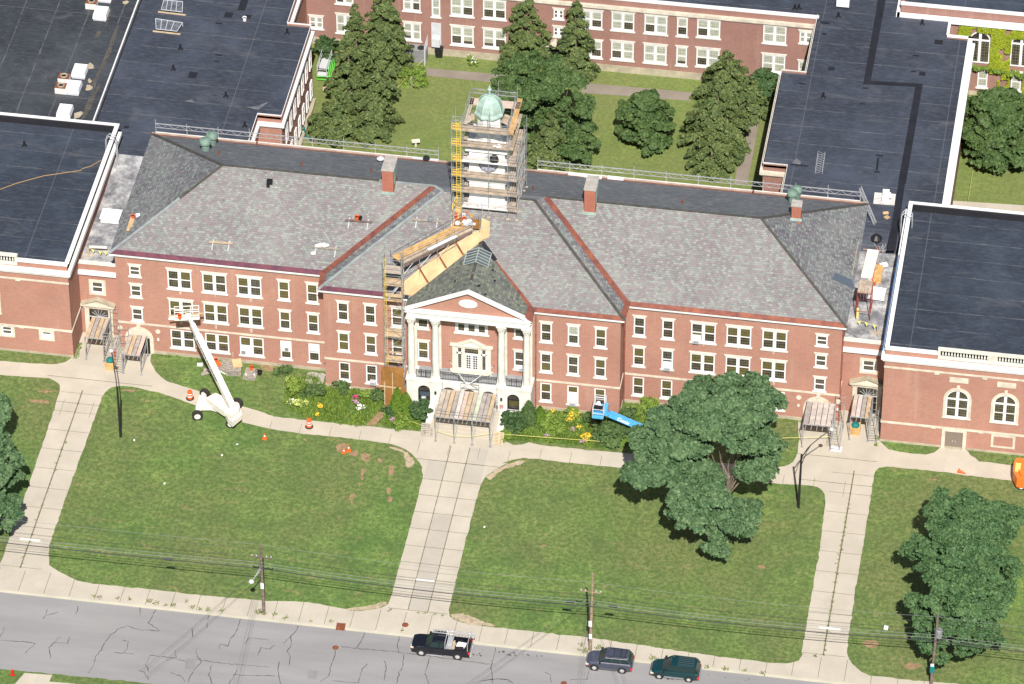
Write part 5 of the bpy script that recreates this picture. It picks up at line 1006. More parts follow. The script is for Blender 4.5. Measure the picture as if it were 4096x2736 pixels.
def wing(s, label, parts):
    Wg = thing('flat_roof_wing', label, 'building', (s*35, 38, 0), group='flat roofed wings beside the courtyard'); ZW = 10.23
    def sx(a, b): return tuple(sorted((s*a, s*b)))
    X = [(28.5, 20.2), (28.5, 29.2), (25.9, 29.2), (25.9, 45.85), (28.55, 45.85), (28.55, 56.6)]
    w = MB()
    for (xa, ya), (xb, yb_) in zip(X, X[1:]): w.face([(s*xa, ya, 0), (s*xb, yb_, 0), (s*xb, yb_, 9.0), (s*xa, ya, 9.0)]); w.face([(s*xa, ya, 8.9), (s*xb, yb_, 8.9), (s*xb, yb_, 10.1), (s*xa, ya, 10.1)])
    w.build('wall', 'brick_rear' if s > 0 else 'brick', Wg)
    pts = [(s*x, y) for x, y in X]; pts = pts if s > 0 else pts[::-1]
    c = MB(); cornice_run(c, pts[::-1] if s > 0 else pts[::-1], [(.34, 8.75, 9.15), (.18, 8.55, 8.75)] if True else []); 
    c.build('cornice', 'stone' if s > 0 else 'white', Wg)
    cp_ = MB(); cornice_run(cp_, pts[::-1], [(.06, 10.1, ZW)]); _ = 0; cp_.build('coping', 'stone_w' if s > 0 else 'white', Wg)
    MB().box(*sx(25.5, 25.9), 29.5, 45.5, .0, .5).build('plinth', 'found', Wg)
    return Wg
WLf = wing(-1, 'flat roofed brick wing left of the courtyard with white cornice and tall side windows', None)
WRt = wing(1, 'flat roofed brick wing right of the courtyard with a black repair strip on its roof', None)
for y, z0 in [(y_, z_) for y_ in (31.4, 33.6, 35.8, 38.0, 40.2, 42.4, 44.6) for z_ in (1.1, 5.1)]: window(WLf, -25.79, z0, z0+2.3, .95, y, 1, rz=math.pi/2, lintel=False, sill=False, pat=((False, 0),))
MB().prism([(-45.2, 20.2), (-28.5, 20.2), (-28.5, 29.2), (-25.95, 29.2), (-25.95, 45.8), (-28.6, 45.8), (-28.6, 57), (-45.2, 57)], 9.6, 9.9).build('roof', 'mem', WLf)
RR = [(28.5, 20.2), (28.5, 29.2), (25.95, 29.2), (25.95, 45.8), (28.6, 45.8), (28.6, 57), (37.3, 60), (43.0, 58.2), (43.0, 54.9), (45.4, 54.7), (45.4, 22.2), (41.9, 22.2), (41.9, 20.2)]
MB().prism(RR, 9.6, 9.9).build('roof', 'mem', WRt)
m = MB(); pp = [(45.3, 22.2), (45.6, 22.2), (45.6, 55.0), (45.3, 55.0)]; m.prism(pp, 9.9, 10.1); m.prism([(45.6, 22.3), (45.62, 22.3), (45.62, 55), (45.6, 55)], 0, 10.1); m.box(42.9, 45.6, 54.8, 55.05, 0, 10.1); m.build('parapet', 'brick_rear', WRt)
m = MB(); m.box(45.2, 45.7, 22.3, 55.1, 10.1, 10.24); m.box(42.9, 45.7, 54.75, 55.1, 10.1, 10.24); m.box(45.62, 46.0, 22.3, 54.9, 9.0, 9.5); m.box(42.8, 43.1, 55.1, 58.2, 10.1, 10.24); m.build('coping', 'white', WRt)
sb = MB(); q = G(1, 4, [(1095, -10), (1160, -10), (1030, 690), (1475, 715), (1330, 1568), (1262, 1568), (1410, 742), (965, 718)], 9.9); sb.sheet(q, 9.905); q2 = G(2, 4, [(1285, 0), (1340, 0), (1240, 690), (1168, 690)], 9.9); sb.sheet(q2, 9.9055); sb.build('repair_strip', 'mem_black', WRt)
M['stain_p'] = mat('parapet_membrane', (.075, .08, .09), .7, noise=.4, nscale=1)
# the far left block behind the strip parapet
FL = thing('flat_roof_block', 'broad flat roofed block at the upper left with stained old membrane', 'building', (-60, 40, 0))
MB().box(-90, -45.55, 22.4, 95, 0, 9.95).build('roof', 'mem_old', FL); MB().box(-45.55, -45.25, 22.4, 95, 9.0, 10.2).build('parapet', 'stain_p', FL); MB().box(-45.57, -45.42, 22.4, 95, 10.2, 10.25).build('coping', 'trim', FL)
# ivy building
IV = thing('ivy_building', 'brick building clad in bright green ivy at the upper right with arched windows', 'building', (48, 58.35, 0)); YI = 58.35
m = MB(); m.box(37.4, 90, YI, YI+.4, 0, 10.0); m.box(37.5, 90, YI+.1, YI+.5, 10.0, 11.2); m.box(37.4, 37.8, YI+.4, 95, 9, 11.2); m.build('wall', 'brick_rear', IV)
m = MB(); m.box(37.1, 90, YI-.45, YI, 9.6, 10.25); m.box(37.0, 37.4, YI-.45, 95, 9.6, 10.25); m.build('cornice', 'white', IV); MB().box(37.4, 90, YI+.05, YI+.55, 11.2, 11.35).build('coping', 'trim', IV); MB().box(37.8, 90, YI+.55, 95, 10.6, 11.0).build('roof', 'mem_h', IV); MB().box(45, 90, YI-.06, YI, 0, .55).build('plinth', 'found', IV)
for xc in (46.35, 50.9, 55.4):
    R = 1.15; z1 = 8.7; z0 = 4.5; zc = z1-R; arc = [(math.cos(math.pi*q/12), math.sin(math.pi*q/12)) for q in range(13)]
    wo = MB().yprism([(xc-R, z0), (xc+R, z0)]+[(xc+a*R, zc+b*R) for a, b in arc], YI-.05, YI+.01).build('arched_window', 'glass', IV); f = MB()
    for (ca, sa), (cb, sb_) in zip(arc, arc[1:]): f.hexa([(xc+ca*R, YI-.1, zc+sa*R), (xc+cb*R, YI-.1, zc+sb_*R), (xc+cb*(R-.14), YI-.1, zc+sb_*(R-.14)), (xc+ca*(R-.14), YI-.1, zc+sa*(R-.14)), (xc+ca*R, YI-.05, zc+sa*R), (xc+cb*R, YI-.05, zc+sb_*R), (xc+cb*(R-.14), YI-.05, zc+sb_*(R-.14)), (xc+ca*(R-.14), YI-.05, zc+sa*(R-.14))])
    for x in (xc-R, xc+R-.14, xc-.15): f.box(x, x+(.3 if x == xc-.15 else .14), YI-.11, YI-.05, z0, zc+(R-.1 if x == xc-.15 else 0))
    f.box(xc-R, xc+R, YI-.112, YI-.05, zc-.1, zc+.1); f.box(xc-R, xc+R, YI-.113, YI-.05, z0, z0+.14); f.build('frame', 'white', IV).parent = wo
    u = MB()
    for k in range(1, 8): u.box(xc-R, xc+R, YI-.07, YI-.055, z0+k*(zc-z0)/8-.014, z0+k*(zc-z0)/8+.014)
    for k in range(-3, 4): u.box(xc+k*.28-.014, xc+k*.28+.014, YI-.068, YI-.056, z0, zc)
    u.build('muntin', 'muntin', IV).parent = wo
for x in (46.9, 50.6, 54.3): window(IV, x, 1.2, 3.5, 1.1, YI-.12, 1, pat=((True, 1),), bl='blind_w')
# ================================================================== SCAFFOLDING
def planks(mb, x0, x1, y0, y1, z, nx, gap=.03, th=.05, axis='y'):
    w = (x1-x0)/nx if axis == 'y' else (y1-y0)/nx
    for k in range(nx):
        if axis == 'y': mb.box(x0+k*w+gap/2, x0+(k+1)*w-gap/2, y0, y1, z-th, z)
        else: mb.box(x0, x1, y0+k*w+gap/2, y0+(k+1)*w-gap/2, z-th, z)
def truss_rail(m, a, b, r=.035):   # guard panel between two posts: two chords and a zigzag
    a, b = Vector(a), Vector(b); z = Vector((0, 0, 1)); m.tube(a+z*.5, b+z*.5, r, 4); m.tube(a+z*1.0, b+z*1.0, r, 4); n = max(2, int((b-a).length/.6)); 
    for k in range(n): p, q = a.lerp(b, k/n), a.lerp(b, (k+1)/n); m.tube(p+z*(.5 if k % 2 else 1.0), q+z*(1.0 if k % 2 else .5), r*.6, 4)
M['bd_w'] = mat('board_whitish', (.56, .50, .46), .85, noise=.2, nscale=1.5); M['board_g'] = mat('board_grey', (.50, .44, .39), .85, noise=.3, nscale=1.5)
# the tower scaffold
TS = thing('tower_scaffold', 'tall multi level tube scaffold with plank decks wrapped round the white clock tower', 'scaffold', (0, 6.3, 17))
def roofz(x, y):
    if y < 9.23: return zf(x, y)
    return RZ-(y-RY)*(RZ-EA)/(BK-RY)
XS = [-3.45, -2.4, 0.35, 2.3, 3.25]; YS = [6.3, 8.9, 11.6]; LV = [18.42, 20.36, 22.30, 24.24, 26.20, 28.14]
tb = MB(); bs = MB(); rl = MB()
top = {0: 29.2, 1: 29.6, 2: 30.0, 3: 29.6, 4: 26.0}
for i, x in enumerate(XS):
    for j, y in enumerate([6.3, 7.2]+[8.9, 10.9, 12.6]):
        if i == 0 and j > 2: continue
        if 1 <= i <= 3 and j == 2 and i == 2: continue
        zt = top[i]+(0.3 if j == 0 else 0.0); tb.tube((x, y, roofz(x, y)-.05), (x, y, zt), .034, 5); bs.box(x-.13, x+.13, y-.13, y+.13, roofz(x, y)-.02, roofz(x, y)+.05)
for L in LV:
    for k, (a, b) in enumerate(zip(XS, XS[1:])):
        if k == 3 and L > 25: continue
        for h in (.5, 1.0): rl.tube((a, 6.3, L+h), (b, 6.3, L+h), .026, 4)
        tb.tube((a, 6.3, L-.06), (b, 6.3, L-.06), .03, 4); tb.tube((a, 7.15, L-.06), (b, 7.15, L-.06), .03, 4)
        n = max(2, int((b-a)/.55))
        if k in (1, 2):
            for q in range(n): rl.tube((a+(b-a)*q/n, 6.3, L-.06+(.3 if q % 2 else 0)), (a+(b-a)*(q+1)/n, 6.3, L-.06+(0 if q % 2 else .3)), .018, 4)
    for i, x in enumerate(XS):
        if i in (0,) or (i == 4 and L > 25): continue
        tb.tube((x, 6.3, L-.06), (x, 12.0, L-.06), .028, 4)
        for h in (.5, 1.0): rl.tube((x, 7.2 if i not in (1, 4) else 6.3, L+h), (x, 12, L+h) if i in (1, 3, 4) else (x, 7.2, L+h), .022, 4)
    rl.tube((XS[1], 12, L+1), (XS[3], 12, L+1), .024, 4); rl.tube((XS[1], 12, L+.5), (XS[3], 12, L+.5), .024, 4)
for k, (a, b) in enumerate(((YS[0], 8.9), (8.9, 12.0))):   # side diagonals
    for L in LV[:-1]: tb.tube((XS[4] if L < 24 else XS[3], a, L), (XS[4] if L < 24 else XS[3], b, L+1.9), .022, 4)
truss_rail(rl, (XS[1], 12.0, 28.2), (0, 12.0, 28.2)); truss_rail(rl, (0, 12.0, 28.2), (XS[3], 12.0, 28.2)); truss_rail(rl, (XS[3], 9.5, 24.3), (XS[4], 9.5, 24.3)); truss_rail(rl, (XS[0], 7.1, 28.2), (XS[1], 7.1, 28.2))
tb.build('frame', 'steel', TS); rl.build('guard_rail', 'steel', TS); bs.build('base_plate', 'timber', TS)
mats = ['plank_o', 'plank', 'plank', 'plank', 'plank', 'plank_o']
for n, L in enumerate(LV):
    p = MB(); planks(p, XS[1]+.04, XS[3]-.04, 6.34, 7.34, L, 3, axis='x'); p.build('deck', ['plank_w', 'plank', 'plank', 'plank_w', 'plank', 'plank'][n], TS)
    if n > 0: p = MB(); planks(p, XS[0]+.04, XS[1]-.04, 6.34, 7.1, L, 3, axis='x'); p.build('deck', 'plank_o' if n > 1 else 'plank', TS)
    p = MB(); planks(p, XS[3]+.03, (XS[4] if n < 4 else XS[3]+.6)-.04, 6.34, 12.5, L, 4); p.build('deck', ['plank', 'plank', 'bd_a', 'plank', 'plank', 'plank_o'][n], TS)
    p = MB(); planks(p, XS[1]+.04, -TH-.15, 7.15, 11.8, L, 2); p.build('deck', 'bd_a' if n in (2, 3, 5) else 'plank', TS)
    p = MB(); p.box(XS[1], XS[3], 6.26, 6.30, L-.02, L+.14); p.build('toe_board', ['plank_w', 'plank', 'plank', 'plank', 'plank', 'plank'][n] if n != 3 else 'white', TS)
p = MB(); planks(p, XS[1]+.04, XS[3]+.5, 10.7, 11.9, 28.14, 3, axis='x'); p.build('deck', 'bd_d', TS)
p = MB(); p.face([(1.3, 8.2, 28.2), (2.9, 7.4, 28.0), (3.0, 9.2, 28.0), (1.5, 9.6, 28.2)]); p.build('netting', 'plank', TS); p = MB(); p.face([(-1.4, 8.2, 28.2), (-2.2, 7.3, 28.1), (-2.3, 8.7, 28.1), (-1.5, 9.2, 28.2)]); p.build('netting', 'plank', TS)
# yellow access ladder with gates
ly = MB()
for q in (-.0, .42): ly.tube((-2.92+q, 6.2, 16.6), (-2.92+q, 6.2, 29.3), .026, 5)
for z in np.arange(16.8, 29.2, .31): ly.tube((-2.92, 6.2, z), (-2.5, 6.2, z), .013, 4)
ly.build('ladder', 'yellow', TS)
for L in LV[1:]:
    g = MB(); 
    for h in (.35, .72, 1.02): g.tube((-3.42, 6.25, L+h-.2), (-2.62, 6.25, L+h-.2), .024, 4)
    for x in (-3.4, -2.7): g.tube((x, 6.25, L+.1), (x, 6.25, L+.86), .024, 4)
    for h in (.1, .45, .8): g.tube((-2.9, 6.3, L+h), (-2.45, 6.45, L+h), .014, 4)
    g.build('ladder_gate', 'yellow', TS)
g = MB(); 
for a, b in (((-3.4, 6.3, 18.5), (-3.0, 6.9, 19.3)), ((-3.4, 6.3, 18.0), (-3.0, 6.9, 18.8)), ((-3.4, 6.3, 18.5), (-3.4, 6.3, 17.9)), ((-3.0, 6.9, 19.3), (-3.0, 6.9, 18.7))): g.tube(a, b, .04, 5)
g.build('ladder_gate', 'yellow', TS)
bg2 = MB().lathe([(.1, 0), (.5, .1), (.45, .45), (.2, .75), (.05, .8)], (0.85, 6.75, 24.26), 9); tag(bg2.build('rubbish_bag', 'black'), 'black rubbish bag on an upper plank deck of the tower scaffold', 'bag')
for x, y, z, r, m, l in ((-.2, 6.7, 18.45, .45, 'white_s', 'crumpled white sheet on the lowest deck of the tower scaffold'), (1.2, 6.65, 26.22, .3, 'white_s', 'white scrap sheet on the high plank deck in front of the lantern')):
    q = MB(); rr = random.Random(3); 
    for k in range(6): q.obox((x+rr.uniform(-.5, .5), y+rr.uniform(-.15, .15), z+.05+k*.02), (r*1.2, r*.7, .04), rr.uniform(0, 3), rr.uniform(-.2, .2))
    tag(q.build('sheet', m), l, 'sheet')
# stair scaffold, walkway and plywood protection over the valley
SS = thing('stair_scaffold', 'narrow galvanised stair scaffold with yellow ladder climbing the front wall left of the portico', 'scaffold', (-7.75, -3.4, 0))
xa, xb, ya, yb2 = -8.72, -6.84, -4.1, -2.75; tb = MB(); rl = MB()
for x in (xa, xb):
    for y in (ya, yb2): tb.tube((x, y, 0 if y == ya else 0), (x, y, 20.0 if y == ya else 19.6), .036, 5)
for z in np.arange(1, 20, .5):
    for x in (xb,): tb.tube((x, ya, z), (x, yb2, z), .02, 4)
LVS = [5.6, 9.0, 13.6, 15.6, 17.2]
for z in np.arange(.9, 20, 1.0): tb.tube((xa, ya, z), (xb, ya, z), .024, 4); tb.tube((xa, ya, z), (xa, yb2, z), .022, 4)
for k, z in enumerate(np.arange(1, 17, 2.0)): tb.tube((xa if k % 2 else xb, ya, z), (xb if k % 2 else xa, ya, z+2), .02, 4); tb.tube((xb, ya if k % 2 else yb2, z), (xb, yb2 if k % 2 else ya, z+2), .02, 4)
tb.build('frame', 'steel', SS)
for k, L in enumerate(LVS): p = MB(); planks(p, xa+.05, xb-.05, ya+.05, yb2-.05, L, 4, axis='x'); p.build('deck', ['bd_b', 'bd_b', 'ply', 'bd_b', 'bd_a'][k], SS)
for x0, x1, z0, z1, y, m in ((xa+.2, xb, 14.2, 14.6, ya-.02, 'bd_b'), (xa+.5, xb, 6.9, 7.1, ya-.02, 'bd_b')): MB().box(x0, x1, y-.03, y, z0, z1).build('panel', m, SS)
ly = MB()
for q in (0, .35): ly.tube((xa+.15+q*.6, ya-.06, 5.2), (xa+.15+q*.35, ya-.06, 19.3), .02, 5)
for z in np.arange(5.5, 19.2, .5): ly.tube((xa+.15, ya-.06, z), (xa+.35, ya-.06, z), .012, 4)
ly.build('ladder', 'yellow', SS)
lb = MB().beam((xa+.4, ya+.2, 13.7), (xb-.3, ya+.5, 15.5), .35, .08); lb.build('stair', 'lgrey', SS)
# walkway from the stair to the tower platform
WK = thing('roof_walkway', 'long plank walkway on scaffold tubes crossing the roof from stair scaffold to clock tower', 'scaffold', (-4, 1, 17))
A0, A1 = Vector((-7.15, -2.15, 17.0)), Vector((-1.0, 4.3, 17.2)); dv = (A1-A0).normalized(); nv = Vector((-dv.y, dv.x, 0)).normalized()
p = MB(); pm2 = ['plank_o', 'plank_w', 'plank_o', 'ply_d']
for k in range(5):
    a = A0+nv*(.12+k*.34); b = A1+nv*(.12+k*.34); q = MB().beam(a, b, .30, .06); q.build('deck_board', ['white', 'plank', 'plank_o', 'plank_o', 'plank_o'][k] if k else 'plank', WK)
q = MB().beam(A0.lerp(A1, .38)+nv*.1+Vector((0, 0, .08)), A0.lerp(A1, .78)+nv*.1+Vector((0, 0, .08)), .36, .05); q.build('white_board', 'white', WK)
fr = MB()
for sd, h in ((0, 0), (1.8, 0)):
    for f in (0, .25, .5, .75, 1.0):
        c = A0.lerp(A1, f)+nv*sd; fr.tube((c.x, c.y, zf(c.x, c.y)+.02), (c.x, c.y, 18.35), .032, 5)
    for hh in (.5, 1.05): fr.tube(A0+nv*sd+Vector((0, 0, hh)), A1+nv*sd+Vector((0, 0, hh)), .028, 4)
    fr.tube(A0+nv*sd+Vector((0, 0, -.1)), A1+nv*sd+Vector((0, 0, -.1)), .035, 4); fr.tube(A0+nv*sd+Vector((0, 0, -1.5)), A0.lerp(A1, .8)+nv*sd+Vector((0, 0, -1.0)), .028, 4)
for f in (0, .25, .5, .75):
    a, b = A0.lerp(A1, f), A0.lerp(A1, f+.25); fr.tube(a+Vector((0, 0, -1.6)), b, .022, 4)
fr.build('frame', 'steel', WK)
fb = MB(); fb.beam(A0+Vector((0, 0, -.35)), A1+Vector((0, 0, -.25)), .04, .5); fb.build('shade_board', 'steel_d', WK)
# plywood on the slope: an L of sheets along the valley and up to the tower
PLY = thing('plywood_cover', 'tan plywood sheeting laid over the slates along the valley beside the portico roof', 'plywood', (-4, 0, 14))
def onslope(x, y, h=.06): return (x, y, EA+kc*(y-YCF)+h)
pts = [(-PX+.5, YCF+.35), (.15, PY+.25), (.75, PY+.6), (.55, 5.8), (-.35, 6.1), (-.2, 4.9), (-2.2, 4.0), (-7.4, -1.5), (-7.3, YCF+.35)]
m = MB(); n = len(pts); top_ = [onslope(x, y, .09) for x, y in pts]; bot = [onslope(x, y, .03) for x, y in pts]
m.face(top_[:] if True else top_); 
for i in range(n): j = (i+1) % n; m.face([bot[i], bot[j], top_[j], top_[i]])
m.build('sheet', 'ply', PLY); s_ = MB()
for f in (.22, .48, .72): 
    c = Vector((-PX+.5, YCF+.35, 0)).lerp(Vector((.15, PY+.25, 0)), f); d = Vector((-.62, .75, 0)).normalized(); e_ = c+d*2.2; s_.beam(onslope(c.x, c.y, .12), onslope(e_.x, e_.y, .12), .2, .03)
s_.build('batten', 'rust', PLY)
MB().hexa([onslope(-3.4, 4.4, .05), onslope(-2.9, 4.4, .05), onslope(-2.5, 7.0, .05), onslope(-3.2, 7.0, .05), onslope(-3.4, 4.4, .12), onslope(-2.9, 4.4, .12), onslope(-2.5, 7.0, .12), onslope(-3.2, 7.0, .12)]).build('sheet', 'ply', PLY)
# landing platform at the tower foot, with buckets and bags
LP = thing('landing_platform', 'plywood landing on tubes at the foot of the clock tower with rails', 'scaffold', (-1.5, 5.2, 17))
p = MB().box(-3.0, -.3, 4.5, 6.15, 17.15, 17.22); p.build('deck', 'ply_d', LP); f = MB()
for x in (-3.05, -.3):
    for y in (4.5, 6.1): f.tube((x, y, roofz(x, y)), (x, y, 19.3), .035, 5)
for h in (.5, 1.0): f.tube((-3.05, 4.5, 17.2+h), (-3.05, 6.1, 17.2+h), .028, 4); f.tube((-.3, 4.5, 17.2+h), (-.3, 6.1, 17.2+h), .028, 4)
f.build('frame', 'steel', LP)
def bucket(x, y, z, m='orange', r=.17, h=.38, label='', group=None, lid=None):
    o = MB().lathe([(r*.8, 0), (r, h), (r*1.08, h), (r*1.08, h-.04), (r*.9, h-.05), (r*.72, .04)], (x, y, z), 12, cap=False).build('bucket', m); tag(o, label, 'bucket', group)
    c = MB().lathe([(r*.9, .0), (r*.9, .01)], (x, y, z+h*.7), 10).build('contents', lid or 'dark'); c.parent = o
    return o
BG = 'orange buckets on the roof scaffold'
for k, (a, b, z, l) in enumerate([(1345, 110, 17.25, 'orange bucket at the back left of the landing at the tower foot'), (1385, 110, 0, ''), ]):
    pass
s_ = 520/2265
for a, b, m, l in ((1505, 125, 'orange', 'orange bucket farthest back in the left row on the tower landing'), (1500, 165, 'orange', 'orange bucket in the middle of the left row on the tower landing'), (1495, 215, 'orange', 'orange bucket at the near end of the left row on the tower landing'), (1690, 135, 'orange', 'orange bucket alone at the back of the tower landing'), (1640, 245, 'orange', 'orange bucket in the middle of the tower landing below a white pail'), (1635, 195, 'white_s', 'white pail in the middle of the tower landing')):
    p = gz(ZM(1480, 820, 520, 2265, a, b), 17.4); bucket(p.x, p.y, 17.22, m, .18, .4, l, None if m != 'orange' else BG)
r_ = random.Random(5); q = MB()
for k in range(9): p = gz(ZM(1480, 820, 520, 2265, 1650+r_.uniform(0, 150), 270+r_.uniform(-20, 70)), 17.5); q.obox(p, (r_.uniform(.2, .5), r_.uniform(.2, .5), .12), r_.uniform(0, 3), r_.uniform(-.4, .4))
tag(q.build('tarpaulin', 'bag'), 'heap of crumpled pale grey plastic at the edge of the tower landing', 'tarpaulin')
p = gz(ZM(1480, 820, 520, 2265, 1525, 330), 17.4); q = MB().lathe([(.05, 0), (.3, .05), (.26, .25), (.1, .32)], tuple(p), 8); tag(q.build('bag', 'bag'), 'small grey plastic bag beside the walkway on the tower landing', 'bag')
p = gz(ZM(1480, 820, 520, 2265, 1770, 195), 17.4); q = MB().lathe([(.05, 0), (.25, .05), (.2, .2)], tuple(p), 8); tag(q.build('sack', 'plank_o'), 'yellow sack at the back right of the tower landing', 'sack')
# lower plywood screens round the stair scaffold base
PS = thing('plywood_screen', 'two weathered orange plywood screens standing round the foot of the stair scaffold', 'hoarding', (-8, -4.2, 0))
pz = lambda a, b, y: gy(T(3, 2, a, b), y)
p0, p1 = pz(1125, 425, -4.3), pz(1310, 265, -4.3); MB().box(p0.x, p1.x, -4.35, -4.28, p0.z-.3, p1.z).build('upper_panel', 'ply_d', PS)
p0, p1 = pz(1155, 570, -4.5), pz(1335, 430, -4.5); MB().box(p0.x, p1.x, -4.56, -4.5, 0, p1.z).build('lower_panel', 'ply_d', PS)
m = MB(); m.beam((-9.6, -4.6, 2.75), (-7.0, -4.6, 2.65), .1, .1); m.box(-8.75, -8.65, -4.63, -4.57, .3, 3.3); m.box(-7.9, -7.82, -4.63, -4.57, .3, 4.6); m.build('batten', 'timber', PS)
# rear guard rails on the eaves
def guard(label, x0, x1, nm='roof_guardrail'):
    o = thing(nm, label, 'guard rail', (x0, 20.3, 13.2), group='guard rails along the rear eave'); n = round((x1-x0)/3.35); m = MB(); po = MB()
    for k in range(n):
        a, b = (x0+(x1-x0)*k/n, 20.3, 13.35), (x0+(x1-x0)*(k+1)/n, 20.3, 13.35); truss_rail(m, a, b, .036); m.tube((a[0], 20.3, 14.4), (b[0], 20.3, 14.4), .03, 4)
    for k in range(n+1): x = x0+(x1-x0)*k/n; po = MB().tube((x, 20.3, 13.0), (x, 20.3, 14.7 if k % 3 else 14.9), .04, 5); po.tube((x, 20.3, 13.1), (x, 19.7, 13.3), .03, 4); po.build('post', 'alu', o)
    m.build('lattice_panel', 'alu', o); MB().box(x0, x1, 20.22, 20.36, 13.14, 13.27).build('edge_board', 'plank_w', o)
guard('aluminium lattice guard rail along the rear eave left of the clock tower', -37.5, -7.3); guard('aluminium lattice guard rail along the rear eave right of the clock tower', 3.2, 37.0)
def lattice(p, q, w, label, nm='lattice_ladder'):
    p, q = Vector(p), Vector(q); d = (q-p).normalized(); s = d.cross(Vector((0, 0, 1))).normalized()*w/2; m = MB(); n = int((q-p).length/.35)
    for o in (-1, 1):
        for z in (0, .25): m.tube(p+s*o+Vector((0, 0, z)), q+s*o+Vector((0, 0, z)), .03, 4)
    for k in range(n): a, b = p.lerp(q, k/n), p.lerp(q, (k+1)/n); m.tube(a-s, b+s, .018, 4); m.tube(a+s+Vector((0, 0, .25)), b-s+Vector((0, 0, .25)), .018, 4); m.tube(a-s, a-s+Vector((0, 0, .25)), .015, 4)
    return tag(m.build(nm, 'alu'), label, 'lattice beam')
a, b = gz(T(1, 4, 610, 1310), 10), gz(T(1, 4, 585, 1480), 10); lattice(a, b, .75, 'aluminium lattice beam lying on the right wing roof')
a, b = gz(T(2, 4, 940, 160), 13.6), gz(T(2, 4, 1085, 510), 9.2); lattice(a, b, .4, 'aluminium lattice ladder sloping from the rear eave down to the right link roof')
# entrance canopy scaffolds -------------------------------------------------
def canopy(label, x0, x1, y0, y1, z, legs, tower=None, m='plank', nb=4, mats=None, nm='canopy_scaffold', slope_=0):
    o = thing(nm, label, 'scaffold', ((x0+x1)/2, y0, 0), group='protective canopy scaffolds over the entrances'); f = MB()
    for x in legs:
        for y in (y0, y1): f.tube((x, y, 0), (x, y, z+.05), .042, 5); f.box(x-.14, x+.14, y-.14, y+.14, .0, .03)
        for zz in (.4, z-.5): f.tube((x, y0, zz), (x, y1, zz), .026, 4)
        f.tube((x, y0, z-1.8), (x, y1, z-.2), .022, 4); f.tube((x, y0, .3), (x, y1, 1.9), .022, 4)
    f.beam((x0, y0, z-.04), (x1, y0, z-.04), .08, .1); f.beam((x0, y1, z-.04), (x1, y1, z-.04), .08, .1); f.tube((x0, (y0+y1)/2, z+.06), (x1, (y0+y1)/2, z+.06), .03, 4)
    if tower:
        ta, tb_ = tower
        for x in (ta, tb_):
            for y in (y0-.1, y1): f.tube((x, y, 0), (x, y, z+1.2), .036, 5)
        for zz in np.arange(.3, z+1.2, .45): f.tube((ta, y0-.1, zz), (tb_, y0-.1, zz), .024, 4); 
        for zz in np.arange(.5, z+1.2, .9): f.tube((ta, y1, zz), (tb_, y1, zz), .022, 4)
        for x in (ta, tb_):
            for zz in (.5, 1.8, z): f.tube((x, y0-.1, zz), (x, y1, zz), .024, 4)
            f.tube((x, y0-.1, .3), (x, y1, 2.2), .02, 4); f.tube((x, y1, 2.2), (x, y0-.1, z+.8), .02, 4)
    f.build('frame', 'steel', o); n = nb; w = (x1-x0)/n
    for k in range(n): MB().box(x0+k*w+.03, x0+(k+1)*w-.03, y0+.02, y1-.02, z, z+.05+.004*k).build('roof_board', mats[k % len(mats)] if mats else m, o)
    return o
def cz3(a, b, z): return gz(ZM(300, 1180, 340, 1666, a, b), z)
p = cz3(190, 825, 3.0); q = cz3(545, 860, 3.0); r = cz3(345, 430, 3.0); canopy('canopy scaffold with striped weathered boards over the left pedimented door', p.x, q.x, p.y, r.y, 3.0, (p.x, q.x), (q.x+.05, q.x+.9), mats=['bd_b', 'bd_c', 'bd_b', 'bd_a'])
p = cz3(925, 1155, 2.6); q = cz3(1275, 1195, 2.6); r = cz3(1055, 770, 2.6); canopy('canopy scaffold with pale boards over the left bricked archway', p.x, q.x, p.y, r.y, 2.6, (p.x, q.x), (p.x-.95, p.x-.05), mats=['bd_a', 'bd_b', 'bd_c', 'bd_d'])
def cz4(a, b, z): return gz(ZM(3160, 1480, 400, 1960, a, b), z)
p = cz4(255, 1050, 3.1); q = cz4(815, 1095, 3.1); r = cz4(370, 620, 3.1); CN4 = canopy('canopy scaffold with a wide grey boarded roof over the right bricked archway', p.x, q.x, p.y, r.y, 3.1, (p.x, q.x), (q.x+.05, q.x+.95), mats=['bd_c', 'board_g', 'board_g', 'board_g', 'board_g'], nb=5)
for k, (u_, v_) in enumerate(((330, 360), (905, 420), (1040, 455))): pass
p = cz4(1185, 905, 3.1); q = cz4(1550, 935, 3.1); r = cz4(1270, 485, 3.1); canopy('canopy scaffold with pale and orange boards over the right pedimented door', p.x, q.x, p.y, r.y, 3.1, (p.x, q.x), (q.x+.05, q.x+.9), mats=['bd_d', 'bd_w', 'bd_c', 'bd_b'])
p = gz(Z2(600, 700), 3.3); q = gz(Z2(1420, 785), 3.3); CEN = canopy('wide canopy scaffold with rows of mixed boards over the central front steps', p.x, q.x, p.y+.1, YP-.25, 3.3, [p.x+(q.x-p.x)*t for t in (0, .34, .67, 1)], None, nb=12, mats=['bd_a', 'bd_a', 'bd_b', 'bd_c', 'bd_w', 'bd_d', 'bd_b', 'bd_a', 'bd_e', 'bd_c', 'bd_c', 'bd_b'])
f = MB()
for x in (p.x, p.x+(q.x-p.x)*.34, p.x+(q.x-p.x)*.67, q.x):
    for y in (p.y+.1, YP-.3): f.tube((x, y, 3.3), (x, y, 4.4), .032, 5)
for h in (.5, 1.0): f.tube((p.x, p.y+.1, 3.3+h), (q.x, p.y+.1, 3.3+h), .024, 4)
xa_, xb_ = p.x+(q.x-p.x)*.34, p.x+(q.x-p.x)*.67
for zz in (3.8, 4.4): f.tube((xa_, YP-.3, zz), (xb_, YP-.3, zz), .03, 4)
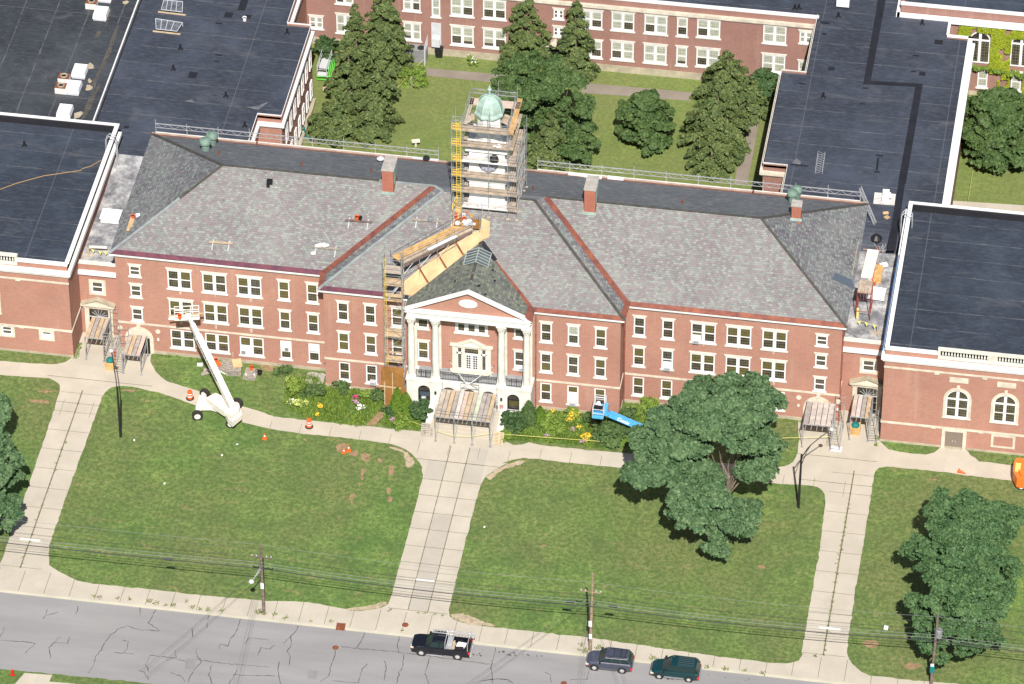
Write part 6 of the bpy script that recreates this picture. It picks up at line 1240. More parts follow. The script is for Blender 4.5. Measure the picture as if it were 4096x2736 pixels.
f.tube((xa_, YP-.3, 3.8), ((xa_+xb_)/2, YP-.3, 4.4), .022, 4); f.tube((xb_, YP-.3, 3.8), ((xa_+xb_)/2, YP-.3, 4.4), .022, 4)
f.tube((q.x, p.y, 3.7), (q.x, YP-.3, 3.7), .025, 4); f.tube((p.x, p.y, 3.7), (p.x, YP-.3, 3.7), .025, 4); f.build('guard_rail', 'steel', CEN)
M['stain_g'] = mat('chalky_mark', (.15, .155, .165), .8, noise=.5, nscale=2)
M['stain_d'] = mat('dull_stain', (.085, .075, .06), .8, noise=.4, nscale=1.5)
# ================================================================== LIFTS
def lettering(text, size, m, parent, mw, name='lettering'):
    c = bpy.data.curves.new('t', 'FONT'); c.body = text; c.size = size; c.extrude = .004; c.align_x = 'CENTER'; c.align_y = 'CENTER'; c.offset = size*.022
    o = bpy.data.objects.new('t', c); COL.objects.link(o); dg = bpy.context.evaluated_depsgraph_get(); me = bpy.data.meshes.new_from_object(o.evaluated_get(dg)); bpy.data.objects.remove(o); me.materials.clear(); me.materials.append(M[m] if isinstance(m, str) else m)
    r = bpy.data.objects.new(name, me); COL.objects.link(r); r.parent = parent; r.matrix_local = mw; return r
def wheel(par, c, ax, r, w, rimm='white', name='wheel'):   # c centre local, ax axle direction
    c, ax = Vector(c), Vector(ax).normalized(); t = MB().tube(c-ax*w/2, c+ax*w/2, r, 20).build('tyre', 'rubber', par, off=(0, 0, 0)); 
    h = MB().tube(c-ax*(w/2+.012), c+ax*(w/2+.012), r*.58, 14); h.tube(c-ax*(w/2+.035), c+ax*(w/2+.035), r*.2, 8); o = h.build('rim', rimm, par, off=(0, 0, 0)); o.parent = t; t.name = name; return t
WLF = thing('boom_lift', 'white boom lift on three visible wheels with its boom raised to the left front wall', 'boom lift', (0, 0, 0))
w1, w2, w3 = Vector((-27.26, -9.65, .5)), Vector((-27.2, -6.12, .5)), Vector((-23.58, -7.08, .5)); w4 = Vector((-23.6, -10.3, .5))
c1 = (w1+w2)/2; c2 = (w3+w4)/2; fx = (c2-c1).normalized()
for w, ax in ((w1, Vector((.25, -1, 0))), (w2, Vector((.45, 1, 0))), (w3, Vector((.25, 1, 0))), (w4, Vector((0, -1, 0)))): wheel(WLF, w+Vector((0, 0, .05)), ax, .56, .42, 'lift_w')
m = MB(); m.beam(w1+Vector((0, .4, .15)), w2+Vector((0, -.4, .15)), .5, .32); m.beam(w3+Vector((0, -.4, .15)), w4+Vector((0, .4, .15)), .5, .32)
m.prism([(c1.x-.35, c1.y-1.0), (c1.x-.35, c1.y+1.0), (c1.x+1.2, c1.y+.6), (c2.x+.3, c2.y+.75), (c2.x+.3, c2.y-.75), (c1.x+1.2, c1.y-.75)], .55, .98); m.build('chassis', 'lift_w', WLF)
tu = [(-26.62, -8.24), (-25.81, -7.21), (-24.75, -7.75), (-22.84, -9.2), (-22.5, -10.1), (-23.2, -11.45), (-23.85, -10.8), (-24.3, -10.0)]
m = MB(); m.prism(tu, 1.05, 1.75); m.prism([(-26.4, -8.2), (-25.85, -7.5), (-24.9, -7.95), (-25.3, -9.0)], 1.75, 1.95); m.prism([(-24.2, -10.6), (-23.3, -9.3), (-22.8, -9.5), (-22.75, -10.2), (-23.3, -11.2)], 1.75, 2.3); m.build('turret', 'lift_w', WLF)
bs0, bs1 = Vector((-23.55, -9.75, 2.3)), gy((757, 1272), -3.0); bd = (bs1-bs0).normalized()
MB().beam(bs0, bs0.lerp(bs1, .80), .62, .68).build('boom', 'lift_w', WLF); MB().beam(bs0.lerp(bs1, .80), bs0.lerp(bs1, .93), .45, .5).build('boom_extension', 'lift_w', WLF); MB().beam(bs0.lerp(bs1, .93), bs1, .3, .36).build('jib', 'lift_w', WLF)
MB().tube(bs0+Vector((-.3, .35, -.6)), bs0.lerp(bs1, .3)+Vector((0, 0, -.35)), .12, 8).build('lift_cylinder', 'alu', WLF)
# lettering down the boom's camera side
up_ = bd.cross(Vector((0, 0, 1))).normalized(); side = -up_ if (-up_).dot(Vector((-.2, -1, 0))) > 0 else up_; tn = bd.cross(side).normalized(); tn = tn if tn.z > 0 else -tn
X_ = -bd; Zn = side; Y_ = Zn.cross(X_).normalized()
def onboom(f, off): c = bs0.lerp(bs1, f)+side*off; return Matrix(((X_.x, Y_.x, Zn.x, c.x), (X_.y, Y_.y, Zn.y, c.y), (X_.z, Y_.z, Zn.z, c.z), (0, 0, 0, 1)))
inkm = mat('ink_blue_black', (.03, .03, .06), .6)
lettering('MID STATE INDUSTRIES', .46, inkm, WLF, onboom(.53, .318)); lettering('518 555 0184'[:0] or '(518)', .01, inkm, WLF, onboom(.3, .3)) if False else None
# basket: floor, rails, toe boards
bc = gy((748, 1268), -2.35); rz = math.radians(14); bx_, by_ = Vector((math.cos(rz), math.sin(rz), 0)), Vector((-math.sin(rz), math.cos(rz), 0))
def bk_(a, b, z): return bc+bx_*a+by_*b+Vector((0, 0, z))
m = MB(); m.obox(bc, (2.5, .95, .1), rz); m.obox(bc+by_*-.46+Vector((0, 0, .17)), (2.5, .05, .28), rz); m.build('platform', 'lift_w', WLF); m = MB()
for z in (.55, 1.05):
    c4 = [bk_(-1.25, -.47, z), bk_(1.25, -.47, z), bk_(1.25, .47, z), bk_(-1.25, .47, z)]
    for i in range(4): m.tube(c4[i], c4[(i+1) % 4], .045, 5)
for a in (-1.25, -.4, .4, 1.25):
    for b in (-.47, .47): m.tube(bk_(a, b, 0), bk_(a, b, 1.05), .045, 5)
m.obox(bk_(.1, -.5, .6), (.5, .1, .5), rz); m.build('guard_rail', 'lift_w', WLF)
p = bk_(-.75, -.6, .35); bucket(p.x, p.y, p.z, 'orange', .2, .5, 'orange bucket hung on the basket rail of the white boom lift')
m = MB(); m.beam(bk_(-1.9, -.1, .35), bk_(1.7, .05, .35), .2, .05); tag(m.build('plank', 'timber'), 'wooden plank laid across the basket of the white boom lift', 'plank')
# blue lift
BLF = thing('boom_lift', 'blue boom lift reaching out from behind the maple to the front wall', 'boom lift', (0, 0, 0))
bz = 4.4; b0_ = gz(ZM(2340, 1560, 260, 2038, 400, 860), bz); m = MB()
X0, X1, Y0_, Y1_ = b0_.x-.55, b0_.x+.55, b0_.y-.1, b0_.y+2.2
m.box(X0, X1, Y0_, Y1_, bz-.1, bz); m.box(X0, X1, Y0_-.03, Y0_, bz, bz+.2); m.build('platform', 'lift_b', BLF); m = MB()
for z in (.55, 1.1):
    cc = [(X0, Y0_), (X1, Y0_), (X1, Y1_), (X0, Y1_)]
    for i in range(4): m.tube((*cc[i], bz+z), (*cc[(i+1) % 4], bz+z), .035, 5)
for x in (X0, X1):
    for y in np.linspace(Y0_, Y1_, 4): m.tube((x, y, bz), (x, y, bz+1.1), .035, 5)
m.build('guard_rail', 'lgrey', BLF); MB().box(X0+.1, X1-.1, Y0_+.35, Y0_+.65, bz+.85, bz+1.15).build('control_box', 'black', BLF)
j0 = Vector((X1+.1, Y0_+1.1, bz+.1)); tipb = gz(ZM(2340, 1560, 260, 2038, 770, 745), 4.0); endb = gz(ZM(2340, 1560, 260, 2038, 1480, 1050), 2.6)
m = MB(); m.box(X1, X1+.35, Y0_+.8, Y0_+1.4, bz-.3, bz+.9); m.beam(j0, tipb, .25, .3); m.build('jib', 'lift_b', BLF)
dd_ = (endb-tipb).normalized(); far = endb+dd_*3.2; MB().beam(tipb, far, .5, .55).build('boom', 'lift_b', BLF)
sd_ = dd_.cross(Vector((0, 0, 1))).normalized(); sd_ = sd_ if sd_.y < 0 else -sd_; Xb = dd_; Yb = sd_.cross(Xb).normalized(); c = tipb.lerp(endb, .60)+sd_*.262
lettering('Genie', .60, 'white', BLF, Matrix(((Xb.x, Yb.x, sd_.x, c.x), (Xb.y, Yb.y, sd_.y, c.y), (Xb.z, Yb.z, sd_.z, c.z), (0, 0, 0, 1))))
m = MB().prism([(far.x-.8, far.y-1.2), (far.x+2.2, far.y-1.2), (far.x+2.2, far.y+1.0), (far.x-.8, far.y+1.0)], .5, 1.7); m.build('turret', 'lift_b', BLF)
for dx in (-.6, 1.9):
    for dy in (-1.3, 1.1): wheel(BLF, (far.x+dx, far.y+dy, .45), (0, 1, 0), .45, .35, 'lift_b')
m = MB(); r_ = random.Random(8)
for k in range(8): m.lathe([(.05, 0), (.24, .06), (.2, .25), (.03, .32)], (r_.uniform(X0+.25, X1-.25), r_.uniform(Y0_+.9, Y1_-.3), bz+.02+k*.05), 7)
tag(m.build('plastic_sheeting', 'white_s'), 'bundle of white plastic sheeting in the basket of the blue boom lift', 'sheeting')
# orange lift at the right edge
OL = thing('boom_lift', 'orange boom lift counterweight at the right edge on the concrete path', 'boom lift', (0, 0, 0))
oc = [gz(ZM(3960, 1700, 136, 711, a, b), 1.3) for a, b in ((480, 1030), (490, 850), (550, 755), (730, 765), (900, 900), (900, 1200), (740, 1205), (560, 1180))]
m = MB(); m.prism([(q.x, q.y) for q in oc], .55, 1.75); m.prism([(q.x*.75+oc[4].x*.25, q.y*.8+oc[5].y*.1+oc[4].y*.1) for q in oc], 1.75, 2.05); m.build('turret', 'lift_o', OL)
cx = sum(q.x for q in oc)/8+1.0; cy = sum(q.y for q in oc)/8
for dx in (-.9, 1.6):
    for dy in (-1.15, 1.2): wheel(OL, (cx+dx, cy+dy, .45), (0, 1, 0), .45, .35, 'lift_w')
MB().prism([(cx-1, cy-1), (cx+1.8, cy-1), (cx+1.8, cy+1), (cx-1, cy+1)], .3, .6).build('chassis', 'grey', OL); MB().beam((cx-.3, cy, 2.1), (cx+1.5, cy+7, 4.5), .4, .45).build('boom', 'plank', OL)
p = gz(ZM(3960, 1700, 136, 711, 590, 870), 2.0); MB().box(p.x-.3, p.x+.25, p.y-.5, p.y+.5, 1.76, 2.06).build('decal_panel', 'fl_l', OL)
# green trailer lift in the courtyard
GL = thing('trailer_lift', 'bright green folded trailer lift parked on the courtyard lawn by the left wing', 'lift', (0, 0, 0))
p = gz(T(1, 2, 640, 690)); m = MB(); m.beam((p.x-.9, p.y, .5), (p.x+.9, p.y+.3, .5), .12, .1)
for k in range(4): m.beam((p.x+.3+k*.2, p.y, .5), (p.x+.2+k*.2, p.y+2, 1.3+k*.15), .07, .07)
m.beam((p.x-.9, p.y-.2, .3), (p.x+1.1, p.y-.2, .3), .09, .09); m.build('frame', 'lift_g', GL); m = MB().box(p.x-.85, p.x+.2, p.y, p.y+.6, .6, .75); m.box(p.x-.85, p.x+.2, p.y+1.0, p.y+3.2, .9, 1.0)
for x in (p.x-.85, p.x+.2):
    for y in (p.y, p.y+1.5, p.y+3.2): m.tube((x, y, .5), (x, y, 2.0), .04, 5)
for z in (1.5, 2.0): m.tube((p.x-.85, p.y, z), (p.x-.85, p.y+3.2, z), .035, 4); m.tube((p.x+.2, p.y, z), (p.x+.2, p.y+3.2, z), .035, 4); m.tube((p.x-.85, p.y, z), (p.x+.2, p.y, z), .035, 4)
m.build('basket', 'lgrey', GL)
for dx in (-.9, .9): wheel(GL, (p.x+dx, p.y+1.2, .35), (1, 0, 0), .35, .2, 'grey')
# ================================================================== VEHICLES
def loft(mb, st):   # st: list of rings (equal count), capped
    b = len(mb.v); n = len(st[0])
    for r in st: mb.v += [tuple(q) for q in r]
    for k in range(len(st)-1):
        for i in range(n): j = (i+1) % n; mb.f.append((b+k*n+i, b+k*n+j, b+(k+1)*n+j, b+(k+1)*n+i)); mb.mi.append(mb.cm)
    mb.f.append(tuple(b+n-1-i for i in range(n))); e = b+(len(st)-1)*n; mb.f.append(tuple(e+i for i in range(n))); mb.mi += [mb.cm]*2
def body_ring(x, w, zb, zs, zt, c=.12):  # lower body cross-section: sill, side, shoulder, deck
    return [(x, -w*.93, zb), (x, -w, zb+.18), (x, -w, zs), (x, -w+c, zt), (x, 0, zt+.035), (x, w-c, zt), (x, w, zs), (x, w, zb+.18), (x, w*.93, zb)]
def green_ring(x, wb, wt, zb, zt): return [(x, -wb, zb), (x, -wt, zt-.05), (x, -wt+.14, zt), (x, 0, zt+.025), (x, wt-.14, zt), (x, wt, zt-.05), (x, wb, zb)]
def car(name, label, cat, x, y, z, rz, L, Wd, stations, green, bodym, belt, lowm=None, wr=.36, wx=None, rim='alu', roofm=None, group='vehicles parked along the kerb'):
    C = thing(name, label, cat, (x, y, z), rz, group); O = (0, 0, 0); hw = Wd/2
    b = MB(); loft(b, [body_ring(*s) for s in stations]); b.build('body', bodym, C, off=O, smooth=False)
    if lowm: l = MB(); [l.box(wx[0]+.5, wx[1]-.5, s*hw-.02, s*hw+.02, .28, .46) for s in (-1, 1)]; l.build('side_cladding', lowm, C, off=O)
    g = MB(); loft(g, [green_ring(*s) for s in green]); g.build('glazing', 'car_glass', C, off=O)
    r = MB(); loft(r, [[(s[0], -s[2]-.005, s[4]-.09), (s[0], -s[2]+.13, s[4]+.012), (s[0], 0, s[4]+.04), (s[0], s[2]-.13, s[4]+.012), (s[0], s[2]+.005, s[4]-.09)] for s in green if s[5 if len(s) > 5 else 4] and s[4] > max(q[4] for q in green)-.12]); r.build('roof', roofm or bodym, C, off=O)
    for s in (-1, 1):
        pl = MB()
        for k in belt: 
            (xa, za), (xb, zb_), wa, wb_ = k; pl.beam((xa, s*wa, za), (xb, s*wb_, zb_), .07, .06, (0, 1, 0))
        pl.build('pillar', roofm or bodym, C, off=O)
        mm = MB().box(belt[0][0][0]+.12, belt[0][0][0]+.3, min(s*(hw-.02), s*(hw+.2)), max(s*(hw-.02), s*(hw+.2)), belt[0][0][1]+.02, belt[0][0][1]+.18); mm.build('mirror', 'black', C, off=O)
        for q in wx: 
            a = MB(); 
            a.tube((q, s*(hw-.25), wr), (q, s*(hw+.006), wr), wr+.07, 20); a.build('wheel_arch', 'black', C, off=O); wheel(C, (q, s*(hw-.1), wr), (0, 1, 0), wr, .24, rim)
    for s in (-1, 1):
        x0 = stations[0][0]; MB().box(x0+.02, x0+.32, min(s*(hw-.42), s*(hw-.05)), max(s*(hw-.42), s*(hw-.05)), stations[1][3]-.10, stations[1][3]+.06).build('headlight', 'lens', C, off=O); MB().box(x0+.2, x0+.32, min(s*(hw-.08), s*(hw-.0)), max(s*(hw-.08), s*hw), stations[1][3]-.08, stations[1][3]+.0).build('indicator', 'amber', C, off=O)
        xe = L/2+.04 if name == 'pickup_truck' else stations[-1][0]; MB().box(xe-.16, xe+.02, min(s*(hw-.2), s*(hw+.005)), max(s*(hw-.2), s*(hw+.005)), stations[-1][3]-.32, stations[-1][3]+.0).build('tail_light', 'red', C, off=O)
    return C
M['car_glass'] = mat('car_glass', (.012, .028, .028), .12, spec=.5); M['lens'] = mat('headlamp_lens', (.6, .58, .5), .2)
M['car_black'] = mat('black_paint', (.008, .009, .014), .18, spec=.6); M['car_slate'] = mat('slate_blue_paint', (.075, .085, .12), .25, .3, spec=.6); M['car_slate2'] = mat('grey_cladding', (.09, .095, .105), .5); M['car_green'] = mat('dark_green_paint', (.005, .035, .040), .2, spec=.6); M['silver_trim'] = mat('silver_trim', (.45, .42, .50), .35, .4)
ZRD = -.125
# silver-blue SUV
suv = car('parked_suv', 'slate blue estate SUV with silver window trim and roof rack, parked at the kerb', 'car', 19.62, -39.2, ZRD, 0, 4.57, 1.88,
    [(-2.22, .62, .35, .62, .72), (-2.12, .82, .28, .72, .86), (-1.7, .92, .26, .86, 1.02), (-.95, .94, .26, .98, 1.10), (-.3, .94, .26, 1.03, 1.12), (1.9, .94, .28, 1.06, 1.14), (2.2, .90, .32, 1.03, 1.12), (2.33, .8, .4, .8, .95)],
    [(-1.02, .80, .74, 1.08, 1.10), (-.35, .84, .70, 1.1, 1.66), (.3, .86, .72, 1.1, 1.74), (1.5, .86, .70, 1.1, 1.73), (1.95, .83, .66, 1.1, 1.66), (2.25, .78, .62, 1.1, 1.12)], 'car_slate',
    [((-1.0, 1.1), (-.33, 1.66), .80, .72), ((-.3, 1.7), (1.9, 1.68), .73, .71), ((.35, 1.1), (.3, 1.7), .87, .74), ((1.25, 1.1), (1.1, 1.7), .87, .73), ((2.2, 1.1), (1.85, 1.65), .82, .7), ((-.95, 1.1), (2.2, 1.1), .88, .86)], 'car_slate2', .37, (-1.33, 1.37), 'alu', 'car_slate')
m = MB()
for s in (-1, 1): m.beam((.1, s*.6, 1.80), (1.75, s*.6, 1.78), .04, .05)
for x in (.45, 1.15, 1.6): m.beam((x, -.62, 1.82), (x, .62, 1.82), .05, .03)
for k in range(4): m.beam((.4, -.4+k*.26, 1.785), (1.7, -.4+k*.26, 1.775), .03, .02)
m.build('roof_rack', 'black', suv, off=(0, 0, 0)); m = MB()
for s in (-1, 1): m.beam((-1.0, s*.90, 1.12), (2.1, s*.89, 1.15), .04, .06); m.beam((-.3, s*.77, 1.68), (1.85, s*.74, 1.70), .05, .06)
m.build('window_trim', 'silver_trim', suv, off=(0, 0, 0))
van = car('parked_minivan', 'dark green minivan with roof ribs and grey bumpers, parked at the kerb rightmost', 'van', 26.05, -39.35, ZRD, 0, 4.73, 1.95,
    [(-2.3, .6, .35, .55, .62), (-2.22, .85, .26, .66, .76), (-1.8, .95, .24, .82, .92), (-1.2, .97, .24, .95, 1.04), (-.4, .97, .24, 1.02, 1.10), (2.0, .97, .26, 1.04, 1.12), (2.3, .94, .32, .98, 1.08), (2.42, .84, .4, .75, .88)],
    [(-1.25, .80, .74, 1.0, 1.02), (-.35, .86, .74, 1.06, 1.66), (.3, .88, .76, 1.08, 1.76), (1.7, .88, .74, 1.08, 1.76), (2.1, .86, .68, 1.08, 1.66), (2.36, .80, .62, 1.08, 1.1)], 'car_green',
    [((-1.2, 1.04), (-.33, 1.66), .80, .76), ((-.3, 1.7), (2.0, 1.7), .77, .73), ((.05, 1.08), (.0, 1.7), .89, .78), ((1.1, 1.08), (1.05, 1.7), .89, .78), ((1.75, 1.08), (1.7, 1.7), .89, .77), ((2.35, 1.08), (2.05, 1.65), .84, .72), ((-1.1, 1.08), (2.3, 1.1), .90, .88)], 'grey', .33, (-1.42, 1.45), 'alu')
m = MB()
for k in range(5): m.beam((.3, -.5+k*.25, 1.82), (1.9, -.5+k*.25, 1.81), .03, .025)
m.build('roof_rib', 'car_slate2', van, off=(0, 0, 0)); MB().box(2.3, 2.47, -.93, .93, .38, .62).build('bumper', 'grey', van, off=(0, 0, 0)); MB().box(-2.38, -2.2, -.85, .85, .32, .5).build('bumper', 'car_slate2', van, off=(0, 0, 0))
# pickup truck
PK = car('pickup_truck', 'black pickup truck with aluminium ladder rack and tools in its bed, parked at the kerb', 'pickup truck', 3.2, -39.75, ZRD, 0, 5.85, 2.0,
    [(-2.85, .72, .42, .78, .86), (-2.75, .92, .36, .98, 1.08), (-2.2, 1.0, .34, 1.06, 1.17), (-1.35, 1.0, .34, 1.12, 1.2), (-.6, 1.0, .36, 1.15, 1.2), (.42, 1.0, .36, 1.15, 1.2)],
    [(-1.45, .86, .80, 1.15, 1.17), (-.75, .88, .74, 1.18, 1.80), (-.3, .88, .76, 1.18, 1.88), (.35, .88, .76, 1.18, 1.88), (.46, .86, .76, 1.18, 1.84)], 'car_black',
    [((-1.4, 1.17), (-.73, 1.80), .86, .76), ((-.7, 1.84), (.4, 1.84), .78, .78), ((-.0, 1.17), (-.02, 1.84), .9, .79), ((.4, 1.17), (.42, 1.84), .9, .79)], None, .40, (-1.78, 1.78), 'alu')
m = MB(); m.box(.42, 2.95, -1.0, -.90, .5, 1.2); m.box(.42, 2.95, .90, 1.0, .5, 1.2); m.box(2.87, 2.97, -.9, .9, .55, 1.2); m.box(.42, .5, -.9, .9, .5, 1.2); m.build('bed', 'car_black', PK, off=(0, 0, 0)); MB().box(.45, 2.9, -.92, .92, .5, .62).build('bed_floor', 'black', PK, off=(0, 0, 0))
MB().box(2.9, 3.1, -.9, .9, .42, .62).build('bumper', 'alu', PK, off=(0, 0, 0)); MB().box(-1.2, .3, -1.16, -1.06, .32, .40).build('running_board', 'alu', PK, off=(0, 0, 0)); MB().box(.6, 1.15, -.88, .88, .62, 1.28).build('tool_box', 'alu', PK, off=(0, 0, 0))
m = MB()
for x in (.55, 2.75):
    for s in (-1, 1): m.tube((x, s*.95, 1.15), (x, s*.9, 1.98), .04, 5)
    m.beam((x, -.95, 1.98), (x, 1.1, 1.98), .07, .06)
m.build('ladder_rack', 'alu', PK, off=(0, 0, 0))
m = MB()
for s in (.35, .75): m.beam((-.9, s, 2.06), (3.35, s, 2.06), .05, .10)
for x in np.arange(-.75, 3.3, .31): m.beam((x, .35, 2.06), (x, .75, 2.06), .04, .04)
m.build('ladder', 'alu', PK, off=(0, 0, 0)); LDR = [o for o in PK.children if o.name.startswith('ladder') and 'rack' not in o.name][-1]; LDR.parent = None; LDR.location = PK.location; tag(LDR, 'aluminium extension ladder lying on the rack of the black pickup', 'ladder')
r_ = random.Random(4)
for k, (m_, x, y, w, d, h, lb) in enumerate((('white_s', 1.95, .1, .9, .55, .35, 'white crate of materials in the bed of the black pickup'), ('black', 1.9, -.5, 1.0, .5, .3, 'black bag of tools in the bed of the black pickup'), ('timber', 1.3, 0, .16, 1.4, .3, 'short timber offcuts across the bed of the black pickup'))):
    q = MB()
    for t in range(4): q.obox((3.2+x+r_.uniform(-.1, .1), -39.75+y+r_.uniform(-.06, .06), ZRD+.72+h*t/4+.05), (w*r_.uniform(.6, 1), d*r_.uniform(.6, 1), h/3), r_.uniform(-.15, .15))
    tag(q.build(['crate', 'tool_bag', 'timber_offcut'][k], m_), lb, ['crate', 'bag', 'timber'][k])
# ================================================================== POLES, LAMPS, WIRES
def upole(i, j, a, b, top, label, m, arm=True):
    p = gz(T(i, j, a, b)); p.z = 0; h = gy(T(*top), p.y); o = thing('utility_pole', label, 'utility pole', tuple(p), group='utility poles along the street')
    MB().tube(p, (h.x, h.y, h.z), .17, 9, .11).build('post', m, o); return o, p, h
U1, p1, h1 = upole(4, 1, 2252, 958, (4, 1, 2222, 370), 'weathered dark wooden utility pole with a street light arm at the left', 'wood_pole')
U2, p2, h2 = upole(4, 3, 770, 1280, (4, 3, 793, 625), 'tan wooden utility pole with crossarm beside the slate blue car', 'wood_pole2')
U3, p3, h3 = upole(4, 4, 1545, 1575, (4, 4, 1605, 970), 'wooden utility pole with grey transformer in front of the lower right tree', 'wood_pole')
for o, p, h, zc in ((U1, p1, h1, 7.3), (U2, p2, h2, 7.7)):
    m = MB(); m.beam((p.x-1.0, p.y, zc), (p.x+1.0, p.y-.1, zc), .09, .1, (0, 1, 0)); m.build('crossarm', m and 'wood_pole2' if o is U2 else 'wood_pole', o); q = MB()
    for dx in (-.95, -.5, .5, .95): q.lathe([(.05, 0), (.06, .08), (.03, .16)], (p.x+dx, p.y, zc+.05), 6)
    q.build('insulator', 'lgrey', o)
for o, p in ((U1, p1), (U2, p2), (U3, p3)):
    MB().box(p.x-.17, p.x+.15, p.y-.21, p.y-.16, 3.3 if o is not U3 else 2.2, 4.0 if o is not U3 else 2.9).build('notice', 'white', o)
MB().box(p2.x-.12, p2.x+.18, p2.y-.22, p2.y-.17, 1.7, 2.3).build('notice', 'white', U2)
m = MB().tube((p1.x, p1.y-.1, 5.9), (p1.x-.6, p1.y-1.6, 5.7), .05, 6); m.tube((p1.x, p1.y-.1, 6.3), (p1.x-.45, p1.y-1.2, 5.75), .03, 5); o = m.build('lamp_arm', 'alu', U1); l = MB().lathe([(.05, .12), (.2, .1), (.28, -.02), (.22, -.16), (.05, -.2)], (p1.x-.68, p1.y-1.85, 5.66), 10); l.build('lamp_head', 'lgrey', U1).parent = o
c = (p3.x+.42, p3.y-.1, 6.9); MB().lathe([(.3, -.5), (.33, -.45), (.33, .4), (.28, .48), (.05, .5)], c, 14).build('transformer', 'grey', U3); MB().box(p3.x-.2, p3.x+.25, p3.y-.35, p3.y-.1, 1.9, 2.6).build('meter_box', 'teal', U3)
def wire(name, pts, r, m, sag, label, cat='cable', group=None):
    q = MB(); allp = []
    for a, b in zip(pts, pts[1:]):
        a, b = Vector(a), Vector(b); n = 14
        for k in range(n+(1 if b == Vector(pts[-1]) else 0)): t = k/n; c = a.lerp(b, t); c.z -= sag*4*t*(1-t); allp.append(c)
    q.path(allp, r, 4); return tag(q.build(name, m), label, cat, group)
Wp = [(-80, -36.8), (p1.x, p1.y), (p2.x, p2.y), (p3.x, p3.y), (85, -36.5)]
for k, (z, r, m, lb, dy) in enumerate([(5.95, .04, 'wire', 'thickest dark telephone cable, lowest on the poles', -.2), (6.35, .022, 'wire_l', 'pale telephone cable just above the thickest cable', -.2), (6.7, .016, 'wire_l', 'thin pale wire strung above the pale telephone cable', -.15), (7.75, .012, 'wire', 'thin dark power line on the near ends of the crossarms', -.5), (7.8, .012, 'wire', 'thin dark power line on the far ends of the crossarms', .5), (8.9, .012, 'wire_l', 'highest thin pale wire at the pole tops', 0)]):
    wire('overhead_cable', [(x, y+dy, z) for x, y in Wp], r, m, .45, lb, 'cable', 'overhead cables along the street')
for k, (a, b, lb) in enumerate((((p1.x, p1.y, 6.4), (p1.x-8.5, -53, 5.5), 'service wires crossing the road from the left pole'), ((p1.x, p1.y, 6.5), (p1.x+.8, -56, 6), 'straight wires dropping over the road from the left pole'), ((p2.x, p2.y, 7.4), (p2.x-14, -56, 6), 'long service wires slanting left across the road from the middle pole'), ((p2.x, p2.y, 7.4), (p2.x+1.5, -58, 6.4), 'service wires passing over the slate blue car'), ((p2.x+.2, p2.y, 7.4), (p2.x+9, -58, 6.4), 'service wires slanting right over the road from the middle pole'))):
    q = MB(); a = Vector(a); b = Vector(b)
    for dx in (-.15, .0, .22):
        al = [a.lerp(b, t/12)+Vector((dx*(t/12+.3), 0, -.35*4*(t/12)*(1-t/12))) for t in range(13)]; q.path(al, .009, 4)
    tag(q.build('service_wire', 'wire'), lb, 'wire', 'service wires over the road')
for s, dz, m_, lb in ((0, 0, 'wire', 'black splice box hanging on the cable left of the left pole'), (1, 0, 'wire', 'black splice case on the cable just left of the middle pole'), (2, 0, 'wire', 'second splice case on the cable just right of the middle pole')):
    x = [-24.6, 15.0, 19.2][s]; tag(MB().tube((x, -37.15, 5.62+.15*(s > 0)), (x+.85, -37.15, 5.6+.15*(s > 0)), .12, 8).build('splice_case', m_), lb, 'splice case', 'splice cases on the street cable')
# street lamps on the lawns
def lamp(base, top, head, label, bend):
    b = Vector(base); o = thing('street_lamp', label, 'street lamp', tuple(b), group='tall dark street lamps'); MB().tube(b, (top[0], top[1], top[2]), .14, 10, .10).build('post', 'iron', o); a = MB(); t = Vector(top); h = Vector(head)
    k = t+(h-t)*.35+Vector((0, 0, bend)); a.path([t-Vector((0, 0, .4)), t.lerp(k, .6), k, k.lerp(h, .5)+Vector((0, 0, .08)), h], .055, 6); a.path([t-Vector((0, 0, 1.5)), t.lerp(k, .55)-Vector((0, 0, .3)), k], .035, 5); a.build('arm', 'iron', o)
    d = (h-t).normalized(); q = MB(); q.lathe([(.02, .12), (.14, .1), (.24, 0), (.2, -.12), (.04, -.18)], tuple(h+d*.25), 10); q.build('lamp_head', 'lgrey', o); return o
bR = gz(T(3, 4, 413, 1455)); tR = gy(T(3, 4, 440, 1000), bR.y); hR = gz(T(3, 4, 680, 795), 8.9); lamp(bR, tR, hR, 'dark street lamp with a long slanting arm beside the right walk', .25)
bL = gz(T(3, 1, 1030, 850)); tL = gy(T(3, 1, 1000, 425), bL.y); hL = gz(T(3, 1, 953, 130), 8.6); lamp(bL, tL, hL, 'dark street lamp leaning over the left walk near the canopy scaffolds', .15)
# ================================================================== CONES, DRUMS, PALLETS, SITE BITS
def drum(i, j, a, b, label):
    p = gz(T(i, j, a, b)); o = thing('traffic_drum', label, 'traffic drum', tuple(p), group='orange and white traffic drums'); MB().lathe([(.42, 0), (.42, .06), (.30, .1)], tuple(p), 16).build('base', 'rubber', o)
    pr = [(.29, .1), (.285, .3), (.27, .32), (.265, .47), (.275, .49), (.265, .62), (.25, .64), (.245, .78), (.255, .8), (.235, 1.0), (.2, 1.04)]; m = MB().lathe(pr, tuple(p), 16); m.build('barrel', 'orange', o); q = MB()
    for z0, z1 in ((.33, .46), (.65, .77)): q.lathe([(.272, z0), (.268, z1)], tuple(p), 16, cap=False)
    q.build('stripe', 'white', o)
drum(3, 1, 1622, 520, 'orange and white traffic drum on the path left of the white boom lift'); drum(3, 2, 505, 762, 'orange and white traffic drum on the path near the flower bed')
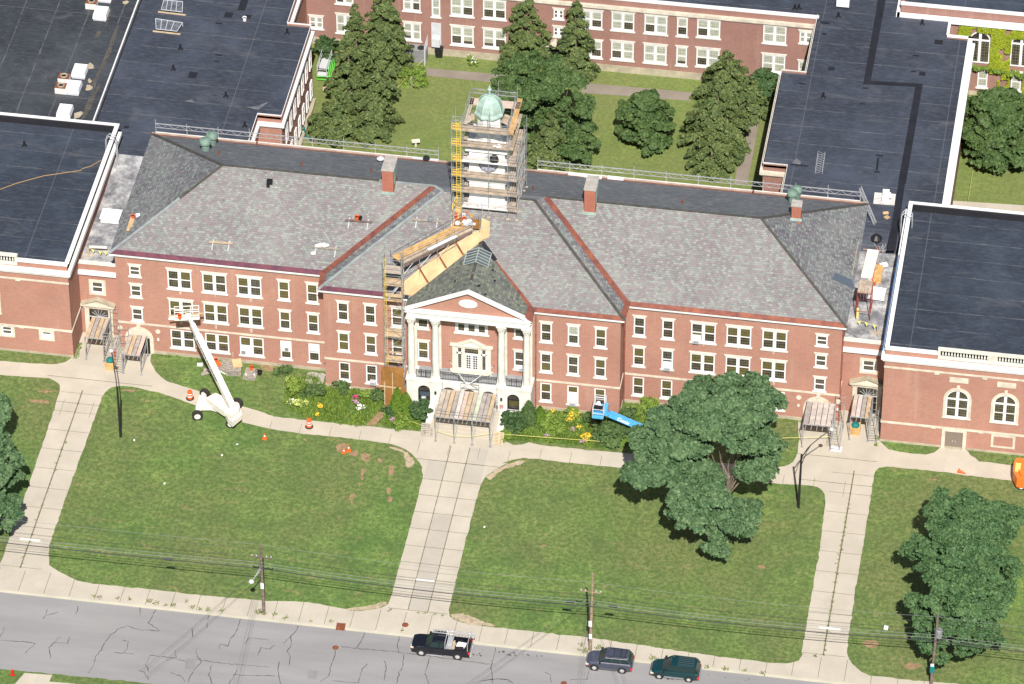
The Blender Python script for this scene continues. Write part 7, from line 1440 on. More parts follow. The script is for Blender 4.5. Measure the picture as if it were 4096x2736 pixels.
def cone(i, j, a, b, label, h=.7):
    p = gz(T(i, j, a, b)); o = thing('traffic_cone', label, 'traffic cone', tuple(p), group='orange traffic cones on the lawn'); MB().box(p.x-.22, p.x+.22, p.y-.22, p.y+.22, ZL, ZL+.05).build('base', 'orange', o); MB().lathe([(.17, .09), (.10, h*.55), (.05, h)], tuple(p), 12).build('body', 'orange', o); MB().lathe([(.107, h*.5), (.072, h*.8)], tuple(p), 12, cap=False).build('sleeve', 'white', o)
cone(3, 2, 126, 866, 'orange cone with white sleeve standing alone near the path'); cone(3, 2, 802, 985, 'shorter orange cone at the edge of the bare soil patch', .55); cone(3, 2, 843, 970, 'taller orange cone to the right of the bare soil patch', .8)
p = gz(T(3, 4, 1780, 1150)); o = MB(); q = Vector((p.x, p.y, .18)); o.tube(q, q+Vector((.75, -.2, -.1)), .2, 12, .05); o.obox(q, (.06, .42, .42), -.25); tag(o.build('traffic_cone', 'orange'), 'orange traffic cone fallen on its side on the right path', 'traffic cone')
def pallet(p, rz, label, n=7, stack=1, w=1.05, d=1.2, tilt=0, m='pallet', group=None, z0=None):
    o = MB(); base = p.z if z0 is None else z0; T_ = Matrix.Translation((p.x, p.y, base)) @ Matrix.Rotation(rz, 4, 'Z') @ Matrix.Rotation(tilt, 4, 'X')
    def bx(x0, x1, y0, y1, za, zb): o.hexa([T_ @ Vector(v) for v in ((x0, y0, za), (x1, y0, za), (x1, y1, za), (x0, y1, za), (x0, y0, zb), (x1, y0, zb), (x1, y1, zb), (x0, y1, zb))])
    for s in range(stack):
        z = s*.16
        for x in (-w/2+.04, 0, w/2-.04): bx(x-.04, x+.04, -d/2, d/2, z+.02, z+.12)
        for k in range(n): y = -d/2+d*(k+.5)/n; bx(-w/2, w/2, y-d/n*.36, y+d/n*.36, z+.12, z+.145); 
        for y in (-d/2+.06, 0, d/2-.06): bx(-w/2, w/2, y-.05, y+.05, z, z+.02)
    return tag(o.build('pallet', m), label, 'pallet', group)
p = gz(Z2(490, 960)); p.z = 0; pallet(p+Vector((-.1, .15, 0)), .05, 'grey pallet leaning against the left cheek wall of the steps', 7, 1, 1.2, 1.3, math.radians(50), z0=.5); MB
q = MB().beam((p.x+.15, p.y-.3, .05), (p.x+.35, p.y+.75, 1.3), .22, .04); tag(q.build('plank', 'timber'), 'pale board propped against the grey pallet by the steps', 'plank')
p = gz(Z2(1545, 1110)); p.z = 0; pallet(p+Vector((0, .35, 0)), -.03, 'pinkish wooden pallet propped at the right end of the steps', 9, 1, .95, 1.3, math.radians(48), 'timber', z0=.5)
def zb(a, b, z=0.): return gz(ZM(700, 1440, 400, 2240, a, b), z)
GP = 'grey pallets on the lawn by the front wall'
p = zb(1330, 250); pallet(p, .12, 'stack of grey pallets with a plywood offcut on top, left of the orange bucket', 6, 4, 1.5, 1.7, group=GP, z0=ZL); q = MB().obox((p.x+.25, p.y+.35, .82), (.95, 1.25, .05), .35, .1); tag(q.build('plywood_offcut', 'ply'), 'pale plywood offcut lying on the stacked grey pallets', 'plywood')
q = MB(); q.tube((p.x-.3, p.y+1.0, .05), (p.x-.3, p.y+1.0, 1.7), .05, 6); tag(q.build('timber_post', 'timber'), 'timber stake standing behind the stacked pallets', 'post')
p = zb(1700, 350); pallet(p, -.03, 'grey pallet pair carrying the orange bucket by the front wall', 7, 2, 1.3, 1.6, group=GP, z0=ZL); bucket(p.x-.05, p.y+.55, .37, 'orange', .2, .42, 'orange bucket standing on grey pallets on the lawn')
for dx, dy in ((-.4, -.45), (.45, -.35)): tag(MB().lathe([(.07, 0), (.08, .18), (.03, .2)], (p.x+dx, p.y+dy, .37), 8).build('jar', 'white_s'), 'small white tub on the %s corner of the bucket pallet' % ('left' if dx < 0 else 'right'), 'tub')
p = zb(1840, 310); bucket(p.x, p.y, ZL, 'black', .2, .4, 'black bucket with orange label beside the bucket pallet', None); tag(MB().lathe([(.19, .1), (.192, .3)], (p.x, p.y, ZL), 12, cap=False).build('label_band', 'amber', None), 'orange band round the black bucket by the pallets', 'label') if False else None
p = zb(1900, 330); bucket(p.x, p.y, ZL, 'black', .26, .42, 'plain black bucket rightmost beside the pallets')
p = zb(1060, 190); pallet(p, .5, 'broken grey pallet heap half hidden by the white boom', 6, 2, 1.3, 1.5, group=GP, z0=ZL); bucket(zb(920, 100).x, zb(920, 100).y, ZL+.3, 'orange', .22, .4, 'orange bucket behind the white boom near the pallets'); q = MB().obox((zb(960, 150).x, zb(960, 150).y, .45), (.5, .8, .08), .8, .2); tag(q.build('orange_sheet', 'orange'), 'crumpled orange sheet on the broken pallets', 'sheet')
q = MB().beam(zb(950, 220, .35), zb(1140, 320, .1), .08, .06); tag(q.build('white_batten', 'white'), 'white batten leaning from the broken pallet heap', 'batten')
p = zb(560, 120); tag(MB().obox((p.x, p.y, .1), (.6, .5, .08), .2, .05).build('stone_slab', 'lgrey'), 'small pale grey slab on the grass left of the boom shadow', 'slab')
p = zb(690, 300); q = MB(); r_ = random.Random(2)
for k in range(14): q.obox((p.x+r_.uniform(-.5, .5), p.y+r_.uniform(-.5, .4), .12+r_.uniform(0, .2)), (r_.uniform(.15, .4),)*2+(.1,), r_.uniform(0, 3), r_.uniform(-.4, .4))
tag(q.build('rubble_heap', 'pallet'), 'small heap of rubble and rags in the shadow of the white boom', 'rubble')
q = MB().box(*(lambda p: (p.x-1.0, p.x+1.0, p.y-.4, p.y-.3))(zb(1480, 1460)), .05, .1) if False else None
# bins in pallet crates by the end doors
def bin_(p, label, w=1.0):
    o = thing('litter_bin', label, 'bin', (p.x, p.y, 0), group='teal lidded litter bins in slatted crates'); s = MB()
    for k in range(4): x = p.x-w/2+w*(k+.5)/4; s.box(x-.10, x+.10, p.y-w/2, p.y-w/2+.03, 0, .95); s.box(x-.10, x+.10, p.y+w/2-.03, p.y+w/2, 0, .95); y = p.y-w/2+w*(k+.5)/4; s.box(p.x-w/2, p.x-w/2+.03, y-.1, y+.1, 0, .95); s.box(p.x+w/2-.03, p.x+w/2, y-.1, y+.1, 0, .95)
    s.box(p.x-w/2+.03, p.x+w/2-.03, p.y-w/2+.03, p.y+w/2-.03, .02, .86); s.build('crate', 'plank_o', o); MB().lathe([(.42, .86), (.42, 1.0), (.36, 1.15), (.2, 1.25), (.03, 1.28)], (p.x, p.y, 0), 14).build('lid', 'teal', o)
p = cz4(1275, 1220, 0); bin_(p, 'slatted crate litter bin with domed teal lid under the right canopy'); p = cz3(695, 1420, 0); bin_(p, 'slatted crate litter bin with teal lid beside the left street lamp', .95)
p = cz3(780, 1255, 0); q = MB().obox((p.x, p.y, .7), (.28, .2, 1.3), .1, .2); tag(q.build('barrier_board', 'orange'), 'orange board leaning on the left canopy scaffold', 'board')
p = cz4(905, 1550, 0); tag(MB().obox((p.x, p.y, .03), (1.15, .8, .02), -.08).build('paper_sheet', 'white_s'), 'white sheet of board lying on the pavement by the right canopy', 'board')
p = cz4(750, 1400, 0); tag(MB().obox((p.x, p.y+.3, .06), (.35, 2.0, .08), 0).build('plank', 'pallet'), 'grey plank lying at the foot of the right canopy scaffold', 'plank')
# litter
r_ = random.Random(11)
for k, (i, j, a, b, lb) in enumerate(((3, 1, 1405, 1252, 'torn white paper on the left lawn'), (3, 1, 1895, 1010, 'tiny blue white litter on the left lawn'), (3, 1, 2025, 917, 'white litter near the lone cone'), (4, 2, 2001, 234, 'white scrap on the central right lawn'), (4, 4, 1160, 1095, 'white crumpled bag on the grass left of the lower right tree'), (3, 1, 1145, 881, 'small white scrap beside the left street lamp base'))):
    p = gz(T(i, j, a, b)); tag(MB().obox((p.x, p.y, .1), (.22 if k != 4 else .5, .15 if k != 4 else .4, .05 if k != 4 else .2), r_.uniform(0, 3), .1).build('litter', 'white_s'), lb, 'litter')
# caution tapes
def tape(pts, label, r=.014, m='tape_y', nm='caution_tape', cat='tape', group=None):
    q = MB()
    for a, b in zip(pts, pts[1:]): q.beam(a, b, .02, r*3)
    return tag(q.build(nm, m), label, cat, group)
t1 = [gz(T(3, 3, 30, 825), .9), gz(T(3, 3, 500, 860), .7), gz(T(3, 3, 980, 895), .9)]; tape(t1, 'yellow caution tape strung in front of the right flower bed')
tape([gz(T(3, 2, 1240, 605), .8), gz(T(3, 2, 1300, 680), .5), gz(T(3, 2, 1400, 725), .5), gz(T(3, 2, 1465, 748), .6)], 'sagging yellow caution tape in the shrubs left of the steps'); tape([gz(Z2(620, 905), .7), gz(Z2(870, 985), .5), gz(Z2(1150, 990), .5), gz(Z2(1420, 945), .8), gz(Z2(1470, 940), .9)], 'caution tape across the foot of the central steps')
tape([gz(T(1, 2, 1480, 505), 1.2), gz(T(1, 2, 1330, 670), .8), gz(T(1, 2, 1210, 805), .6)], 'yellow tape slanting across the courtyard grass'); tape([gz(T(1, 4, 1905, 1440), .8), gz(T(2, 4, 1865, 250), .8)], 'yellow tape line on the right side lawn')
tape([gz(T(3, 4, 240, 858), .9), gz(T(3, 4, 680, 845), .9)], 'yellow tape tied to the right canopy scaffold')
# ================================================================== THINGS ON THE ROOFS
def RF(i, j, a, b, z): return gz(T(i, j, a, b), z)
def ru(nm, mb, m, lb, cat, g=None): return tag(mb.build(nm, m), lb, cat, g)
HG = 'white rooftop units on the upper left roof'
for k, (a, b, lb) in enumerate(((850, 175, 'white rooftop unit highest on the upper left roof'), (890, 20, 'white rooftop unit cut by the top edge of the picture'), (668, 670, 'white rooftop unit above the pair of rusty fans'), (615, 810, 'white rooftop unit right of the lower rusty fan'), (540, 1015, 'white rooftop unit against the hall parapet'))):
    p = RF(1, 1, a, b, 10); o = thing('rooftop_unit', lb, 'rooftop unit', (p.x, p.y+.5, 9.95), group=HG); MB().box(p.x-.72, p.x+.72, p.y, p.y+1.7, 9.95, 10.2).build('curb', 'lgrey', o); MB().hexa([(p.x-.78, p.y-.06, 10.2), (p.x+.78, p.y-.06, 10.2), (p.x+.78, p.y+1.76, 10.2), (p.x-.78, p.y+1.76, 10.2), (p.x-.7, p.y+.02, 10.75), (p.x+.7, p.y+.02, 10.75), (p.x+.7, p.y+1.68, 10.75), (p.x-.7, p.y+1.68, 10.75)]).build('hood', 'hvac', o)
for a, b, lb in ((775, 78, 'rusty exhaust fan box by the top units'), (540, 718, 'upper of two rusty exhaust fan boxes'), (515, 800, 'lower of two rusty exhaust fan boxes')):
    p = RF(1, 1, a, b, 10); o = thing('exhaust_fan', lb, 'exhaust fan', (p.x, p.y+.5, 9.95), group='rusty exhaust fans on the upper left roof'); MB().box(p.x-.6, p.x+.6, p.y, p.y+1.0, 9.95, 10.7).build('housing', 'plank_w', o); MB().box(p.x-.6, p.x+.6, p.y, p.y+1.0, 10.7, 10.74).build('rusty_top', 'rust', o); m = MB().lathe([(.38, 0), (.38, .12), (.3, .12), (.28, 0)], (p.x, p.y+.5, 10.74), 14); m.build('fan_ring', 'found', o); MB().lathe([(.28, .02), (.1, .1)], (p.x, p.y+.5, 10.74), 8).build('fan', 'dark', o)
for k, (pts, lb) in enumerate((([(1350, 100), (1585, 128), (1400, 30), (1560, 45)], 'wrapped skylight frame with timber battens, upper of two on the left wing roof'), ([(1305, 265), (1540, 292), (1330, 190), (1560, 225)], 'wrapped skylight frame with timber battens, lower of two on the left wing roof'))):
    a, b, c, d = [RF(1, 1, *q, 9.95) for q in pts]; o = thing('skylight_frame', lb, 'skylight', tuple(a), group='wrapped skylight frames'); m = MB(); m.beam(a, b, .16, .1); m.build('batten', 'timber', o); m = MB()
    for t in (0, .22, .45, .7, 1): e, f = c.lerp(d, t), a.lerp(b, .12+.76*t); m.tube(e+Vector((0, 0, .5)), f+Vector((0, 0, .35)), .04, 4); m.tube(e, e+Vector((0, 0, .5)), .04, 4)
    m.tube(c+Vector((0, 0, .5)), d+Vector((0, 0, .5)), .04, 4); m.tube(a.lerp(b, .12)+Vector((0, 0, .35)), a.lerp(b, .88)+Vector((0, 0, .35)), .04, 4); m.build('frame', 'lgrey', o); q = [c+Vector((0, 0, .42)), d+Vector((0, 0, .42)), a.lerp(b, .85)+Vector((0, 0, .28)), a.lerp(b, .15)+Vector((0, 0, .28))]; MB().face(q).build('wrapping', mat('dusty_film%d' % k, (.12, .13, .15), .3, noise=.5, nscale=2), o)
for k, (i, j, a, b, w, d) in enumerate(((1, 1, 1645, 640, 1.2, 1.3), (1, 1, 1950, 128, 1.2, 1.1), (1, 1, 2115, 142, 1.0, .8), (1, 1, 2075, 40, 1.1, 2.6), (1, 1, 1080, 1085, .7, .5), (1, 4, 635, 290, .6, .4), (1, 4, 695, 585, .9, .8), (1, 4, 1470, 630, .9, .8), (1, 4, 1415, 475, .9, .3), (1, 4, 1395, 610, .7, .3), (1, 4, 985, 752, .9, .25), (1, 4, 960, 885, .8, .25), (1, 4, 1105, 1328, 1.0, .3), (1, 4, 1088, 1400, .3, 2.6), (1, 4, 1085, 1468, .8, .3), (1, 4, 420, 1410, 2.4, .3), (1, 4, 1610, 360, 1.2, 1.0), (1, 4, 445, 715, 1.0, .3), (1, 4, 640, 195, 1.3, .5), (1, 1, 1850, 525, .8, .25), (1, 1, 1865, 470, 1.0, .25), (1, 1, 1870, 200, 1.0, .3))):
    p = RF(i, j, a, b, 9.9); ww, dd2 = w*.47, d*.47; q = MB().obox((p.x, p.y, 9.908+k*.0004), (ww*1.6, dd2*1.8, .008), random.uniform(-.08, .08)); o = q.build('roof_patch', 'mem_black', WLf if j == 1 else WRt)
for i, j, a, b, z, par in ((1, 1, 1540, 420, 9.9, WLf), (1, 1, 1480, 595, 9.9, WLf), (1, 1, 1928, 825, 9.9, WLf), (1, 1, 2090, 1080, 9.9, WLf), (1, 2, 318, 285, 9.9, WLf), (1, 4, 625, 830, 9.9, WRt), (1, 4, 755, 145, 9.9, WRt), (1, 4, 1470, 205, 9.9, WRt), (1, 4, 418, 75, 9.6, R_), (1, 4, 385, 78, 9.6, R_), (1, 1, 208, 1245, 11.45, HL)):
    p = RF(i, j, a, b, z); MB().lathe([(.32, 0), (.2, .08), (.13, .12), (.12, .62), (.05, .63)], (p.x, p.y, z), 10).build('vent_pipe', 'black', par)
p = RF(1, 4, 790, 60, 9.9); o = thing('rooftop_unit', 'pale rooftop unit with round fan near the top of the right wing roof', 'rooftop unit', tuple(p)); MB().box(p.x-.7, p.x+.7, p.y, p.y+.9, 9.9, 10.7).build('housing', 'hvac', o); MB().lathe([(.72, 0), (.8, .3), (.5, .6), (.05, .7)], (p.x, p.y+2.0, 9.95), 14).build('fan_hood', 'verd', o)
p = RF(1, 1, 2088, 175, 9.9); o = bucket(p.x, p.y, 9.9, 'white_s', .22, .45, 'white bucket with green lid on the left wing roof'); o.name = 'bucket'
p = RF(2, 4, 1148, 250, 9.9); pallet(p, .03, 'pale pallet on the right wing roof under white boxes', 7, 1, 2.2, 1.8, m='plank_w', z0=9.9); q = MB().obox((p.x+.1, p.y+.1, 10.3), (.7, 1.7, .45), .05); q.obox((p.x+.3, p.y-.2, 10.6), (.8, .6, .3), .3); ru('box', q, 'white_s', 'white wrapped boxes stacked on the roof pallet', 'boxes')
p = RF(2, 4, 1155, 385, 9.9); q = MB().obox((p.x, p.y+.3, 9.95), (.6, .35, .1), .3, .1); q.obox((p.x+.2, p.y-.4, 9.95), (.5, .5, .1), .8, -.1); ru('cardboard_scrap', q, 'ply', 'brown cardboard scraps on the right wing roof', 'cardboard')
# stains on the old roof
for k, (pts, mm) in enumerate((([(745, 545), (775, 532), (805, 560), (800, 590), (760, 588), (740, 570)], 0), ([(725, 760), (740, 722), (785, 722), (790, 750), (780, 775), (728, 772)], 0), ([(640, 955), (710, 948), (700, 985), (670, 1010), (625, 1008)], 1), ([(748, 680), (770, 668), (780, 700), (760, 712)], 0), ([(1000, 215), (1015, 215), (985, 330), (940, 460), (870, 600), (800, 730), (760, 740), (870, 560), (930, 400)], 2), ([(830, 740), (870, 700), (800, 850), (740, 1000), (690, 1015), (740, 880)], 2), ([(1050, 5), (1100, 5), (1090, 40), (1055, 40)], 0), ([(900, 80), (960, 60), (915, 220), (900, 220), (925, 120)], 2), ([(820, 270), (865, 265), (830, 330), (800, 310)], 2))):
    G_ = [tuple(RF(1, 1, *q, 9.95)[:2]) for q in pts]; o = MB().sheet(jitter(smooth_poly(G_, 1), .3, .06, k), 9.956+k*.0005).build('stain', ['sand', 'found', 'stain_d'][mm], FL)
for k, (par, i, j, pts) in enumerate(((WLf, 1, 1, [(1570, 865), (1640, 845), (1660, 870), (1700, 880)]), (WLf, 1, 1, [(2100, 915), (2190, 905), (2300, 865), (2205, 938)]), (WRt, 1, 4, [(355, 1395), (400, 1352), (435, 1385), (425, 1410)]), (WRt, 1, 4, [(710, 1178), (760, 1188), (800, 1192), (740, 1186)]))):
    o = MB().sheet([tuple(RF(i, j, *q, 9.9)[:2]) for q in pts], 9.909).build('dust_mark', 'stain_g', par)
# left link roof
p = RF(2, 1, 950, 420, 8.9); q = MB().obox((p.x, p.y, 9.25), (1.9, 1.6, .55), 0); q.obox((p.x, p.y, 9.55), (2.1, 1.8, .06), 0); ru('roof_hatch', q, 'white_s', 'white square roof hatch on the silvery left link roof', 'roof hatch')
def warnline(pts, z, lb):
    q = MB(); P_ = [RF(*t, z+.9) for t in pts]; q.path(P_, .02, 4)
    for a, b in zip(P_, P_[1:]):
        n = max(1, int((b-a).length/.55))
        for k in range(n): c = a.lerp(b, (k+.5)/n); q.face([c+Vector((-.17, 0, 0)), c+Vector((.17, 0, 0)), c+Vector((0.02, -.02, -.5))])
    return ru('warning_flags', q, 'tape_y', lb, 'flag line')
warnline([(2, 1, 755, 665), (2, 1, 830, 690), (2, 1, 925, 700)], 8.85, 'yellow pennant warning line on the left link roof')
q = MB(); a, b = RF(2, 1, 760, 655, 9.6), RF(2, 1, 915, 662, 9.6); q.beam(a, b, .06, .3); ru('plank', q, 'plank_w', 'pale board edge behind the pennant line on the left link roof', 'plank')
for (i, j, a, b), lb in (((2, 1, 762, 720), 'cross shaped timber stand for the pennant line on the left link roof'), ((2, 4, 1085, 1390), 'star shaped timber stand for the pennant line on the right link roof')):
    p = RF(i, j, a, b, 8.9); q = MB()
    for t in (0, 1.05, 2.1): q.beam(p+Vector((math.cos(t)*.8, math.sin(t)*.8, 0)), p-Vector((math.cos(t)*.8, math.sin(t)*.8, 0)), .07, .07)
    q.tube(p, p+Vector((0, 0, 1.0)), .04, 5); ru('flag_stand', q, 'timber', lb, 'stand')
def onend_left(p):
    for yy_ in np.arange(0, 18, .02):
        g_ = gy(p, yy_); z = EA+(g_.x+XE)*(RZ-EA)/(XE-RX)
        if g_.z <= z: return g_
pa, pb = onend_left(T(2, 1, 1128, 410)), onend_left(T(2, 1, 1090, 525)); q = MB().beam(pb+Vector((0, 0, .1)), pa+Vector((0, 0, .1)), .32, .06); q.beam(pb+Vector((.2, .6, .15)), pa+Vector((.25, -.3, .15)), .25, .06); ru('plank', q, 'ply', 'two short planks lying on the left end slope', 'plank'); o = bucket(pa.x+.1, pa.y-.1, pa.z+.12, 'orange', .2, .35, 'orange bucket at the top of the planks on the left end slope'); q = MB().obox(pa+Vector((.6, .1, .3)), (.45, .4, .3), .3); ru('box', q, 'white_s', 'white box beside the orange bucket on the left end slope', 'box')
# roof brackets with planks on the front slopes
def bracket_plank(i, j, a0, b0, a1, b1, lb, m='timber', g='bracketed planks on the front slopes', drop=30):
    A, B_ = on_front(T(i, j, a0, b0)), on_front(T(i, j, a1, b1)); o = thing('roof_bracket_plank', lb, 'plank', tuple(A), group=g); MB().beam(A+Vector((0, 0, .2)), B_+Vector((0, 0, .2)), .28, .05).build('plank', m, o)
    for t in (.16, .84): c = A.lerp(B_, t); d = Vector((0, -.7, -.7*ks)); MB().beam(c+Vector((0, 0, .08))-d*.5, c+Vector((0, 0, .05))+d, .12, .05).build('bracket', 'alu', o)
    return A, B_
bracket_plank(2, 1, 1785, 625, 1988, 640, 'tan plank on two roof brackets low on the left slope')
A, B_ = bracket_plank(2, 2, 808, 440, 1045, 458, 'reddish plank on two brackets below the orange bucket', 'steel_d'); c = on_front(T(2, 2, 912, 435)); bucket(c.x, c.y, c.z+.2, 'orange', .22, .42, 'orange bucket on the bracketed plank of the left slope'); bucket(c.x+.35, c.y+.05, c.z+.2, 'black', .2, .35, 'black bucket beside the orange one on the bracketed plank')
A, B_ = bracket_plank(2, 2, 525, 665, 770, 690, 'grey plank with loose slates on the left slope near the rope end', 'pallet'); q = MB()
for k in range(7): c = A.lerp(B_, .25+.04*k); q.obox(c+Vector((0, .1, .3+k*.04)), (.8, .3, .05), random.uniform(-.5, .2), .2)
ru('slate_stack', q, 'plank_w', 'little stack of loose slates and boards on the grey bracketed plank', 'slates')
A, B_ = bracket_plank(2, 2, 1380, 435, 1640, 450, 'thin dark plank on brackets beside the walkway', 'pallet'); c = A.lerp(B_, .62); q = MB().lathe([(.3, 0), (.3, .3), (.1, .34)], tuple(c+Vector((0, 0, .25))), 10); ru('slate_bucket', q, 'grey', 'grey tub on the thin plank beside the walkway', 'tub')
c = on_front(T(2, 2, 540, 720)); q = MB().lathe([(.25, .1), (.27, .2), (.1, .25)], tuple(c), 8); ru('pail_lid', q, 'white_s', 'white pail lid on the slates below the grey plank', 'lid')
c = on_front(T(2, 2, 167, 125)); q = MB().obox(c+Vector((0, .1, .3)), (.6, .4, .5), .1); q.obox(c+Vector((-.1, -.3, .1)), (.3, .3, .3), .4); ru('floodlight', q, 'black', 'black floodlight box on the left slope at the rope top', 'floodlight')
rp = [on_front(T(2, 2, a, b))+Vector((0, 0, .05)) for a, b in ((172, 150), (210, 215), (270, 300), (330, 380), (400, 455), (470, 490), (535, 510), (590, 500), (630, 530), (665, 580), (687, 620))]; ru('rope', MB().path(rp, .02, 4), 'rope_w', 'pale rope snaking down the left slope from the floodlight', 'rope')
rp = [on_front(T(2, 2, a, b))+Vector((0, 0, .05)) for a, b in ((690, 615), (760, 570), (850, 535), (930, 510), (960, 480))]; ru('rope', MB().path(rp, .018, 4), 'rope_w', 'thin pale cord between the rope end and the reddish plank', 'rope')
rp = [RF(1, 1, 0, 1568, 11.5)]; rp = [RF(2, 1, 0, 165, 11.5), RF(2, 1, 150, 110, 11.5), RF(2, 1, 370, 50, 11.5), RF(2, 1, 690, 3, 11.5), RF(1, 1, 700, 1440, 11.5), RF(1, 1, 780, 1415, 11.5), RF(1, 1, 860, 1368, 11.5)]; ru('rope', MB().path(rp, .035, 4), 'rope', 'tan rope curving over the left hall roof', 'rope')
# right link roof clutter
cl = lambda a, b, z=8.9: RF(2, 4, a, b, z)
p = cl(1065, 640); q = MB().obox((p.x, p.y+.3, 8.95), (2.2, 2.6, .08), 0); ru('plywood_sheet', q, 'ply', 'plywood sheet under the black bag on the right link roof', 'plywood'); ru('rubbish_bag', MB().lathe([(.2, 0), (.65, .15), (.6, .55), (.25, .95), (.05, 1.0)], (p.x+.1, p.y+.4, 9.0), 10), 'black', 'black rubbish bag on plywood on the right link roof', 'bag')
q = MB(); a, b = cl(1010, 700), cl(975, 920); q.hexa([(a.x-.3, b.y, 8.9), (a.x+.9, b.y, 8.9), (a.x+1.1, a.y, 8.9), (a.x-.1, a.y, 8.9), (a.x-.3, b.y, 9.3), (a.x+.9, b.y, 9.3), (a.x+1.1, a.y, 9.3), (a.x-.1, a.y, 9.3)]); ru('insulation_stack', q, 'plank_w', 'long low stack of pale insulation boards on the right link roof', 'boards')
q = MB(); a, b = cl(1080, 670), cl(1055, 850); 
for k in range(3): q.beam(b+Vector((k*.14-.1, 0, .2)), a+Vector((k*.14-.1, 0, .2)), .1, .08)
ru('copper_pipe_bundle', q, 'copper', 'bundle of copper coloured lengths beside the pale boards', 'pipes')
q = MB(); r_ = random.Random(9)
for k in range(16): a = cl(1110+r_.uniform(-10, 50), 700+r_.uniform(-40, 90)); t = r_.uniform(-.6, .6)+1.57; q.tube(a+Vector((0, 0, .1+k*.02)), a+Vector((math.cos(t)*2, math.sin(t)*2, .1+k*.02)), .035, 4)
ru('scaffold_tube_pile', q, 'alu', 'loose pile of scaffold tubes on the right link roof', 'tubes')
q = MB(); a, b = cl(1055, 1000), cl(1075, 820)
for s in (-.16, .16): q.tube(a+Vector((s, 0, .3)), b+Vector((s, 0, .3)), .05, 5)
for k in range(12): c = a.lerp(b, (k+.5)/12); q.tube(c+Vector((-.16, 0, .3)), c+Vector((.16, 0, .3)), .035, 4)
ru('fibreglass_ladder', q, 'orange', 'orange ladder lying on the right link roof', 'ladder')
q = MB(); a, b = cl(1045, 990), cl(1060, 850); 
for k in range(12): c = a.lerp(b, (k+.5)/12); q.beam(c+Vector((-.5, -.1, .15)), c+Vector((-.15, .15, .15)), .06, .05)
ru('lath_bundle', q, 'plank_w', 'row of short pale laths beside the orange ladder', 'laths')
p = cl(1085, 900); q = MB().box(p.x-.3, p.x+.5, p.y-1.3, p.y+1.3, 8.9, 9.3); ru('timber_crate', q, 'plank_o', 'open brown timber tray beside the orange ladder', 'tray')
p = cl(1140, 830); q = MB().obox((p.x, p.y, 9.2), (.8, .5, .2), .5, .3); ru('cloth', q, 'white_s', 'white cloth over the tubes on the right link roof', 'cloth')
p = cl(1075, 1085); q = MB().obox((p.x, p.y, 9.4), (1.9, 1.5, .5), -.05); ru('tarpaulin', q, 'white_s', 'white tarpaulin covered stack on the right link roof', 'tarpaulin')
# small red scaffold on the right link roof
o = thing('link_scaffold', 'rusty red scaffold tower with a plank deck on the right link roof', 'scaffold', tuple(cl(975, 1200))); zt = 12.4; a = RF(2, 4, 915, 1045, zt); b = RF(2, 4, 1035, 1045, zt); d = RF(2, 4, 930, 940, zt); f = MB()
for x in (a.x, b.x):
    for y in (a.y, d.y): f.tube((x, y, 8.9), (x, y, zt+.1), .045, 5)
    for z in (9.4, 10.2, 11, 11.8, zt-.05): f.tube((x, a.y, z), (x, d.y, z), .03, 4)
    f.tube((x, a.y, 9), (x, d.y, 10.8), .025, 4); f.tube((x, d.y, 10.8), (x, a.y, 12.3), .025, 4)
for z in (10.0, zt-.05): f.tube((a.x, a.y, z), (b.x, a.y, z), .03, 4); f.tube((a.x, d.y, z), (b.x, d.y, z), .03, 4)
f.build('frame', mat('oxide_tube', (.28, .06, .05), .6, noise=.3, nscale=3), o); m = MB(); planks(m, a.x, b.x, a.y, d.y, zt+.06, 4); m.build('deck', 'plank', o)
warnline([(2, 4, 905, 1290), (2, 4, 960, 1290), (2, 4, 1030, 1315), (2, 4, 1095, 1330)], 8.85, 'yellow pennant warning line on the right link roof')
p = cl(915, 1260); ru('harness', MB().obox((p.x, p.y, 9.5), (.25, .2, 1.3), .2, .1), 'tape_y', 'yellow webbing hanging on the red link scaffold', 'webbing')
q = MB().hexa([gz(T(2, 4, *t), z) for t, z in (((812, 1370), 9.0), ((918, 1432), 9.0), ((905, 1418), 9.0), ((818, 1348), 9.6), ((812, 1370), 9.05), ((918, 1432), 9.05), ((905, 1418), 9.05), ((818, 1348), 9.65))]); ru('flashing_sheet', q, 'alu', 'triangular pale metal sheet at the front corner of the right link roof', 'sheet')
def onend_right(p):
    return on_end(p)
A_ = [on_end(T(2, 4, a, b))+Vector((0, 0, .08)) for a, b in ((730, 885), (865, 945), (900, 1020), (700, 930))]; q = MB().face(A_); q.beam(A_[0], A_[1], .08, .06); q.beam(A_[3], A_[2], .08, .06); ru('slope_cover', q, mat('blue_grey_sheet', (.09, .11, .14), .4), 'blue grey sheet laid on the right end slope', 'sheet')
gp = [on_end(T(2, 4, a, b))+Vector((0, 0, .15)) for a, b in ((925, 620), (905, 720), (885, 820), (870, 915))]; ru('pole', MB().path(gp, .05, 5), 'found', 'long thin weathered pole on the right end slope edge', 'pole')
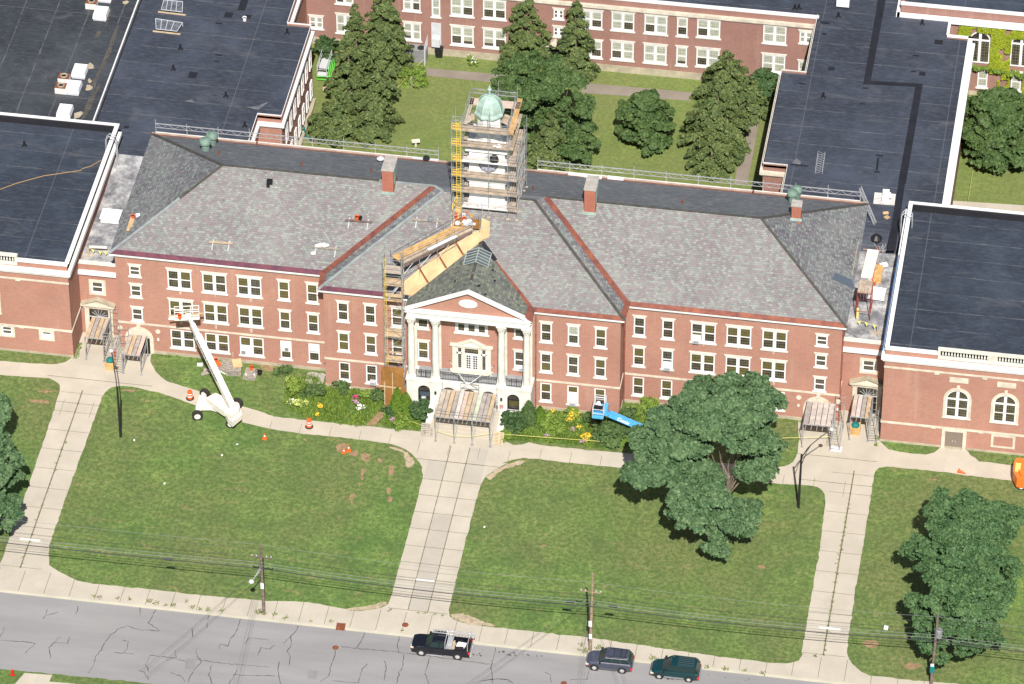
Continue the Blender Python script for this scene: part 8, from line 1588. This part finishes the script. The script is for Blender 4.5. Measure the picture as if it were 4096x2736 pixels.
# satellite dish, board and bits near the rear eave
p = on_rear(T(1, 2, 1115, 1385)); q = MB().lathe([(.05, .0), (.35, .12), (.4, .2)], tuple(p+Vector((0, 0, .3))), 14); q.tube(p, p+Vector((-.1, .2, .35)), .04, 5); ru('satellite_dish', q, 'lgrey', 'small grey satellite dish beside the left chimney', 'dish')
q = MB(); a, b = gz(T(1, 3, 585, 1480), 13.4), gz(T(1, 3, 870, 1520), 13.4); q.beam(a, b, .5, .12); ru('plank', q, 'plank_w', 'pale boards stacked on the rear eave left of the second chimney', 'boards')
q = MB(); a, b = gz(T(1, 3, 920, 1515), 13.4), gz(T(1, 3, 1055, 1530), 13.4); q.beam(a, b, .4, .25); ru('plank', q, 'white_s', 'white wrapped boards on the rear eave right of the second chimney', 'boards')
p = gz(T(1, 2, 1505, 1360), 13.4); ru('rubbish_bag', MB().lathe([(.1, 0), (.4, .1), (.3, .35), (.05, .4)], tuple(p), 9), 'black', 'small black bag on the rear eave left of the tower', 'bag')
q = MB(); a, b = gz(T(1, 2, 1385, 1345), 13.4), gz(T(1, 2, 1610, 1368), 13.4); q.beam(a, b, .3, .12); ru('plank', q, 'lgrey', 'pale boards on the rear eave left of the tower', 'boards')
# courtyard things
p = gz(T(1, 2, 1405, 530)); o = thing('condenser_unit', 'pair of grey air conditioning condensers behind a mesh fence in the courtyard', 'condenser', tuple(p)); m = MB().box(p.x-1.2, p.x+1.3, p.y, p.y+1.2, 0, 1.6); m.build('housing', 'grey', o); m = MB()
for dx in (-.5, .65): m.lathe([(.42, 0), (.42, .06), (.3, .07)], (p.x+dx, p.y+.6, 1.6), 14)
m.build('fan_guard', 'iron', o)
p = gz(T(1, 2, 1490, 560)); o = thing('mesh_fence', 'short grey mesh fence panel beside the courtyard condensers', 'fence', tuple(p)); m = MB()
for t in range(7): m.tube((p.x, p.y+t*.4, 0), (p.x, p.y+t*.4, 2.6), .03 if t % 6 else .05, 4)
for z in np.arange(.3, 2.7, .3): m.tube((p.x, p.y, z), (p.x, p.y+2.4, z), .02, 4)
m.build('panel', 'lgrey', o)
p = gz(T(1, 2, 1612, 495)); ru('wheelie_bin', MB().hexa([(p.x-.35, p.y, 0), (p.x+.35, p.y, 0), (p.x+.35, p.y+.7, 0), (p.x-.35, p.y+.7, 0), (p.x-.45, p.y-.08, 1.2), (p.x+.45, p.y-.08, 1.2), (p.x+.45, p.y+.75, 1.3), (p.x-.45, p.y+.75, 1.3)]), 'black', 'black rubbish bin against the rear building', 'bin')
p = gz(T(1, 2, 1410, 750)); m = MB().box(p.x-.5, p.x+.6, p.y, p.y+.5, .3, .42); m.box(p.x-.5, p.x-.4, p.y, p.y+.5, 0, 1.2); m.box(p.x-.5, p.x+.6, p.y+.4, p.y+.5, .4, 1.1); ru('wooden_seat', m, 'pallet', 'small weathered wooden seat in the courtyard bushes', 'seat')
p = gz(T(1, 2, 1415, 1250)); m = MB().tube(p, p+Vector((0, 0, .7)), .12, 8); m.obox(p+Vector((0, 0, .75)), (.9, .5, .08), .3, .2); ru('sundial', m, 'stone', 'small stone pedestal on the courtyard lawn', 'pedestal')
p = gz(T(1, 2, 665, 758)); ru('stump', MB().lathe([(.65, 0), (.6, .12), (.3, .16)], tuple(p), 10), 'timber', 'flat round pale slab on the courtyard grass by the left wing', 'slab')
p = gz(T(1, 2, 440, 1180)); m = MB(); m.path([p, p+Vector((0, 0, 1.3)), p+Vector((.3, .1, 1.5)), p+Vector((.5, .2, .1)), p+Vector((.9, .3, .1))], .09, 5); ru('garden_hose', m, 'teal', 'green hose hung at the base of the left wing', 'hose')
# ================================================================== TREES AND PLANTS
def leafmesh(name, C, Nn, size, m, parent=None, off=(0, 0, 0), elong=1.0, seed=0, jit=.55):
    """C: leaf centres (n,3); Nn: facing normals; small quads folded round their facing"""
    g = np.random.default_rng(seed); n = len(C); N = Nn+g.normal(0, jit, (n, 3)); N /= np.linalg.norm(N, axis=1)[:, None]
    A = np.cross(N, g.normal(0, 1, (n, 3))); A /= np.linalg.norm(A, axis=1)[:, None]+1e-9; Bv = np.cross(N, A); s = size*g.uniform(.6, 1.35, n)[:, None]
    A = A*s*elong*.5; Bv = Bv*s*.5; off = np.array(off); V = np.stack([C-A-Bv*.7, C+A*.3-Bv, C+A+Bv*.6, C-A*.4+Bv], 1).reshape(-1, 3)-off
    me = bpy.data.meshes.new(name); me.vertices.add(4*n); me.vertices.foreach_set('co', V.ravel().astype(np.float32)); me.loops.add(4*n); me.loops.foreach_set('vertex_index', np.arange(4*n, dtype=np.int32)); me.polygons.add(n)
    me.polygons.foreach_set('loop_start', np.arange(0, 4*n, 4, dtype=np.int32)); me.polygons.foreach_set('loop_total', np.full(n, 4, np.int32)); me.update(calc_edges=True); me.materials.append(M[m])
    o = bpy.data.objects.new(name, me); COL.objects.link(o)
    if parent is not None: o.parent = parent
    return o
def clump_points(lobes, dens, seed, sub=.42, nsub=9, flat=.75, low=-.35):
    """lobes: (x,y,z,r). each lobe carries sub-clumps; leaves sit in each sub-clump's outer shell"""
    g = np.random.default_rng(seed); Cs = []; Ns = []
    for (x, y, z, r) in lobes:
        k = max(5, int(nsub*(r/1.6)**1.6))
        for _ in range(k):
            d = g.normal(0, 1, 3); d /= np.linalg.norm(d)
            if d[2] < low: d[2] = -d[2]*.6
            c = np.array([x, y, z])+d*r*g.uniform(.55, .95)*np.array([1, 1, flat]); rs = r*sub*g.uniform(.6, 1.3); n = int(dens*rs*rs*1.15)
            e = g.normal(0, 1, (n, 3)); e /= np.linalg.norm(e, axis=1)[:, None]; e[:, 2] = np.where(e[:, 2] < -.3, -e[:, 2]*.7, e[:, 2]); rr = g.uniform(.62, 1.08, n)[:, None]
            tl = g.normal(0, .3, 2); q = e*rs*rr*np.array([1, 1, .5]); q[:, 2] += q[:, 0]*tl[0]+q[:, 1]*tl[1]-.12*rs*(rr[:, 0]**2); Cs.append(c+q); Ns.append(e*.8+np.array([-tl[0], -tl[1], .5]))
    return np.concatenate(Cs), np.concatenate(Ns)
def tree(name, label, cat, base, lobes, m, dens=150, leaf=.26, trunk=.3, seed=1, group=None, sub=.42, nsub=9, lim=True, flat=.75):
    o = thing(name, label, cat, tuple(base), group=group); C, Nn = clump_points(lobes, dens, seed, sub, nsub, flat); leafmesh('crown', C, Nn, leaf, m, o, base, 1.25, seed)
    t = MB(); zt = sum(l[2] for l in lobes)/len(lobes); cx = sum(l[0] for l in lobes)/len(lobes); cy = sum(l[1] for l in lobes)/len(lobes); b = Vector(base); fork = Vector((b.x*.75+cx*.25, b.y*.75+cy*.25, zt*.45)); t.tube(b, fork, trunk, 9, trunk*.75)
    g = random.Random(seed)
    for (x, y, z, r) in lobes: 
        e = Vector((x, y, z)); mid = fork.lerp(e, .5)+Vector((g.uniform(-.3, .3), g.uniform(-.3, .3), .4)); t.tube(fork, mid, trunk*.16, 6, trunk*.1); t.tube(mid, e, trunk*.1, 5, trunk*.04)
    t.build('trunk', 'bark', o); return o
def LP_(spec): return [(*gz((u, v), z), r) for (u, v, z, r) in spec]
TT = lambda i, j, a, b, z, r: (*gz(T(i, j, a, b), z), r)
# the big maple
ml = [TT(3, 3, 1180, 1180, 8, 2.1), TT(3, 3, 1240, 860, 8.5, 1.9), TT(3, 3, 1300, 1010, 7.5, 2.1), TT(3, 3, 1480, 1080, 8, 2.4), TT(3, 3, 1600, 920, 10, 2.5), TT(3, 3, 1430, 740, 10, 2.3), TT(3, 3, 1700, 700, 12, 2.6), TT(3, 3, 1620, 560, 12, 2.1), TT(3, 3, 1720, 430, 12.5, 1.9), TT(3, 3, 1950, 440, 13, 2.2), TT(3, 3, 2180, 430, 12.5, 1.9), TT(3, 3, 1950, 620, 13, 2.6), TT(3, 3, 2150, 640, 12.5, 2.5), TT(3, 3, 2000, 860, 12, 2.5), TT(3, 3, 2200, 920, 10, 2.4), TT(3, 4, 110, 520, 11, 2.0), TT(3, 4, 200, 570, 10, 1.8), TT(3, 4, 60, 700, 10.5, 2.1), TT(3, 4, 130, 960, 8, 2.1), TT(3, 4, 60, 1090, 7, 2.1), TT(3, 3, 2180, 1140, 7, 2.2), TT(3, 3, 1700, 1180, 7, 2.4), TT(3, 3, 1560, 1340, 8, 2.1), TT(3, 3, 1780, 1380, 7.5, 2.4), TT(3, 3, 1840, 1240, 7, 1.6), TT(3, 3, 1400, 1200, 8, 1.9), TT(3, 3, 1620, 1500, 7, 2.1), TT(3, 3, 2080, 1480, 5, 2.0), TT(3, 3, 1900, 1520, 5.5, 2.2), TT(4, 3, 1560, 90, 6, 1.9), TT(4, 3, 1760, 90, 4.6, 2.1), TT(4, 3, 1960, 110, 4.4, 2.0), TT(4, 3, 2110, 90, 4.2, 1.6), TT(4, 3, 2120, 250, 3.8, 1.3), TT(4, 3, 1840, 250, 3.8, 1.9), TT(4, 3, 1830, 370, 3.2, 1.6), TT(4, 3, 1900, 440, 2.6, 1.1), TT(3, 3, 1850, 760, 12.5, 2.3), TT(3, 3, 1450, 920, 9, 2.2), TT(3, 4, 30, 430, 12, 1.7), TT(3, 4, 60, 870, 9.5, 2.2)]
ml = [(x, y, z, r*.86) for x, y, z, r in ml]
bm = gz(T(3, 3, 1968, 1600)); tree('maple_tree', 'large spreading dark green maple on the right centre lawn hiding the right wing base', 'tree', (bm.x, bm.y, 0), ml, 'leaf', 430, .25, .34, 11, sub=.36, nsub=22)
# a pale fork of bare limbs that shows through the maple's gap
t = MB(); f0 = gz(T(3, 3, 1945, 1185), 7.5); t.tube((bm.x, bm.y, 0), f0, .36, 9, .24); t.tube(f0, gz(T(3, 3, 1895, 1070), 9), .13, 6, .07)
o = t.build('limb', 'bark', bpy.data.objects['maple_tree'])
# lower right locust
rl_ = [(1650, 60, 7.5, 2.0), (1850, 50, 8, 2.1), (2050, 110, 8, 2.0), (2230, 140, 7, 1.8), (2300, 210, 6.5, 1.4), (1700, 230, 9, 2.3), (1950, 260, 9, 2.4), (2120, 320, 7, 1.8), (1420, 400, 5.5, 1.7), (1580, 430, 7, 2.1), (1800, 470, 9, 2.3), (2050, 500, 8, 2.2), (2180, 560, 6.5, 1.8), (1560, 620, 7, 2.1), (1750, 700, 8, 2.3), (2000, 700, 8, 2.3), (2170, 780, 6, 1.7), (1430, 900, 5, 1.7), (1620, 900, 7, 2.0), (1850, 900, 7.5, 2.2), (2060, 940, 6, 1.9), (1500, 1060, 5, 1.6), (1760, 1090, 6, 2.0), (1980, 1120, 5, 1.8), (1560, 1220, 4, 1.5), (1850, 1260, 4.2, 1.6), (1980, 1270, 3.5, 1.3), (1640, 1350, 3, 1.1), (2080, 1180, 4, 1.2), (1480, 1180, 4, 1.2)]
b = gz(T(4, 4, 1800, 1180)); tree('locust_tree', 'feathery dark green tree behind the utility pole in the lower right corner', 'tree', (b.x, b.y, 0), [TT(4, 4, a, c, z, r*.88) for a, c, z, r in rl_], 'leaf_l', 400, .20, .3, 12, sub=.33, nsub=24)
# left edge maple
le = [(-60, 620, 7, 2.0), (10, 640, 6, 1.5), (-120, 850, 8, 2.4), (-20, 950, 6.5, 1.9), (70, 1050, 5.5, 1.8), (-100, 1150, 7, 2.4), (60, 1200, 5, 1.7), (-20, 1330, 5, 1.9), (50, 1450, 4, 1.7), (-120, 1450, 5, 2.2), (120, 1500, 3.6, 1.1), (20, 560, 6.5, 1.2)]
b = gz(T(3, 1, -180, 1330)); tree('maple_tree', 'leafy green tree cut by the left edge of the picture beside the left walk', 'tree', (b.x, b.y, 0), [TT(3, 1, a, c, z, r*.9) for a, c, z, r in le]+[TT(4, 1, 20, 60, 3.5, 1.5), TT(4, 1, 60, 130, 3, 1.2), TT(4, 1, 20, 230, 2.5, 1.1)], 'leaf', 400, .24, .3, 13, sub=.36, nsub=22)
# courtyard round tree, big dark broadleaf, right garden tree
def dome_tree(name, label, base, apex, rad, m, seed, leaf=.24, dens=150, pointed=1.0, group=None, cat='tree', low=.15):
    b = gz(base); h = gy(apex, b.y).z*1.0; g = random.Random(seed); L = []
    n = int(40*(rad/3.4)**1.2)
    for k in range(n):
        t = (k+.5)/n; z = h*(low+(1-low)*t)-.6; rr = rad*math.sin(math.pi*min(1, .28+.72*t)**pointed)**.75; a = k*2.4+g.uniform(-.3, .3); q = rr*g.uniform(.62, .86); L.append((b.x+q*math.cos(a), b.y+q*math.sin(a), z, rad*.36*g.uniform(.8, 1.15)))
    L.append((b.x, b.y, h-.9, rad*.3)); L.append((b.x, b.y, h*.6, rad*.6))
    return tree(name, label, cat, (b.x, b.y, 0), L, m, dens, leaf, .22, seed, group, .5, 9, flat=.9)
dome_tree('linden_tree', 'round dense green tree standing alone on the courtyard lawn', T(1, 3, 1245, 1215), T(1, 3, 1215, 790), 3.1, 'leaf_d', 21, .25, 420, pointed=.8)
bl_ = [(250, 560, 8, 2.6), (460, 600, 8, 2.4), (80, 640, 7, 2.2), (350, 760, 9, 3.0), (600, 700, 7.5, 2.4), (150, 820, 8, 2.8), (640, 900, 7, 2.4), (480, 950, 5.5, 2.4), (700, 1060, 4.5, 2.1), (250, 1000, 5, 2.4), (600, 1130, 3.5, 2.1), (720, 1200, 3, 1.8), (690, 1330, 1.8, 1.6), (620, 1300, 2.2, 1.8), (60, 760, 6, 2.2), (180, 1150, 2.5, 1.9)]
b = gz(T(1, 3, 470, 1230)); tree('oak_tree', 'broad dark leafy tree behind the clock tower scaffold in the courtyard', 'tree', (b.x, b.y, 0), [TT(1, 3, a, c, z, r*.76) for a, c, z, r in bl_], 'leaf_d', 400, .22, .35, 22, sub=.38, nsub=18)
dome_tree('magnolia_tree', 'wide dark green tree on the right side lawn below the ivy', T(1, 4, 2120, 1330), T(1, 4, 2100, 800), 4.3, 'leaf_d', 23, .26, 300, low=.1)
dome_tree('yew_shrub', 'dark yew like shrub beside the left wing in the courtyard', T(1, 2, 650, 500), T(1, 2, 650, 300), 1.6, 'leaf_s', 24, .22, 300, cat='shrub', low=.3)
dome_tree('yew_shrub', 'dark spreading shrub between the right wing and the conifers', T(1, 4, 110, 860), T(1, 4, 130, 600), 2.3, 'leaf_s', 25, .24, 260, cat='shrub', low=.2)
# conifers: whorls of drooping fan branches, with gaps
def conifer(label, base, apex, rad, seed, m='leaf_c', name='cedar_tree', dens=1.0):
    b = gz(base); h = gy(apex, b.y).z; o = thing(name, label, 'conifer', (b.x, b.y, 0), group='tall conifers in the courtyard'); g = np.random.default_rng(seed); Cs = []; Ns = []; z = h*.06
    while z < h-.2:
        t = z/h; R = rad*((1-t)**.82)*(1 if t > .12 else .8+t*1.6)+.18; nb = max(4, int(R*3.7))
        for k in range(nb):
            a = g.uniform(0, 6.283); L = R*g.uniform(.55, 1.18); n = int(105*dens*max(.35, L)); s = g.uniform(.25, 1, n)**.75; w = .10+.26*L*.36*np.sin(np.pi*np.minimum(1, s*.92))+.04
            dx, dy = math.cos(a), math.sin(a); lat = g.normal(0, 1, n)*w*.62; zz = z+L*(.20*s-.42*s*s)+g.normal(0, .07, n)+.12*L
            Cs.append(np.stack([b.x+dx*L*s-dy*lat, b.y+dy*L*s+dx*lat, zz], 1)); Ns.append(np.tile([dx*.55, dy*.55, .85], (n, 1)))
        z += .40+.12*(1-t)
    C = np.concatenate(Cs); Nn = np.concatenate(Ns); leafmesh('crown', C, Nn, .165, m, o, (b.x, b.y, 0), 2.0, seed, .6); MB().tube((b.x, b.y, 0), (b.x, b.y, h*.92), .26, 8, .04).build('trunk', 'bark', o); return o
for k, (bs_, ap, r, lb) in enumerate([((1, 2, 910, 640), (1, 2, 920, 35), 2.5, 'conifer in the left courtyard group nearest the top of the picture'), ((1, 2, 1150, 620), (1, 2, 1150, -190), 3.4, 'tallest conifer of the left courtyard group, cut by the top edge'), ((1, 2, 850, 900), (1, 2, 815, 270), 2.9, 'slim pointed conifer in front of the left courtyard group'), ((1, 2, 1080, 960), (1, 2, 1060, 400), 3.2, 'broad conifer in the middle of the left courtyard group'), ((1, 2, 740, 1150), (1, 2, 715, 810), 3.7, 'low wide conifer at the lower left of the left courtyard group'), ((1, 2, 1060, 1120), (1, 2, 1010, 780), 3.3, 'low conifer at the lower right of the left courtyard group'),
    ((1, 3, 250, 520), (1, 3, 250, -260), 3.5, 'tall conifer against the rear building behind the clock tower'), ((1, 3, 640, 640), (1, 3, 690, -5), 2.7, 'ragged conifer with a bare lower trunk right of the tower'), ((1, 3, 430, 1380), (1, 3, 425, 955), 3.3, 'bright pointed conifer just right of the tower scaffold'),
    ((1, 3, 2010, 590), (1, 3, 2000, 30), 3.6, 'upper conifer of the right courtyard group against the rear building'), ((1, 3, 1930, 860), (1, 3, 1885, 430), 3.9, 'middle conifer of the right courtyard group'), ((1, 3, 1850, 1250), (1, 3, 1840, 665), 4.5, 'largest conifer of the right courtyard group near the lawn edge'), ((1, 3, 1800, 1420), (1, 3, 1650, 1090), 3.1, 'lowest conifer of the right courtyard group near the rear eave'), ((1, 3, 2110, 960), (1, 3, 2080, 640), 3.0, 'conifer beside the right courtyard path')]):
    conifer(lb, T(*bs_), T(*ap), r, 40+k)
# shrubs and garden plants against the front
def bush(label, i, j, a, b, r, h, m, seed, name='shrub', leaf=.17, dens=330, cat='shrub', group=None, fl=None, nfl=0):
    p = gz(T(i, j, a, b)); g = random.Random(seed); L = [(p.x+g.uniform(-.5, .5)*r, p.y+g.uniform(-.5, .5)*r, h*g.uniform(.3, .62), r*g.uniform(.5, .72)) for _ in range(max(3, int(4*r)))]+[(p.x, p.y, h*.62, r*.6)]
    o = thing(name, label, cat, (p.x, p.y, 0), group=group); C, Nn = clump_points(L, dens, seed, .5, 8, h/(r*1.5) if h > r*1.5 else .8); C[:, 2] = np.maximum(C[:, 2], .08); leafmesh('foliage', C, Nn, leaf, m, o, (p.x, p.y, 0), 1.3, seed)
    if fl: idx = np.random.default_rng(seed).choice(np.where(C[:, 2] > h*.45)[0], nfl); leafmesh('blossom', C[idx]+np.array([0, -.05, .1]), np.tile([0, -.3, 1.], (nfl, 1)), .12, fl, o, (p.x, p.y, 0), 1, seed)
    return o
def arbor(label, i, j, a, b, r, h, seed, m='leaf_a'):
    p = gz(T(i, j, a, b)); o = thing('arborvitae', label, 'shrub', (p.x, p.y, 0), group='pointed arborvitae beside the portico'); g = np.random.default_rng(seed); n = 2600; z = g.uniform(0, 1, n)**.8*h; t = z/h; rr = r*np.where(t < .3, .75+t*.85, (1-((t-.3)/.72)**1.7).clip(.02))*g.uniform(.88, 1.06, n); an = g.uniform(0, 6.283, n)
    C = np.stack([p.x+rr*np.cos(an), p.y+rr*np.sin(an), z], 1); N_ = np.stack([np.cos(an), np.sin(an), np.full(n, .35)], 1); leafmesh('foliage', C, N_, .15, m, o, (p.x, p.y, 0), 1.6, seed, .45); MB().lathe([(r*.6, 0), (r*.8, h*.3), (r*.5, h*.7), (.05, h*.93)], (p.x, p.y, 0), 9).build('core', 'leaf_s', o); return o
arbor('taller olive green arborvitae left of the portico', 3, 2, 1262, 640, .72, 3.3, 61); arbor('shorter olive green arborvitae left of the portico beside the dark shrub', 3, 2, 1335, 650, .68, 2.8, 62); arbor('tall green arborvitae right of the portico', 3, 3, 245, 740, .85, 3.1, 63, 'leaf_d'); arbor('narrow yellow green arborvitae farther right of the portico', 3, 3, 342, 730, .62, 2.2, 64)
bush('large dark shrub between the arborvitae and the left cheek wall', 3, 2, 1450, 690, 1.45, 2.2, 'leaf_s', 65); bush('large dark shrub against the right side of the steps', 3, 3, 110, 790, 1.5, 2.1, 'leaf_s', 66); bush('broad dark green shrub under the blue boom lift', 3, 3, 940, 850, 2.0, 1.9, 'leaf_d', 67, leaf=.2); bush('dark shrub half behind the broad one under the maple', 3, 3, 1060, 720, 1.1, 1.6, 'leaf_d', 68)
bush('leafy green shrub in the left flower bed', 3, 2, 380, 470, 1.1, 1.6, 'leaf_y', 69, 'shrub'); bush('dark rounded shrub in the left flower bed', 3, 2, 560, 480, 1.15, 1.2, 'leaf_d', 70); bush('small dark shrub by the wall above the left flower bed', 3, 2, 290, 320, .9, 1.0, 'leaf_d', 71); bush('dark shrub against the wall under the left centre windows', 3, 2, 790, 460, 1.1, 1.3, 'leaf_d', 72); bush('bronze tinged shrub beside the plywood screens', 3, 2, 1000, 520, .9, 1.1, 'leaf_y', 73); bush('mixed green shrub right before the plywood screens', 3, 2, 1100, 540, 1.1, 1.3, 'leaf_d', 74)
bush('low dark leafy plant at the path end left of the steps', 3, 2, 1180, 650, .9, .9, 'leaf_s', 75); bush('bright yellow green shrub against the right wing base', 3, 3, 1270, 600, 1.4, 1.3, 'leaf_y', 76); bush('bright yellow green plant under the maple edge', 3, 3, 1190, 660, .8, .8, 'leaf_y', 77); bush('bushy green plant below the blue lift basket', 3, 3, 770, 720, 1.0, 1.1, 'leaf_d', 78); bush('green plants along the foot of the right centre wall', 3, 3, 600, 680, 1.2, .9, 'leaf_y', 79)
bush('leafy clump at the left end of the right flower bed', 3, 3, 60, 860, 1.0, .8, 'leaf_y', 80); bush('weedy green clump in the middle of the right flower bed', 3, 3, 450, 770, 1.5, .8, 'leaf_y', 81); bush('weedy clump beside the steps pallet', 3, 2, 1300, 760, 1.2, .6, 'leaf_y', 82); bush('courtyard bushes around the wooden seat', 1, 2, 1390, 680, 1.8, 1.2, 'leaf_y', 83); bush('white flowering shrub by the rear building', 1, 2, 1885, 560, .8, 1.3, 'leaf_y', 84, fl='fl_w', nfl=60)
FG = 'flower clumps in the front beds'
for k, (i, j, a, b, r, h, fl, n, lb) in enumerate([(3, 2, 410, 590, .9, .8, 'fl_l', 260, 'pale yellow green blossoming clump in the left flower bed'), (3, 2, 330, 415, .5, 1.5, 'fl_l', 60, 'small pale yellow blossoms on the leafy shrub of the left bed'), (3, 2, 485, 580, .4, .7, 'fl_l', 60, 'small pale yellow clump right of the larger pale one'), (3, 2, 600, 615, .35, .8, 'fl_y', 70, 'golden yellow flowers in the middle of the left bed'), (3, 2, 570, 680, .35, .5, 'fl_y', 50, 'golden yellow flowers at the path edge of the left bed'), (3, 2, 898, 550, .4, 1.0, 'fl_m', 110, 'magenta flowers in the left bed'), (3, 2, 905, 585, .35, .8, 'fl_p', 50, 'dull mauve flowers just below the magenta ones'), (3, 2, 940, 620, .7, .6, 'fl_w', 70, 'white flowers in the left bed below the mauve ones'), (3, 2, 1225, 730, .4, .6, 'fl_p', 60, 'mauve flowers at the path edge left of the steps'), (3, 2, 360, 580, .5, .6, 'fl_w', 40, 'white flowers left of the pale yellow clump'), (3, 3, 625, 690, .85, .8, 'fl_y', 150, 'upper mass of golden flowers in the right bed'), (3, 3, 585, 725, .45, .8, 'fl_y', 70, 'golden flowers just below the upper mass in the right bed'), (3, 3, 735, 875, .85, .7, 'fl_y', 200, 'lower mass of golden flowers by the caution tape'), (3, 3, 455, 665, .3, .8, 'fl_y', 30, 'small golden flowers near the gravel by the wall'), (3, 3, 718, 905, .4, .5, 'fl_p', 60, 'mauve flowers under the lower golden mass'), (3, 3, 620, 815, .4, .6, 'fl_p', 40, 'pinkish flowers in the middle of the right bed'), (3, 3, 395, 855, .4, .4, 'fl_p', 30, 'faint mauve flowers near the tape in the right bed'), (3, 3, 680, 780, .4, .6, 'fl_y', 30, 'scattered golden flowers between the two golden masses')]):
    bush(lb, i, j, a, b, r, h, 'leaf_y', 100+k, 'flower_clump', .12, 300, 'flowers', FG, fl, n)
# tall weeds through the beds
g = np.random.default_rng(5)
def scatter(poly, n):
    xs = [p[0] for p in poly]; ys = [p[1] for p in poly]; out = []
    while len(out) < n:
        x, y = g.uniform(min(xs), max(xs)), g.uniform(min(ys), max(ys)); c = False
        for i in range(len(poly)):
            (x1, y1), (x2, y2) = poly[i], poly[i-1]
            if (y1 > y) != (y2 > y) and x < (x2-x1)*(y-y1)/(y2-y1)+x1: c = not c
        if c: out.append((x, y, .06, float(g.uniform(.5, 1.3))))
    return out
BW = [(4.5, -4.6), (4.5, -7.5)]+G(3, 3, [(60, 870), (380, 890), (700, 925), (930, 940), (1300, 900), (1430, 640), (1040, 610), (980, 690), (300, 640)])
tag(tufts('bed_weeds', scatter(WL, 260)+scatter(BW, 300)+scatter(G(3, 2, [(1110, 752), (1455, 790), (1500, 640), (1180, 600)]), 60), 'leaf_y', 26, .38, .36, 3), kind='stuff')
tag(tufts('bed_grass', scatter(WL, 200)+scatter(BW, 240), 'leaf_y', 16, .4, .36, 4), kind='stuff')
tag(tufts('wall_weeds', [(float(x), float(g.uniform(-.5, -.1)) if abs(x) > 15.3 else -2.43-float(g.uniform(.1, .5)), 0, float(g.uniform(.3, .9))) for x in np.concatenate([np.arange(-33, -15.5, .8), np.arange(-15, -9.5, .6), np.arange(7, 34, .7)])]+[(-41.8, -1.9+.5*k, 0, .8) for k in range(5)]+[(41.7, -1.6, 0, .9), (41.6, -2.6, 0, .7)], 'leaf_y', 30, .35, .4, 5), kind='stuff')
# ivy on the far wall
def ivy(label, polys, seed, m='leaf_y', shelf=False):
    o = thing('ivy', label, 'ivy', (47, YI, 0)); Cs = []; Ns = []; g2 = np.random.default_rng(seed)
    for (x0, x1, z0, z1, n) in polys:
        k = int(n*4.2); x = g2.uniform(x0, x1, k); z = g2.uniform(z0, z1, k); keep = (np.sin(x*2.1+seed)+np.sin(z*1.7+x*1.3)+np.sin(x*5.1-z*3.7)*.6) > -1.1; x, z = x[keep], z[keep]; y = YI-.08-g2.uniform(0, .22, len(x))
        Cs.append(np.stack([x, y, z], 1)); Ns.append(np.tile([0, -1, .5], (len(x), 1)))
    leafmesh('foliage', np.concatenate(Cs), np.concatenate(Ns), .24, m, o, (47, YI, 0), 1, seed, .5); return o
M['leaf_i'] = _leaf('ivy_leaf', (.16, .22, .010), (.38, .43, .03)); ivy('bright yellow green ivy spread over the wall between the arched windows', [(47.6, 49.7, 3.4, 9.2, 3200), (44.0, 45.2, 7.6, 9.3, 260), (48.8, 54.3, 8.4, 9.5, 900), (52.1, 54.2, 3.4, 8.6, 2000), (45.2, 49.7, 8.7, 9.5, 500), (48.6, 49.8, .2, 3.6, 800), (51.4, 53.6, .2, 3.6, 900), (49.6, 52, 8.3, 9.3, 300)], 90, 'leaf_i')
ob = thing('vine_hedge', 'darker green band of vine bulging along the ivy wall below the arched windows', 'vine', (50, YI, 3.5)); L = [(45.2+k*.55, YI-.35, 4.05-.05*k, .42) for k in range(20)]; C, Nn = clump_points(L, 420, 91, .5, 9); leafmesh('foliage', C, Nn, .2, 'leaf_y', ob, (50, YI, 3.5), 1.2, 91)
